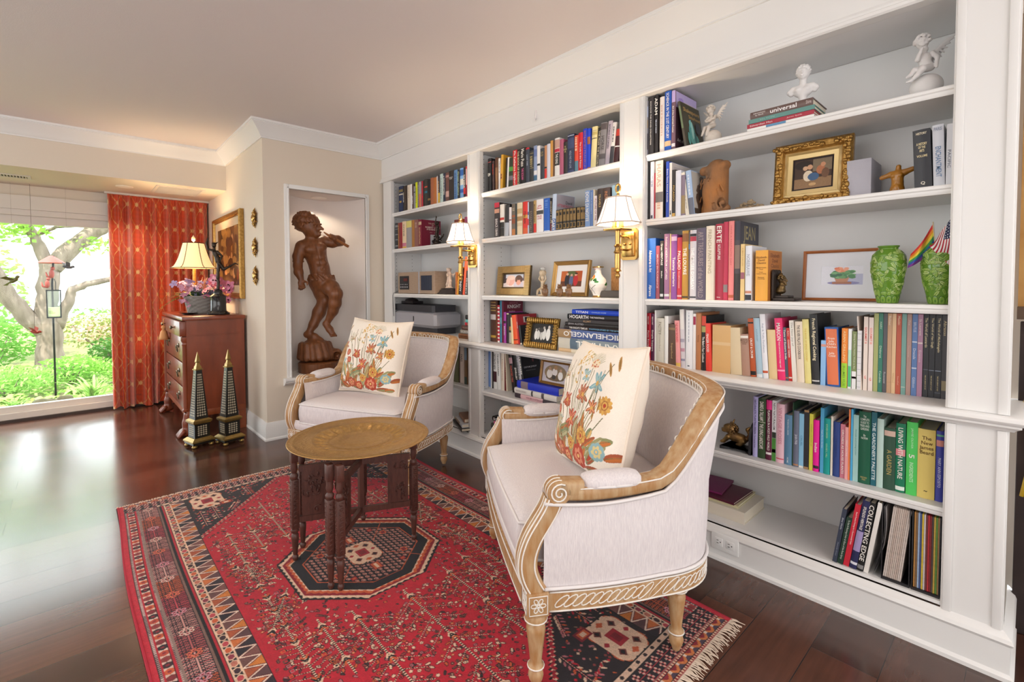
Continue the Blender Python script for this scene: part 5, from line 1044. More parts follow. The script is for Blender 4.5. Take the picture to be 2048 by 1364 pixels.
def make_chair(label,loc,rz):
    t=thing('armchair',label,'armchair',loc,rz,'pale linen bergere armchairs')
    S=[i/NS for i in range(NS+1)]
    # upholstered shell: outside and inside
    o=MB(); o.grid(NS+1,9,lambda u,v:P3(.012+u*.976,.004+.010*math.sin(PI*v),.295+(ztop(.012+u*.976)-.03-.295)*v)); obj('outside_upholstery',o,linen,t,180)
    i_=MB(); i_.grid(NS+1,9,lambda u,v:P3(.02+u*.96,-.058-.022*math.sin(PI*min(1,v*1.05))*(1 if .2<u<.8 else .5),.36+(ztop(.02+u*.96)-.012-.36)*v)); obj('inside_upholstery',i_,linen,t,180)
    for zf,off in (('lo',.010),('hi',.010)):
        pp=[P3(s,off,.302 if zf=='lo' else ztop(s)-.034) for s in [.014+.972*k/NS for k in range(NS+1)]]; obj('piping',MB().tube(pp,.0055,6),linenp,t,180)
    obj('piping',MB().tube([P3(s,-.060,ztop(s)-.016) for s in [.06+.88*k/NS for k in range(NS+1)]],.005,6),linenp,t,180)
    # show-wood rail along arms and back
    r=MB(); s0=.028; ss=[s0+(1-2*s0)*k/NS for k in range(NS+1)]; sweep3(r,[P3(s,-.024,ztop(s)-.005) for s in ss],[plan(s)[1] for s in ss],rrect(.032,.022,.5)); rail=obj('top_rail',r,woodm,t,50)
    g=MB()
    for off,dz in ((.006,.0145),(-.050,.0165),(-.024,.0175)): g.tube([P3(s,off,ztop(s)+dz-.003) for s in ss],.0022,5)
    obj('limed_groove',g,limem,rail,180)
    ch=MB(); n=44
    for k in range(n):
        s=.245+.51*k/(n-1); c=P3(s,-.057,ztop(s)-.004); nn=plan(s)[1]; tt=(P3(s+.01,-.057,ztop(s+.01))-P3(s-.01,-.057,ztop(s-.01))).normalized(); up=Vector((0,0,1)); up=(up-tt*up.dot(tt)).normalized()
        ch.tube([c+tt*(.0105*math.cos(a))+up*(.0125*math.sin(a))-nn*.002 for a in [2*PI*q/10 for q in range(10)]],.0026,5,closed=True,caps=False)
    obj('carved_chain',ch,limem,rail,180)
    # arms: scroll, front post, rosette block, pad
    for sg in (1,-1):
        sx=sg*(HWD-.012)
        a=MB(); path=[Vector((sx,y,z)) for y,z in ((.006,.292),(-.014,.325),(-.026,.362),(-.024,.405),(-.006,.452),(.024,.497),(.046,.532),(.056,.560))]
        fine=[]; 
        for k in range(len(path)-1):
            for q in range(4): fine.append(path[k].lerp(path[k+1],q/4))
        fine.append(path[-1])
        for _ in range(3): fine=[fine[0]]+[(fine[k-1]+fine[k]*2+fine[k+1])/4 for k in range(1,len(fine)-1)]+[fine[-1]]
        sweep3(a,fine,[Vector((1,0,0))]*len(fine),rrect(.027,.029,.35)); post=obj('front_post',a,woodm,t,50)
        g=MB()
        for dx in (.0275,-.0275,.006): 
            pts=[]
            for k,p in enumerate(fine):
                tt=(fine[min(k+1,len(fine)-1)]-fine[max(k-1,0)]).normalized(); nrm=Vector((0,-tt.z,tt.y)); nrm=nrm if nrm.y<0 else -nrm
                pts.append(p+Vector((dx*.8,0,0))+nrm*.0285)
            g.tube(pts,.0026,5)
        for off in (.020,-.018):
            pts=[]
            for k,p in enumerate(fine):
                tt=(fine[min(k+1,len(fine)-1)]-fine[max(k-1,0)]).normalized(); nrm=Vector((0,-tt.z,tt.y)); pts.append(p+Vector((sg*.0275,0,0))+nrm*off)
            g.tube(pts,.0024,5)
        obj('limed_groove',g,limem,post,180)
        sc_=MB().lathe([(.0,-.030),(.033,-.030),(.036,-.024),(.036,.024),(.033,.030),(0,.030)],(sx,.068,.582),20,Matrix.Rotation(PI/2,4,'Y')); scr=obj('arm_scroll',sc_,woodm,t,40)
        sp=MB(); 
        for e in (.0305,-.0305): sp.tube([(sx+e,.068+.0295*(1-k/34)*math.cos(k*.42+1),.582+.0295*(1-k/34)*math.sin(k*.42+1)) for k in range(30)],.0026,5)
        for e in (-.02,0,.02): sp.tube([(sx+e,.068-.036*math.cos(a_),.582+.036*math.sin(a_)) for a_ in np.linspace(-1.2,1.8,14)],.002,5)
        obj('scroll_carving',sp,limem,scr,180)
        br=MB(); pp=[Vector((sx,.07+.012*k,.592-.002*k*.4)) for k in range(7)]; sweep3(br,pp,[Vector((1,0,0))]*7,rrect(.030,.024,.4)); obj('arm_rail',br,woodm,t,50)
        pd=MB(); pd.grid(20,12,lambda u,v:Vector((sx-sg*.006+.041*math.cos(2*PI*u)*math.sqrt(max(0,1-(2*v-1)**6)),.135+.205*v,.598+.030*math.sin(2*PI*u)*math.sqrt(max(0,1-(2*v-1)**4)))),wrap=True); pad=obj('arm_pad',pd,linen,t,180)
        obj('piping',MB().tube([(sx-sg*.006+.0415*math.cos(a_),.2375+.106*math.sin(a_)*1.0,.592) for a_ in np.linspace(0,2*PI,40)],.0045,5),linenp,pad,180)
        bl=MB().box((sx-.033,-.030,.225),(sx+.033,.036,.297),.004); blk=obj('rosette_block',bl,woodm,t,30)
        ro=MB(); 
        def petal(c,ex,ey,nrm):
            for k in range(6):
                an=k*PI/3; d_=ex*math.cos(an)+ey*math.sin(an); e_=-ex*math.sin(an)+ey*math.cos(an)
                ro.tube([c+d_*(.006+.008*(1-math.cos(a_)))+e_*(.0055*math.sin(a_)) for a_ in np.linspace(0,2*PI,11)[:-1]],.0016,4,closed=True,caps=False)
            ro.tube([c+(ex*math.cos(a_)+ey*math.sin(a_))*.004 for a_ in np.linspace(0,2*PI,9)[:-1]],.002,4,closed=True,caps=False)
            q=.027; ro.tube([c+ex*q+ey*q,c-ex*q+ey*q,c-ex*q-ey*q,c+ex*q-ey*q],.002,4,closed=True,caps=False)
        petal(Vector((sx,-.0308,.261)),Vector((1,0,0)),Vector((0,0,1)),None); petal(Vector((sx+sg*.0338,.003,.261)),Vector((0,1,0)),Vector((0,0,1)),None)
        obj('rosette_carving',ro,limem,blk,180)
    # seat rail with twisted-ribbon carving
    ap=MB(); sb=[.022+.956*k/60 for k in range(61)]
    ap2=[plan(s)[0]*1 for s in sb]
    sweep3(ap,[Vector((p.x,p.y,.262))-plan(s)[1]*.012 for p,s in zip(ap2,sb)],[plan(s)[1] for s in sb],rrect(.020,.031,.2)); 
    fx=np.linspace(-HWD+.05,HWD-.05,20); fp=[Vector((x,-.012-.016*math.cos(x/HWD*PI/2),.262)) for x in fx]; sweep3(ap,fp,[Vector((0,-1,0))]*20,rrect(.018,.031,.2)); rl=obj('seat_rail',ap,woodm,t,40)
    cv=MB()
    def ribbon(pts,nrm):
        n=len(pts)
        for k in range(1,n-1):
            c=pts[k]+nrm[k]*.0085; tt=(pts[k+1]-pts[k-1]).normalized(); L=(pts[k+1]-pts[k-1]).length*.60; e1=(tt*.8+Vector((0,0,.6))).normalized(); e2=(Vector((0,0,.8))-tt*.6).normalized()
            cv.tube([c+e1*(L*math.cos(a_))*.8+e2*(.0095*math.sin(a_)) for a_ in np.linspace(0,2*PI,13)[:-1]],.0020,4,closed=True,caps=False)
    q=[.028+.944*k/62 for k in range(63)]; ribbon([Vector((plan(s)[0].x,plan(s)[0].y,.262)) for s in q],[plan(s)[1] for s in q])
    q=np.linspace(-HWD+.045,HWD-.045,22); ribbon([Vector((x,-.012-.016*math.cos(x/HWD*PI/2),.262)) for x in q],[Vector((0,-1,0))*1.35]*22)
    for z in (.234,.290): 
        cv.tube([Vector((plan(s)[0].x,plan(s)[0].y,z))+plan(s)[1]*.0085 for s in sb],.0026,5); cv.tube([p+Vector((0,-.0195,z-.262)) for p in fp],.0026,5)
    obj('ribbon_carving',cv,limem,rl,180)
    # front deck and seat cushion
    dk=MB(); dk.grid(24,6,lambda u,v:Vector(((u*2-1)*(HWD-.035),-.022-.012*math.sin(PI*v)-.012*math.cos((u*2-1)*PI/2),.293+.06*v))); obj('front_deck',dk,linen,t,180)
    out=[]; 
    for k in range(90):
        s=.02+.96*k/89; p,n=plan(s); q=p-n*.066; out.append(Vector((q.x,q.y+.01,0)))
    fr=[Vector((x,-.030-.012*math.cos(x/HWD*PI/2),0)) for x in np.linspace(-HWD+.085,HWD-.085,22)]
    ringp=out+fr; c0=Vector((0,.28,0)); cu=MB(); lv=[(.965,.332),(1.0,.345),(1.012,.385),(1.012,.425),(1.0,.452),(.975,.466),(.85,.474),(.6,.482),(.3,.486)]
    n=len(ringp); vs=[]; fs=[]
    for sc2,z in lv: vs+=[c0+(p-c0)*sc2+Vector((0,0,z)) for p in ringp]
    for a in range(len(lv)-1):
        for b in range(n): b2=(b+1)%n; fs.append((a*n+b,a*n+b2,(a+1)*n+b2,(a+1)*n+b))
    fs.append(tuple((len(lv)-1)*n+b for b in range(n))); fs.append(tuple(range(n-1,-1,-1))); cu.add(vs,fs); cs=obj('seat_cushion',cu,linen,t,180)
    pp=MB(); 
    for sc2,z in ((1.0,.457),(1.0,.342)): pp.tube([c0+(p-c0)*sc2+Vector((0,0,z)) for p in ringp],.005,6,closed=True,caps=False)
    obj('piping',pp,linenp,cs,180)
    # legs
    prof=[(.0,.002),(.012,.002),(.014,.010),(.020,.022),(.023,.034),(.021,.046),(.017,.052),(.023,.058),(.024,.064),(.018,.070),(.0175,.078),(.021,.110),(.026,.150),(.029,.172),(.028,.184),(.020,.192),(.022,.196),(.032,.202),(.034,.212),(.030,.222),(.026,.226),(.0,.227)]
    for (x,y) in ((HWD-.012,.003),(-HWD+.012,.003),(HWD-.062,.485),(-HWD+.062,.485)):
        lg=MB().lathe(prof,(x,y,0),20,None,lambda a,z:(1-.07*abs(math.sin(a*5))) if .075<z<.175 else 1); l=obj('leg',lg,woodm,t,50)
        obj('limed_ring',MB().tube([(x+.0245*math.cos(a_),y+.0245*math.sin(a_),.062) for a_ in np.linspace(0,2*PI,15)[:-1]],.0022,5,closed=True,caps=False).tube([(x+.0335*math.cos(a_),y+.0335*math.sin(a_),.205) for a_ in np.linspace(0,2*PI,15)[:-1]],.0022,5,closed=True,caps=False),limem,l,180)
    return t
make_chair('pale linen armchair with limed oak frame standing between the tray table and the near shelves',(2.645,-.855,.009),math.radians(-31.8))
make_chair('pale linen armchair with limed oak frame in the corner below the wooden boy statue',(1.230,-.866,.009),math.radians(26.4))
# ---- embroidered pillows
def embroider():
    H=.235; R=Ras(-H,H,-H,H,.0016,'F1E6D8'); rg=random.Random(11)
    GR,SG,OR,RD,YL,BL,RU='6F6A46','9A9468','C4713A','B4452F','D9A957','7FA9B4','A8573A'
    def leaf(x,y,a,L,w,c,c2):
        R.ell(x+math.cos(a)*L/2,y+math.sin(a)*L/2,L/2,w,c,a); R.ell(x+math.cos(a)*L/2+.004*math.sin(a),y+math.sin(a)*L/2-.004*math.cos(a),L*.42,w*.55,c2,a)
        R.line((x,y),(x+math.cos(a)*L*.9,y+math.sin(a)*L*.9),.0009,GR)
    def stem(p,c,q,t=.0015,col=GR): R.curve(p,c,q,t,col,14)
    def daisy(x,y,r):
        for k in range(12): R.ell(x+math.cos(k*PI/6)*r*.72,y+math.sin(k*PI/6)*r*.72,r*.34,r*.24,YL if k%2 else 'C8924A',k*PI/6)
        R.ell(x,y,r*.55,r*.55,'A86A3A'); R.ell(x,y,r*.42,r*.42,YL); R.ell(x,y,r*.24,r*.24,RD)
    def rose(x,y,r,c='B4452F',c2='D98A6A'):
        for k in range(8): R.ell(x+math.cos(k*PI/4)*r*.62,y+math.sin(k*PI/4)*r*.55,r*.42,r*.38,c)
        for k in range(6): R.ell(x+math.cos(k*PI/3+.4)*r*.42,y+math.sin(k*PI/3+.4)*r*.38,r*.28,r*.2,c2,k)
        R.ell(x,y,r*.3,r*.28,c); R.ell(x,y,r*.14,r*.14,'E8C07A')
    def iris(x,y,s,c,c2):
        for a,L in ((1.57,.9),(2.3,1.),(.85,1.),(-.5,.9),(3.7,.9),(-1.4,.7)): R.ell(x+math.cos(a)*s*L*.55,y+math.sin(a)*s*L*.55,s*.5*L,s*.19,c,a); R.ell(x+math.cos(a)*s*L*.5,y+math.sin(a)*s*L*.5,s*.36*L,s*.08,c2,a)
        R.ell(x,y,s*.2,s*.2,YL)
    def cattail(x,y,a,L): 
        R.ell(x,y,L,L*.2,'B98A4A',a); R.ell(x,y,L*.7,L*.1,'8F6A3A',a)
    base=(-.01,-.21)
    for q in ((-.15,-.02),(-.10,.10),(-.03,.13),(.05,.14),(.10,.08),(.155,.16),(.03,.03),(-.06,.02),(.17,-.02),(-.18,.14),(.13,.12)):
        stem((base[0]+q[0]*.3,base[1]),(q[0]*.5+rg.uniform(-.03,.03),(q[1]-.2)/2),q,.0017)
    for k in range(26):
        y=.17-.0048*k; sx=-.035+.02*math.sin(k*.5); R.ell(sx+rg.uniform(-.035,.035),y+.02,.0065,.004,rg.choice([YL,'C9B98A',SG]),rg.uniform(0,3))
    for k in range(10): R.ell(-.045+rg.uniform(-.012,.012),.145+k*.006,.005,.0036,'DDB15A',rg.uniform(0,3)); R.ell(-.02+rg.uniform(-.01,.03),.14+k*.006,.005,.0036,'D8BE84',rg.uniform(0,3))
    for k in range(12):
        a=.4+k*.2; R.curve((.055,.145),(.055+math.cos(a)*.03,.145+math.sin(a)*.02),(.055+math.cos(a)*.055,.145+math.sin(a)*.05),.0011,SG)
    R.ell(.055,.150,.024,.018,'EBD7B8'); 
    for k in range(18): R.ell(.055+rg.uniform(-.018,.018),.150+rg.uniform(-.012,.016),.0028,.0028,rg.choice([RD,'C85A3A',YL]))
    for k in range(10):
        a=1.2+k*.25; R.curve((-.125,.085),(-.125+math.cos(a)*.03,.085+math.sin(a)*.02),(-.125+math.cos(a)*.05,.085+math.sin(a)*.045),.0011,SG)
    for k in range(14): R.ell(-.135+rg.uniform(-.02,.02),.09+rg.uniform(-.014,.014),.003,.003,rg.choice([RD,'E8C8A8']))
    iris(.105,.085,.045,BL,'A8C4C0'); iris(-.185,-.06,.035,BL,'C4CFC0'); iris(-.10,-.085,.028,'8FB0B0',YL)
    iris(.035,.035,.042,RU,'D08A6A'); rose(-.07,-.005,.024,RU); iris(-.075,.0,.034,RD,'C87A5A'); iris(.015,.03,.026,RD,'E0A070')
    for p in ((.175,.165,1.9),(.15,.14,2.1),(.135,.02,1.5),(.115,-.01,1.75),(-.2,.16,.9),(-.22,.03,1.4)): cattail(p[0],p[1],p[2],.028)
    for (x,y,a,L,w,c,c2) in ((.0,-.2,1.2,.13,.014,SG,RU),(.06,-.16,1.9,.12,.016,'8A8A5E',OR),(-.09,-.2,2.0,.10,.016,'7F8A68',RD),(.12,-.17,.7,.10,.014,SG,'D8B070'),(-.05,-.2,.6,.09,.015,RU,OR),(-.16,-.1,1.0,.09,.013,SG,'B8B08A'),(.02,-.12,.9,.10,.012,RU,'D8A070'),(.09,-.1,1.9,.09,.014,SG,OR),(-.02,-.215,2.8,.09,.013,'8A8A5E',RU),(.1,-.2,.1,.10,.013,RU,SG),(.16,-.2,.2,.06,.012,OR,SG),(-.12,-.21,2.9,.08,.012,SG,RU)): leaf(x,y,a,L,w,c,c2)
    rg=random.Random(31)
    for k in range(34):
        x=rg.uniform(-.2,.2); y=rg.uniform(-.225,-.12)+.02*math.cos(x*9); leaf(x,y,rg.uniform(.3,2.8),rg.uniform(.05,.10),rg.uniform(.009,.016),rg.choice([SG,'8A8A5E','7F8A68',RU,OR]),rg.choice([RU,OR,'B8B08A','D8B070',RD]))
    for k in range(16): x=rg.uniform(-.17,.17); stem((x*.4,-.2),(x*.7,-.1),(x,rg.uniform(-.05,.16)),.0016,rg.choice([GR,SG,'8A6A46']))
    iris(-.02,-.06,.040,RD,'D88A6A'); iris(.10,.0,.030,RU,'E0A070'); iris(-.19,.05,.030,RU,'D09070'); iris(.02,.10,.030,BL,'C4CFC0')
    daisy(.165,.02,.030); daisy(.075,-.10,.030); daisy(-.205,-.15,.026); rose(.065,-.17,.046); rose(.165,-.13,.032,'8FAFB4','D8C48A'); rose(-.15,.005,.022); rose(-.13,-.04,.020,RD); rose(-.09,-.175,.034,RU); rose(-.03,-.19,.030,RD,'E0A070'); daisy(.0,-.14,.022)
    R.noise(.02); return R
EMB=embroider()
def make_pillow(label,M,gr,wd=.50):
    r=bpy.data.objects.new('throw_pillow',None); C.objects.link(r); r.matrix_world=M; tag(r,label,'pillow',gr)
    hw=wd/2
    def shape(u,v,side,T):
        e=(1-abs(u)**3.2)*(1-abs(v)**3.2); e=np.clip(e,0,1)**.55
        k=1-.055*(1-abs(v)**2)*abs(u)**8; k2=1-.075*(1-abs(u)**2)*abs(v)**8
        wr=.006*np.sin(u*9+v*4)*e*(abs(u)>.3)+.004*np.sin(v*13-u*5)*e
        return u*hw*k, side*(T*e+wr*.7), v*hw*k2
    m=attr_mat('embroidered_cotton',.9,bump=.25,bscale=420,sheen=.1)
    EMB.sheet('front_cover',lambda X,Y:shape(X/.235,Y/.235,-1,.095),m,r)
    n=40; g=MB(); g.grid(n,n,lambda a,b:tuple(float(q) for q in shape(np.float64(a*2-1),np.float64(b*2-1),1,.10))); obj('back_cover',g,mat('plain_cotton','EFE3D4',.9,bump=.25,bscale=420),r,180)
    ed=[]
    for k in range(120):
        s=k/120*4; i=int(s); f=(s-i)*2-1; u,v=((f,-1),(1,f),(-f,1),(-1,-f))[i]; ed.append(tuple(float(q) for q in shape(np.float64(u),np.float64(v),-1,.07)))
    obj('piping',MB().tube(ed,.006,6,closed=True,caps=False),mat('pillow_piping','EBDCCB',.85),r,180)
    return r
def pil(cx,cy,crz,lx,ly,lz,turn,tilt,spin=0):
    return Matrix.Translation((cx,cy,.009))@Matrix.Rotation(crz,4,'Z')@Matrix.Translation((lx,ly,lz))@Matrix.Rotation(turn,4,'Z')@Matrix.Rotation(tilt,4,'X')@Matrix.Rotation(spin,4,'Y')
make_pillow('cream pillow embroidered with wildflowers, propped in the armchair by the near shelves',pil(2.645,-.855,math.radians(-31.8),.03,.345,.715,math.radians(6),math.radians(-16),math.radians(-4)),'embroidered pillows')
make_pillow('cream pillow embroidered with wildflowers, propped in the corner armchair',pil(1.230,-.866,math.radians(26.4),-.06,.34,.715,math.radians(-4),math.radians(-16),math.radians(2)),'embroidered pillows')
# ---- brass tray on a folding carved stand
brass=mat('engraved_brass','C7A062',.34,.72,var=.5,vscale=70,col2='A98048',bump=.7,bscale=110,detail=6)
t=tag(obj('brass_tray',MB(),brass),'round engraved brass tray with fluted well, on the folding carved stand','tray'); bpy.data.objects.remove(t)
def tray():
    b=MB(); n=160; prof=[(0,.004),(.05,.0042),(.075,.006),(.08,.0045),(.125,.005),(.13,.007),(.135,.0045)]
    rings=[]
    for i in range(40):
        u=i/39; r=.137+.063*u; rings.append((r,.0045+.017*u**1.2,.012*math.sin(PI*u)))
    prof2=[(.203,.0225,0),(.207,.021,0),(.25,.0215,0),(.275,.022,0),(.279,.0235,0),(.283,.022,0),(.297,.0225,0),(.301,.024,0),(.303,.022,0),(.301,.0195,0),(.25,.0185,0),(.205,.018,0),(.14,.001,0),(0,.001,0)]
    allr=[(r,z,0) for r,z in prof]+rings+prof2; vs=[];fs=[]
    for r,z,a in allr:
        for k in range(n):
            th=2*PI*k/n; fl=abs(math.sin(th*12)); vs.append((r*math.cos(th),r*math.sin(th),z+a*(fl**.7-.6)))
    for i in range(len(allr)-1):
        for k in range(n): q=(k+1)%n; fs.append((i*n+k,i*n+q,(i+1)*n+q,(i+1)*n+k))
    b.add(vs,fs); return b
o=obj('brass_tray',tray(),brass,None,180); o.location=(1.948,-1.126,.502); o.rotation_euler=(0,0,.3); tag(o,'round engraved brass tray with fluted well, on the folding carved stand','tray')
dkw=mat('carved_walnut','633C32',.42,var=.5,vscale=20,col2='3E241E',stretch=(3,3,.6),bump=.35,bscale=90)
st=thing('folding_stand','dark carved wooden folding stand carrying the brass tray','table stand',(1.948,-1.126,.009))
legp=[(0,0),(.009,0),(.013,.010),(.0125,.018),(.008,.024),(.010,.030),(.012,.06),(.015,.095),(.015,.112),(.010,.118),(.016,.126),(.017,.134),(.010,.142)]
def tleg(x,y):
    p=MB().lathe(legp,(x,y,0),14); p.box((x-.0155,y-.0155,.14),(x+.0155,y+.0155,.355),.003); p.lathe([(.011,.353),(.016,.362),(.017,.372),(.010,.382),(.012,.388),(.015,.40),(.013,.415),(.014,.43)],(x,y,0),14); p.box((x-.0145,y-.0145,.428),(x+.0145,y+.0145,.494),.003)
    l=obj('leg',p,dkw,st,40); c=MB()
    for k in range(11):
        z=.150+k*.0185
        for dx,dy in ((0,-.0155),(0,.0155),(.0155,0),(-.0155,0)):
            e=Vector((1,0,0)) if dx==0 else Vector((0,1,0)); c.tube([Vector((x+dx,y+dy,z+.006))+e*(.0075*math.cos(a))+Vector((0,0,.006*math.sin(a))) for a in np.linspace(.3,5.2,9)],.0018,4)
    obj('leg_carving',c,dkw,l,180)
def panel(p,q):
    p,q=Vector((*p,0)),Vector((*q,0)); d=(q-p); L=d.length; d.normalize(); n=Vector((-d.y,d.x,0))
    def bar(a,b,z0,z1,th=.009):
        c=(p+d*((a+b)/2*L)); o=MB().obb(c+Vector((0,0,(z0+z1)/2)),d*((b-a)/2*L),n*th,Vector((0,0,(z1-z0)/2))); return o
    f=bar(0,1,.385,.412); f.join(bar(0,1,.165,.190)); f.join(bar(.54,.60,.19,.385)); obj('brace_frame',f,dkw,st,20)
    pn=bar(.60,.96,.19,.385,.004); pa=obj('carved_panel',pn,dkw,st,20); cv=MB(); rg=random.Random(3)
    for sd in (1,-1):
        for k in range(12):
            u=.64+.28*rg.random(); z=.205+.165*rg.random(); c=p+d*(u*L)+n*(.005*sd)+Vector((0,0,z)); a=rg.uniform(0,6)
            cv.tube([c+d*(.014*math.cos(a+s_)*s_*.5)+Vector((0,0,.014*math.sin(a+s_)*s_*.5)) for s_ in np.linspace(.3,3.4,9)],.0024,4)
            cv.ell(c,(.007,.003,.010),6,4)
    obj('panel_carving',cv,dkw,pa,180)
tl=[(-.107,-.252),(.190,-.215),(.225,-.190),(.095,.214),(-.187,-.193),(-.243,.123)]
for p in tl: tleg(*p)
for p in ((-.107,-.252),(.205,-.2),(.095,.214),(-.243,.123)): panel((0,0),(p[0]*.93,p[1]*.93))
obj('pivot_post',MB().box((-.011,-.011,.15),(.011,.011,.43),.002),dkw,st,20)
# ================================================================ carved and cast figures: smooth-blended volumes turned into one continuous skin
class Sculpt:
    def __init__(s,lo,hi,h,M=None):
        s.lo=np.array(lo,float); s.h=h; s.n=np.maximum(4,np.ceil((np.array(hi)-s.lo)/h).astype(int)+1); s.f=np.full(tuple(s.n),9.0,np.float32); s.M=M
    def _w(s,c,r):
        a=np.maximum(0,np.floor((c-r-s.lo)/s.h).astype(int)); b=np.minimum(s.n,np.ceil((c+r-s.lo)/s.h).astype(int)+1)
        if (b<=a).any(): return None,None
        sl=tuple(slice(i,j) for i,j in zip(a,b)); g=np.meshgrid(*[s.lo[i]+np.arange(a[i],b[i])*s.h for i in range(3)],indexing='ij'); return sl,np.stack(g,-1)
    def _add(s,sl,d,k,cut=False):
        v=s.f[sl]; d=d.astype(np.float32)
        if cut: hh=np.clip(.5-.5*(v+d)/k,0,1); s.f[sl]=v*(1-hh)-d*hh+k*hh*(1-hh)
        else: hh=np.clip(.5+.5*(v-d)/k,0,1); s.f[sl]=v*(1-hh)+d*hh-k*hh*(1-hh)
    def T(s,p): return np.array(s.M@Vector(p)) if s.M is not None else np.array(p,float)
    def cone(s,a,b,ra,rb=None,k=.01,cut=False):
        rb=ra if rb is None else rb; sc_=s.M.to_scale()[0] if s.M is not None else 1; ra*=sc_; rb*=sc_; k*=sc_; a=s.T(a); b=s.T(b); m=max(ra,rb)+2*k+2*s.h
        c=(a+b)/2; sl,P=s._w(c,abs(b-a)/2+m)
        if sl is None: return s
        ba=b-a; L=max(1e-9,ba@ba); t=np.clip(((P-a)@ba)/L,0,1); d=np.linalg.norm(P-a-t[...,None]*ba,axis=-1)-(ra+(rb-ra)*t); s._add(sl,d,k,cut); return s
    def chain(s,pts,k=.01):
        for p,q in zip(pts[:-1],pts[1:]): s.cone(p[0],q[0],p[1],q[1],k)
        return s
    def ell(s,c,r,k=.01,rot=None,cut=False):
        r=(r,r,r) if not hasattr(r,'__len__') else r; sc_=s.M.to_scale()[0] if s.M is not None else 1; r=np.array(r)*sc_; k*=sc_; c=s.T(c)
        Rm=np.array((s.M.to_3x3()*(1/sc_)) if s.M is not None else Matrix.Identity(3)); 
        if rot is not None: Rm=Rm@np.array(Euler(rot).to_matrix())
        sl,P=s._w(c,np.full(3,r.max()+2*k+2*s.h))
        if sl is None: return s
        q=(P-c)@Rm; k0=np.linalg.norm(q/r,axis=-1); k1=np.linalg.norm(q/(r*r),axis=-1)+1e-9; s._add(sl,k0*(k0-1)/k1,k,cut); return s
    def mesh(s,name,m,parent=None,smooth=180):
        f=s.f; sg=f<0; nx,ny,nz=f.shape; c8=[(i,j,k) for i in (0,1) for j in (0,1) for k in (0,1)]
        cs=sum(sg[i:nx-1+i,j:ny-1+j,k:nz-1+k].astype(np.int8) for i,j,k in c8); act=(cs>0)&(cs<8); idx=np.full(act.shape,-1,np.int64); I=np.argwhere(act); idx[act]=np.arange(len(I))
        acc=np.zeros((len(I),3)); cnt=np.zeros(len(I))
        for a in c8:
            for ax in range(3):
                if a[ax]==0:
                    b=list(a); b[ax]=1; va=f[I[:,0]+a[0],I[:,1]+a[1],I[:,2]+a[2]]; vb=f[I[:,0]+b[0],I[:,1]+b[1],I[:,2]+b[2]]; m_=(va<0)!=(vb<0); t=va/(va-vb+1e-12); p=np.tile(np.array(a,float),(len(I),1)); p[:,ax]=t; acc[m_]+=p[m_]; cnt[m_]+=1
        V=s.lo+(I+acc/np.maximum(cnt,1)[:,None])*s.h; F_=[]
        for ax in range(3):
            o=[1,2] if ax==0 else ([0,2] if ax==1 else [0,1]); sl0=[slice(None)]*3; sl1=[slice(None)]*3; sl0[ax]=slice(0,-1); sl1[ax]=slice(1,None)
            A=sg[tuple(sl0)]; B=sg[tuple(sl1)]; E_=np.argwhere(A!=B); E_=E_[(E_[:,o[0]]>0)&(E_[:,o[1]]>0)&(E_[:,o[0]]<f.shape[o[0]]-1)&(E_[:,o[1]]<f.shape[o[1]]-1)]
            q=[]
            for d0,d1 in ((-1,-1),(0,-1),(0,0),(-1,0)):
                e=E_.copy(); e[:,o[0]]+=d0; e[:,o[1]]+=d1; q.append(idx[e[:,0],e[:,1],e[:,2]])
            q=np.stack(q,-1); fl=A[E_[:,0],E_[:,1],E_[:,2]]; 
            if ax==1: fl=~fl
            q[~fl]=q[~fl][:,::-1]; F_.append(q[(q>=0).all(1)])
        Fa=np.concatenate(F_); me=bpy.data.meshes.new(name); me.from_pydata(V.tolist(),[],Fa.tolist()); me.materials.append(m); me.polygons.foreach_set('use_smooth',[True]*len(me.polygons)); me.update()
        return link(name,me,parent)
carved=mat('carved_oak','8A5430',.42,var=.6,vscale=9,col2='5E3418',stretch=(5,5,.8),bump=.15,bscale=40,detail=8)
bronze=mat('dark_bronze','2E2824',.35,.85,var=.4,vscale=30,col2='4A4038'); plaster=mat('white_plaster','E6E3E2',.7,bump=.15,bscale=120); alab=mat('aged_plaster','E2D9CF',.75,var=.5,vscale=40,col2='C8BCAE')
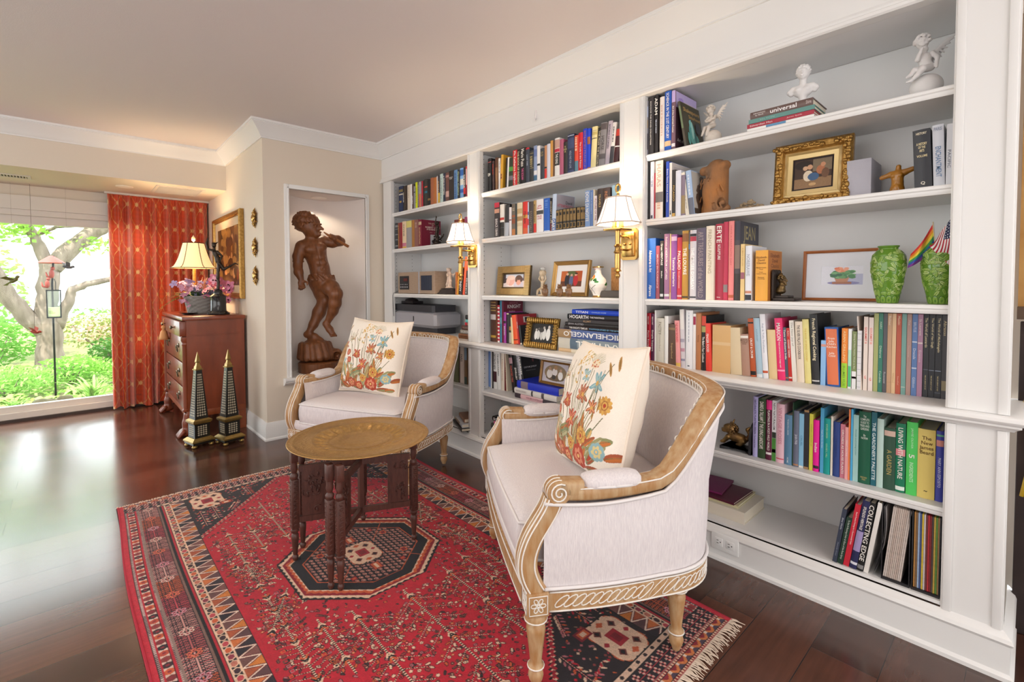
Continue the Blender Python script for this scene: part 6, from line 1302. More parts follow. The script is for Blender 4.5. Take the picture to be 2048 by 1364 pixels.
# ---- the carved boy in the niche
def boy():
    t=thing('boy_statue','large carved wooden statue of a boy holding a pipe, standing in the wall niche','statue',(-.14,-.525,.4705))
    par=Matrix.Translation((.14,.525,-.4705)); rg=random.Random(2)
    def child(o): o.matrix_parent_inverse=par; return o
    S=Sculpt((-.34,-.80,.54),(.10,-.28,1.86),.0056)
    # torso
    S.chain([((-.12,-.562,1.495),.092),((-.128,-.515,1.345),.074),((-.132,-.500,1.25),.088)],.03).cone((-.128,-.650,1.53),(-.115,-.488,1.582),.046,.045,.03).ell((-.12,-.575,1.51),(.075,.105,.085),.03)
    for c,r in (((-.058,-.605,1.497),(.030,.050,.036)),((-.052,-.528,1.520),(.030,.046,.036)),((-.052,-.55,1.43),(.016,.026,.02)),((-.050,-.515,1.435),(.016,.024,.02)),((-.056,-.54,1.385),(.016,.026,.02)),((-.054,-.503,1.39),(.016,.024,.02)),((-.062,-.52,1.325),(.018,.04,.035))): S.ell(c,r,.012)
    S.cone((-.026,-.575,1.52),(-.046,-.527,1.33),.004,.004,.008,True); S.ell((-.045,-.517,1.338),.007,.006,cut=True)
    # neck, head, face, hair
    S.cone((-.115,-.585,1.565),(-.10,-.600,1.65),.043,.040,.02).ell((-.098,-.603,1.692),(.068,.072,.085),.02).cone((-.075,-.580,1.655),(-.052,-.562,1.625),.046,.028,.02)
    S.ell((-.035,-.548,1.675),(.017,.017,.02),.01).cone((-.038,-.548,1.695),(-.018,-.528,1.668),.009,.012,.006)                # cheek, nose
    S.ell((-.022,-.548,1.642),(.010,.015,.007),.005).ell((-.030,-.552,1.622),(.014,.016,.013),.008)
    S.ell((-.030,-.578,1.693),(.010,.012,.008),.006,cut=True).ell((-.052,-.536,1.693),(.010,.010,.008),.006,cut=True).ell((-.036,-.576,1.692),.009,.003).ell((-.056,-.540,1.692),.009,.003)
    S.cone((-.026,-.595,1.708),(-.045,-.532,1.710),.009,.009,.008); S.ell((-.085,-.655,1.668),(.012,.010,.022),.006)
    S.ell((-.128,-.622,1.738),(.086,.092,.078),.02).ell((-.125,-.668,1.700),(.062,.045,.052),.02).ell((-.165,-.600,1.700),(.05,.075,.05),.02)
    for k in range(170):
        a=rg.uniform(0,2*PI); z=rg.uniform(-.8,1); r=math.sqrt(max(0,1-z*z)); p=Vector((-.128+.088*r*math.cos(a),-.624+.094*r*math.sin(a),1.735+.080*z))
        if p.x>-.085 and p.z<1.722 and p.y>-.672: continue
        q=p+Vector((rg.uniform(-.010,.010),rg.uniform(-.014,.014),-rg.uniform(.006,.020))); S.cone(p,q,rg.uniform(.009,.013),.008,.004)
    for k in range(9): a=-1.0+k*.26; S.cone((-.125+.089*math.cos(a),-.62+.093*math.sin(a),1.742),(-.122+.094*math.cos(a+.1),-.62+.097*math.sin(a+.1),1.722),.012,.010,.004)
    # arms and hands
    S.chain([((-.130,-.662,1.522),.050),((-.128,-.690,1.44),.043),((-.120,-.697,1.365),.035),((-.095,-.700,1.31),.036),((-.070,-.690,1.252),.023)],.012).ell((-.128,-.690,1.40),(.046,.046,.012),.004)
    S.ell((-.060,-.692,1.222),(.016,.027,.028),.01)
    for k,(dy,L) in enumerate(((-.020,.036),(-.007,.042),(.006,.040),(.018,.032))): a=(-.056,-.690+dy,1.205); b=(-.040,-.692+dy*1.1,1.205-L*.62); S.cone(a,b,.0085,.0075,.004).cone(b,(-.066,-.690+dy,1.205-L*.95),.0075,.006,.004)
    S.cone((-.050,-.672,1.235),(-.022,-.655,1.225),.010,.008,.005).cone((-.022,-.655,1.225),(-.018,-.660,1.205),.008,.006,.004)
    S.chain([((-.115,-.482,1.575),.046),((-.085,-.42,1.565),.041),((-.045,-.365,1.577),.036),((-.02,-.40,1.592),.033),((.0,-.440,1.602),.023)],.012).ell((.006,-.462,1.606),(.018,.026,.024),.01)
    for k in range(4):
        u=-.475+k*.0125; zc=1.612-(u+.475)*.5; S.cone((.010,u,zc+.016),(.036,u,zc+.006),.0075,.007,.004).cone((.036,u,zc+.006),(.030,u,zc-.014),.007,.006,.004)
    S.cone((.008,-.448,1.59),(.034,-.452,1.585),.009,.007,.004)
    # hips, loincloth
    S.ell((-.125,-.500,1.245),(.088,.098,.055),.02)
    for k in range(12): a=k*PI/6; S.cone((-.13+.088*math.cos(a),-.50+.098*math.sin(a),1.285),(-.13+.094*math.cos(a+.35),-.50+.104*math.sin(a+.35),1.25),.010,.013,.006)
    # standing leg, raised leg, feet
    S.chain([((-.150,-.522,1.225),.078),((-.150,-.490,1.13),.062),((-.145,-.476,1.065),.050),((-.168,-.512,.97),.052),((-.168,-.56,.87),.036),((-.165,-.594,.812),.028)],.02).ell((-.108,-.470,1.07),(.02,.03,.03),.012)
    S.chain([((-.182,-.610,.785),.030),((-.14,-.565,.765),.030),((-.10,-.525,.735),.024)],.014)
    for k in range(5): S.cone((-.115+.010*k,-.535-.011*k+.02,.735),(-.085+.008*k,-.505-.013*k+.02,.722),.009,.008,.004)
    S.chain([((-.105,-.475,1.215),.080),((-.035,-.455,1.178),.066),((.020,-.440,1.132),.054),((.0,-.440,1.05),.050),((-.025,-.448,.985),.041),((-.055,-.478,.902),.027)],.018).ell((.052,-.436,1.125),(.022,.034,.036),.014)
    S.chain([((-.066,-.494,.876),.028),((-.035,-.474,.83),.028),((-.012,-.462,.795),.024)],.012)
    for k in range(5): S.cone((-.020+.002*k,-.478+.009*k,.795),(-.002+.002*k,-.476+.0105*k,.776-.001*abs(k-3)),.0085,.0075,.003)
    # rocky mound
    S.ell((-.145,-.560,.66),(.105,.115,.095),.02).ell((-.14,-.50,.60),(.13,.13,.06),.02).cone((-.10,-.44,.62),(-.055,-.41,.61),.045,.05,.02).ell((-.02,-.42,.605),(.03,.03,.03),.01,cut=True).ell((-.012,-.415,.60),.017,.004)
    for k in range(9): a=-2.2+k*.42; S.cone((-.15+.09*math.cos(a),-.555+.11*math.sin(a),.70),(-.14+.125*math.cos(a),-.55+.125*math.sin(a),.60),.026,.030,.012)
    child(S.mesh('figure',carved,t))
    b=MB().lathe([(0,.4705),(.164,.4705),(.168,.476),(.168,.548),(.160,.556),(.150,.560),(0,.560)],(-.14,-.525,0),48); child(obj('plinth',b,carved,t,40))
    p=MB().tube([(.026,-.535,1.640),(.024,-.500,1.618),(.022,-.43,1.585),(.018,-.325,1.533)],[.004,.010,.0105,.0125],12); child(obj('pipe',p,mat('pipe_wood','A8693A',.4,var=.4,vscale=30,stretch=(2,2,2)),t,40))
boy()
# ---- small figures; local frame: x right, -y front, z up, unit = height
def putto_parts(S,wing=True,seat=True,chin=True,lean=0):
    S.ell((lean,0,.62),(.085,.07,.10),.03).ell((0,0,.50),(.085,.075,.08),.04).ell((lean*1.3,-.012,.76),(.055,.05,.05),.02)
    hx=lean*1.6-.01; S.ell((hx,-.02,.86),(.078,.082,.088),.015).ell((hx-.01,-.085,.835),(.03,.025,.03),.02).ell((hx,-.102,.85),(.011,.016,.014),.008).ell((hx,-.085,.80),(.022,.02,.014),.01)
    for sx in (-1,1): S.ell((hx+sx*.028,-.095,.868),(.012,.010,.010),.006,cut=True).ell((hx+sx*.036,-.082,.83),(.024,.02,.024),.012)
    rg=random.Random(4)
    for k in range(46):
        a=rg.uniform(0,2*PI); z=rg.uniform(-.25,1); r=math.sqrt(1-z*z); 
        if math.sin(a)*r<-.6 and z<.35: continue
        S.ell((hx+.092*r*math.cos(a),-.012+.098*r*math.sin(a),.885+.098*z),(.026,.026,.022),.006)
def wing(S,sx,root,tip,w=.07):
    a=Vector(root); b=Vector(tip)
    for k in range(7):
        u=k/6; p=a.lerp(b,.18+.5*u); q=p+Vector((sx*.05+sx*.10*u,.03,-.14+.26*u)); S.cone(p,q,.020,.012,.012)
    S.cone(a,b,.028,.014,.015)
def mk(name,label,cat,loc,rz,sc,m,fn,lo,hi,res=64,group=None):
    M=Matrix.Translation(loc)@Matrix.Rotation(rz,4,'Z')@Matrix.Scale(sc,4); lo2=[1e9]*3; hi2=[-1e9]*3
    for x in (lo[0],hi[0]):
        for y in (lo[1],hi[1]):
            for z in (lo[2],hi[2]):
                p=M@Vector((x,y,z)); lo2=[min(a,b) for a,b in zip(lo2,p)]; hi2=[max(a,b) for a,b in zip(hi2,p)]
    S=Sculpt(lo2,hi2,sc/res,M); fn(S); o=S.mesh(name,m)
    for v_ in o.data.vertices: v_.co.z=max(v_.co.z,loc[2])
    tag(o,label,cat,group); return o
def cherub_thinking(S):
    S.ell((0,0,.20),(.20,.17,.185),.01).ell((.0,0,.01),(.13,.13,.025),.01); S2=Matrix.Translation((.02,0,.0))
    putto_parts(S,lean=-.03)
    S.chain([((.06,.0,.69),.034),((.115,-.03,.60),.030),((.105,-.06,.50),.024),((.10,-.09,.44),.020)],.012)
    S.chain([((-.09,-.02,.69),.034),((-.12,-.07,.60),.030),((-.095,-.11,.68),.024),((-.07,-.11,.75),.020)],.012)
    S.chain([((.04,-.03,.47),.055),((-.06,-.15,.43),.046),((-.13,-.16,.34),.036),((-.20,-.17,.27),.022),((-.25,-.18,.26),.018)],.014); S.chain([((-.05,-.02,.47),.055),((-.15,-.10,.44),.044),((-.19,-.11,.38),.030),((-.24,-.09,.36),.020)],.014)
    wing(S,1,(.06,.06,.68),(.26,.10,.90)); wing(S,.8,(.02,.07,.66),(.20,.14,.80))
mk('cherub_figurine','large white cherub figurine resting chin on hand, seated on a ball on the top shelf','figurine',(3.712,.125,ZS3+.001),.25,.228,plaster,cherub_thinking,(-.32,-.24,-.02),(.42,.24,1.08),80)
def cherub_hug(S):
    S.ell((.02,0,.19),(.20,.19,.185),.01).ell((.02,0,.01),(.14,.14,.02),.01); putto_parts(S,lean=-.02)
    S.chain([((.08,-.01,.70),.034),((.10,-.08,.62),.028),((-.02,-.12,.60),.022)],.012); S.chain([((-.10,-.01,.70),.034),((-.15,-.06,.62),.030),((-.09,-.12,.58),.024),((.02,-.12,.57),.02)],.012)
    S.chain([((.04,-.03,.47),.055),((.02,-.17,.42),.046),((-.02,-.19,.28),.034),((-.03,-.21,.22),.02)],.014); S.chain([((-.05,-.02,.47),.055),((-.10,-.15,.42),.046),((-.13,-.19,.30),.034),((-.15,-.21,.24),.02)],.014)
    wing(S,1,(.07,.06,.68),(.24,.06,.92)); wing(S,-1,(-.08,.06,.68),(-.22,.10,.86))
mk('cherub_figurine','small aged white cherub figurine on a ball, in front of the dark Shakespeare book','figurine',(2.972,.105,ZS3+.001),-.15,.186,alab,cherub_hug,(-.34,-.26,-.02),(.40,.22,1.08),72)
def bust(S):
    S.chain([((0,0,.02),.13),((0,0,.08),.10),((0,0,.16),.075),((0,0,.26),.10)],.02).ell((0,0,.36),(.20,.12,.13),.03).cone((-.20,0,.45),(.20,0,.45),.085,.085,.05).cone((-.27,.0,.40),(-.25,0,.36),.075,.06,.03).cone((.27,0,.40),(.25,0,.36),.075,.06,.03)
    S.cone((0,0,.50),(.01,-.01,.66),.082,.078,.03).ell((.01,-.02,.80),(.138,.150,.160),.02).cone((.01,-.08,.74),(.01,-.10,.69),.07,.05,.03).cone((.01,-.165,.82),(.01,-.195,.765),.015,.022,.012).ell((.01,-.160,.712),(.036,.022,.016),.01)
    for sx in (-1,1): S.ell((.01+sx*.05,-.158,.825),(.024,.018,.015),.01,cut=True).ell((.01+sx*.05,-.146,.825),.017,.004)
    S.cone((-.06,-.155,.855),(.08,-.155,.855),.016,.016,.014); S.ell((-.09,-.06,.40),(.08,.07,.06),.03).ell((.09,-.06,.40),(.08,.07,.06),.03); rg=random.Random(6)
    for k in range(70):
        a=rg.uniform(0,2*PI); z=rg.uniform(-.3,1); r=math.sqrt(1-z*z)
        if math.sin(a)*r<-.72 and z<.55: continue
        S.ell((.01+.140*r*math.cos(a),-.005+.150*r*math.sin(a),.83+.165*z),(.036,.036,.030),.008)
mk('portrait_bust','white plaster bust of a curly-haired youth standing on the flat books','bust',(3.335,.115,ZS3+.0785),.1,.165,plaster,bust,(-.4,-.26,-.02),(.4,.24,1.10),72)
def torso(S):
    S.chain([((0,0,.02),.20),((.0,0,.14),.20),((.01,0,.36),.16),((0,0,.62),.19)],.06).cone((-.16,0,.70),(.20,0,.72),.11,.11,.06).cone((-.16,0,.70),(-.44,.0,.62),.10,.075,.04).cone((.20,0,.72),(.42,-.0,.80),.10,.085,.04).cone((.02,0,.78),(.03,0,.94),.085,.075,.04)
    for sx in (-1,1): S.ell((sx*.10,-.13,.62),(.075,.07,.07),.03)
    S.ell((0,-.16,.2),(.09,.06,.08),.05); S.ell((.005,-.175,.34),.02,.02,cut=True)
mk('torso_sculpture','ochre glazed armless torso sculpture beside the tall black book','sculpture',(3.643,.10,ZS2+.001),.0,.100,mat('ochre_glaze','B47A24',.3,var=.4,vscale=40,col2='8A5A18',coat=.3),torso,(-.6,-.35,-.02),(.6,.3,1.06),64)
def driftwood(S):
    S.cone((-.02,.02,.05),(.03,.02,.86),.24,.20,.06).ell((.0,0,.10),(.30,.16,.12),.05).cone((-.18,-.10,.85),(.16,-.06,.90),.085,.075,.03).ell((.20,.02,.93),(.07,.12,.08),.03).ell((-.02,-.16,.42),(.15,.10,.30),.06); rg=random.Random(12)
    S.ell((.20,-.10,.20),(.09,.08,.10),.02,cut=True).ell((.20,-.10,.20),.05,.01)
    for k in range(40): x=rg.uniform(-.26,.26); z=rg.uniform(.05,.8); S.cone((x,-.20+abs(x)*.3,z),(x*.8,-.22+abs(x)*.3,z+.10),.018,.012,.02,cut=rg.random()<.6)
mk('carved_bracket','weathered orange-brown carved wood fragment with scrolled top on the second shelf','ornament',(2.985,.115,ZS2+.001),-.1,.236,mat('weathered_wood','B5763C',.8,var=.8,vscale=7,col2='6E5A48',stretch=(2,2,1),bump=.5,bscale=60,detail=8),driftwood,(-.42,-.36,-.03),(.42,.30,1.06),72)
def fragment(S):
    rg=random.Random(3); S.cone((-.46,0,.10),(.46,0,.12),.10,.10,.05)
    for k in range(60):
        x=rg.uniform(-.5,.5); hmax=.95*(1-abs(x)/.55); z=rg.uniform(.05,max(.1,hmax)); S.ell((x,rg.uniform(-.12,.04),z*.55),(.06,.06,.05),.015)
mk('carved_fragment','small sandy carved leaf fragment lying on the second shelf','ornament',(3.132,.12,ZS2+.001),0,.112,mat('sandstone','A8957A',.9,var=.6,vscale=40,col2='7E6C54',bump=.3,bscale=120),fragment,(-.66,-.28,-.04),(.66,.22,.66),60)
def couple(S):
    for ox,fl in ((-.05,1),(.09,-1)):
        S.chain([((ox,0,.30),.07),((ox+.02*fl,0,.45),.062),((ox+.02*fl,0,.60),.075)],.03).ell((ox+.03*fl-.02,-.02,.76),(.075,.075,.08),.02).cone((ox+.02*fl,0,.62),(ox+.02*fl,-.01,.70),.035,.035,.02)
        S.chain([((ox-.03,0,.30),.055),((ox-.08*fl-.02,-.02,.16),.042),((ox-.09*fl-.03,.0,.03),.024)],.02).chain([((ox+.03,0,.30),.055),((ox+.10*fl*.6,-.03,.16),.042),((ox+.16*fl*.7,.0,.03),.024)],.02)
        S.chain([((ox,-.02,.60),.034),((ox+.06*fl,-.10,.52),.028),((ox+.12*fl,-.10,.60),.022)],.02)
    S.ell((0,0,.02),(.24,.13,.04),.03).cone((0,.02,.05),(.02,.03,.3),.09,.05,.05); wing(S,1,(.12,.05,.58),(.32,.08,.60)); rg=random.Random(9)
    for k in range(40):
        a=rg.uniform(0,6.3); S.ell((rg.choice((-.04,.04))+.07*math.cos(a),-.01+.07*math.sin(a),.79+rg.uniform(-.02,.06)),.02,.006)
t=thing('cherub_couple','ivory figurine of two embracing cherubs on a dark carved stand beside the radio','figurine',(.895,.10,ZS1+.001))
o=mk('embracing_pair','x','x',(.895,.10,ZS1+.048),0,.185,mat('ivory_resin','E4D3C4',.5,var=.4,vscale=50,col2='C9AE9C'),couple,(-.4,-.26,-.03),(.55,.26,.92),70); del o['label']; del o['category']; o.parent=t; o.matrix_parent_inverse=t.matrix_basis.inverted()
bs=MB().lathe([(0,0),(.098,0),(.100,.006),(.084,.018),(.078,.030),(.070,.036),(.072,.042),(.066,.046),(0,.046)],(0,0,0),32,Matrix.Diagonal((1.15,.72,1,1)),lambda a,z:1+.05*math.sin(a*10)*(1 if z<.035 else .2)); obj('carved_stand',bs,mat('ebonised_wood','2A2426',.4),t,40)
def bronze_fig(S):
    S.ell((0,0,.03),(.20,.18,.045),.02).ell((0,0,.10),(.13,.12,.06),.02).chain([((0,0,.12),.06),((.02,0,.24),.05)],.02)
    S.chain([((.0,0,.22),.045),((-.02,.0,.36),.055),((.0,0,.50),.050),((.02,0,.62),.066)],.03).ell((.06,-.02,.75),(.05,.055,.06),.015).cone((.03,0,.64),(.05,-.01,.70),.03,.03,.02)
    S.chain([((-.03,0,.65),.032),((-.07,-.02,.76),.024),((-.03,-.02,.88),.018),((-.01,-.02,.96),.016)],.012).ell((-.01,-.02,.96),(.03,.025,.035),.01)
    S.chain([((.08,0,.62),.03),((.15,-.04,.50),.022),((.13,-.04,.42),.018)],.012); S.chain([((.04,0,.36),.045),((.12,-.05,.27),.03),((.10,-.03,.16),.02)],.02); S.chain([((.10,.04,.20),.03),((.24,.05,.30),.022),((.30,.04,.36),.02)],.015); rg=random.Random(5)
    for k in range(24): S.ell((rg.uniform(-.12,.12),rg.uniform(-.1,.1),rg.uniform(.1,.3)),rg.uniform(.018,.035),.01)
mk('bronze_statuette','dark bronze statuette of a figure with raised arm before the maroon book','statuette',(.755,.085,ZS2+.001),.1,.235,bronze,bronze_fig,(-.3,-.24,-.02),(.42,.24,1.04),76)
def pinkfig(S): 
    S.ell((0,0,.03),(.2,.16,.04),.02).chain([((0,0,.05),.10),((-.02,0,.3),.14),((.02,0,.5),.09),((.04,0,.66),.08)],.05).ell((.06,-.02,.84),(.08,.08,.10),.02).chain([((.1,0,.62),.04),((.0,-.14,.5),.035),((-.12,-.12,.52),.03)],.02).chain([((-.02,-.05,.36),.08),((-.14,-.16,.30),.06),((-.12,-.16,.06),.04)],.03)
mk('porcelain_figurine','tiny pink porcelain figurine half hidden behind the brass wall lamp','figurine',(.915,.11,ZS2+.001),0,.112,mat('pink_porcelain','D8B8B8',.3,var=.5,vscale=60,col2='B88A90',coat=.4),pinkfig,(-.3,-.26,-.02),(.3,.24,1.02),56)
def putto_up(S):
    S.ell((0,0,.03),(.20,.17,.05),.02).ell((.04,.02,.14),(.13,.12,.10),.04); S.chain([((0,0,.27),.075),((0,0,.40),.07),((0,0,.50),.078)],.03).ell((0,-.01,.66),(.075,.075,.085),.02).ell((0,-.09,.64),(.014,.016,.014),.006)
    for sx in (-1,1): S.chain([((sx*.07,0,.53),.034),((sx*.15,-.02,.62),.028),((sx*.13,-.01,.72),.024),((sx*.07,0,.80),.02)],.014).chain([((sx*.05,-.02,.27),.06),((sx*.07-.05,-.14,.20),.048),((sx*.10-.07,-.13,.05),.03)],.02).ell((sx*.03,-.078,.675),.011,.004,cut=True)
    S.cone((0,0,.80),(0,0,.83),.05,.12,.01).cone((0,0,.84),(0,0,.85),.13,.13,.006)
t=thing('putto_candleholder','ivory putto candleholder lifting a dish, beside the ribbed gold frame','candle holder',(1.878,.13,ZS1+.001))
o=mk('putto','x','x',(1.878,.13,ZS1+.001),.2,.172,mat('ivory_gilt','E6D8C4',.45,var=.6,vscale=45,col2='B89A66'),putto_up,(-.3,-.26,-.02),(.3,.24,.96),68); del o['label']; del o['category']; o.parent=t; o.matrix_parent_inverse=t.matrix_basis.inverted()
obj('glass_cup',MB().lathe([(.013,.148),(.017,.152),(.018,.178),(.0165,.178),(.0155,.154),(.010,.152)],(0,0,0),16),mat('clear_glass','F4F4F2',.05,trans=.9),t,60)
def owl(S): S.ell((0,0,.36),(.26,.22,.38),.05).ell((0,-.02,.78),(.20,.19,.20),.06).ell((0,0,.04),(.2,.18,.05),.03).cone((-.12,-.02,.92),(-.15,-.02,1.0),.05,.03,.03).cone((.12,-.02,.92),(.15,-.02,1.0),.05,.03,.03).ell((-.09,-.20,.80),.045,.02).ell((.09,-.20,.80),.045,.02).cone((0,-.2,.75),(0,-.23,.70),.025,.015,.01).cone((-.22,-.06,.55),(-.20,-.05,.2),.08,.06,.04).cone((.22,-.06,.55),(.20,-.05,.2),.08,.06,.04)
gm=mat('amber_resin','8A6238',.35,var=.7,vscale=60,col2='5A3A20',coat=.4)
for x,y,l in ((1.975,.05,'brown owl-like figurine just beside the ivory putto candleholder'),(2.098,.045,'middle one of three brown owl-like figurines before the family photograph'),(2.168,.045,'brown owl-like figurine nearest the enamelled vase')):
    mk('owl_figurine',l,'figurine',(x,y,ZS1+.001),.3,.074,gm,owl,(-.4,-.36,-.02),(.4,.34,1.08),44,'brown owl-like figurines')
def headend(S):
    S.cone((.12,0,.30),(.14,0,.38),.15,.12,.03).ell((.10,0,.24),(.17,.16,.10),.03).cone((.12,0,.38),(.14,0,.50),.07,.075,.02).ell((.15,0,.66),(.13,.11,.16),.02).cone((.27,0,.68),(.31,0,.60),.02,.03,.02).cone((.24,0,.54),(.28,0,.46),.06,.03,.02).ell((.27,.0,.56),(.03,.05,.012),.008); rg=random.Random(2)
    for sy in (-1,1): S.ell((.255,sy*.045,.70),(.018,.018,.014),.008,cut=True)
    for k in range(40):
        a=rg.uniform(.8,5.5); z=rg.uniform(-.4,1); r=math.sqrt(1-z*z); S.ell((.13+.13*r*math.cos(a),.12*r*math.sin(a),.70+.16*z),(.035,.035,.03),.008)
t=thing('head_bookend','dark bronze bearded head bookend standing by the golden orange box of books','bookend',(3.2425,.115,ZS1+.001))
o=mk('head','x','x',(3.252,.115,ZS1+.012),0,.118,mat('bookend_bronze','4A3F36',.4,.8,var=.7,vscale=40,col2='8A6E40'),headend,(-.1,-.24,.0),(.46,.24,.96),64); del o['label']; del o['category']; o.parent=t; o.matrix_parent_inverse=t.matrix_basis.inverted()
eb=MB().box((.0,-.045,0),(.010,.045,.118),.003); eb.box((0,-.045,0),(.088,.045,.012),.002); eb.box((0.01,-.035,.012),(.062,.035,.022),.002)
for k in range(5): eb.ell((.005,-.036+.018*k,.118),(.006,.010,.012),10,6)
obj('plate',eb,mat('bookend_dark','3A322E',.45,.5),t,40)
def lion(S):
    S.chain([((.12,0,.20),.14),((-.10,-.02,.24),.15)],.05).ell((-.22,-.04,.46),(.17,.15,.15),.05).ell((-.36,-.06,.40),(.08,.10,.07),.03).ell((-.30,-.06,.52),(.08,.09,.05),.03).ell((-.42,-.06,.43),.03,.015)
    for sy in (-1,1): S.chain([((-.24,sy*.10,.22),.08),((-.36,sy*.11,.07),.05),((-.42,sy*.11,.05),.045)],.03).chain([((.18,sy*.10,.16),.09),((.10,sy*.13,.06),.05),((.02,sy*.13,.05),.04)],.03).cone((-.18,sy*.12,.58),(-.14,sy*.15,.70),.035,.02,.02).ell((-.33,sy*.08,.50),.026,.01)
    S.chain([((.26,0,.22),.06),((.34,0,.36),.05),((.28,0,.50),.06),((.34,0,.58),.03)],.02); rg=random.Random(1)
    for k in range(50): a=rg.uniform(0,6.3); z=rg.uniform(-.6,1); r=math.sqrt(1-z*z); S.ell((-.17+.18*r*abs(math.cos(a)),-.04+.17*r*math.sin(a),.46+.16*z),(.035,.035,.03),.008)
    S.cone((-.42,-.06,.37),(-.34,-.06,.36),.018,.03,.01,True)
t=thing('dragon_bookend','bronze crouching guardian dog bookend on a black curved base, lower near shelf','bookend',(3.09,.115,ZL+.001))
o=mk('guardian_dog','x','x',(3.098,.115,ZL+.014),.1,.150,mat('bookend_gold','5E4632',.38,.8,var=.8,vscale=35,col2='A8834E'),lion,(-.56,-.3,-.03),(.5,.3,.82),76); del o['label']; del o['category']; o.parent=t; o.matrix_parent_inverse=t.matrix_basis.inverted()
bb=MB().prism([(-.095+.05*(1-math.cos(a))-.0,.062*math.sin(a)) for a in np.linspace(-PI/2,-PI/2-PI,12)][::-1]+[(.088,.062),(.088,-.062)],0,.014); obj('base',bb,mat('bookend_black','26262A',.4),t,40)
eb=MB().prism([(-.062,0),(.062,0)]+[(.062*math.cos(a),.06+.075*math.sin(a)) for a in np.linspace(0,PI,14)],0,.010,Matrix.Translation((.078,0,0.0))@Matrix(((0,0,1,0),(1,0,0,0),(0,1,0,0),(0,0,0,1)))); obj('end_plate',eb,mat('bookend_black','26262A',.4),t,40)
# running messenger bronze on the chest
t=thing('mercury_statuette','dark bronze running figure with raised arm on a black column, on the chest','statuette',(-.72,-1.155,.956))
def mercury(S):
    S.chain([((0,0,.02),.030),((.01,.0,.16),.022)],.02).chain([((.01,0,.14),.020),((.0,0,.24),.028),((.01,.0,.38),.026),((.03,0,.50),.034),((.0,0,.60),.036),((-.04,0,.72),.048)],.02).ell((-.055,-.0,.86),(.038,.042,.046),.01).cone((-.045,0,.76),(-.05,0,.82),.02,.02,.01)
    S.chain([((-.07,0,.76),.026),((-.16,0,.79),.019),((-.185,0,.90),.016),((-.16,0,.99),.013),((-.145,0,1.02),.008)],.01).chain([((-.0,0,.74),.026),((.07,.02,.66),.019),((.05,.0,.56),.015)],.01)
    S.chain([((.03,0,.52),.036),((.10,.02,.40),.028),((.20,.04,.46),.020),((.29,.05,.52),.014),((.34,.05,.50),.012)],.015).ell((-.05,0,.90),(.046,.05,.018),.01).cone((-.02,0,.90),(.02,0,.93),.014,.006,.008).cone((.0,0,.62),(.0,0,.56),.04,.04,.02)
o=mk('running_figure','x','x',(-.72,-1.155,1.165),1.05,.44,bronze,mercury,(-.26,-.1,-.02),(.4,.12,1.06),100); del o['label']; del o['category']; o.parent=t; o.matrix_parent_inverse=t.matrix_basis.inverted()
obj('column',MB().lathe([(0,0),(.082,0),(.086,.008),(.080,.018),(.066,.026),(.060,.034),(.058,.14),(.062,.150),(.064,.156),(.050,.166),(.036,.176),(.034,.196),(.026,.206),(.03,.214),(0,.216)],(0,0,0),32),mat('black_marble','1C1C1E',.18,coat=.4),t,40)
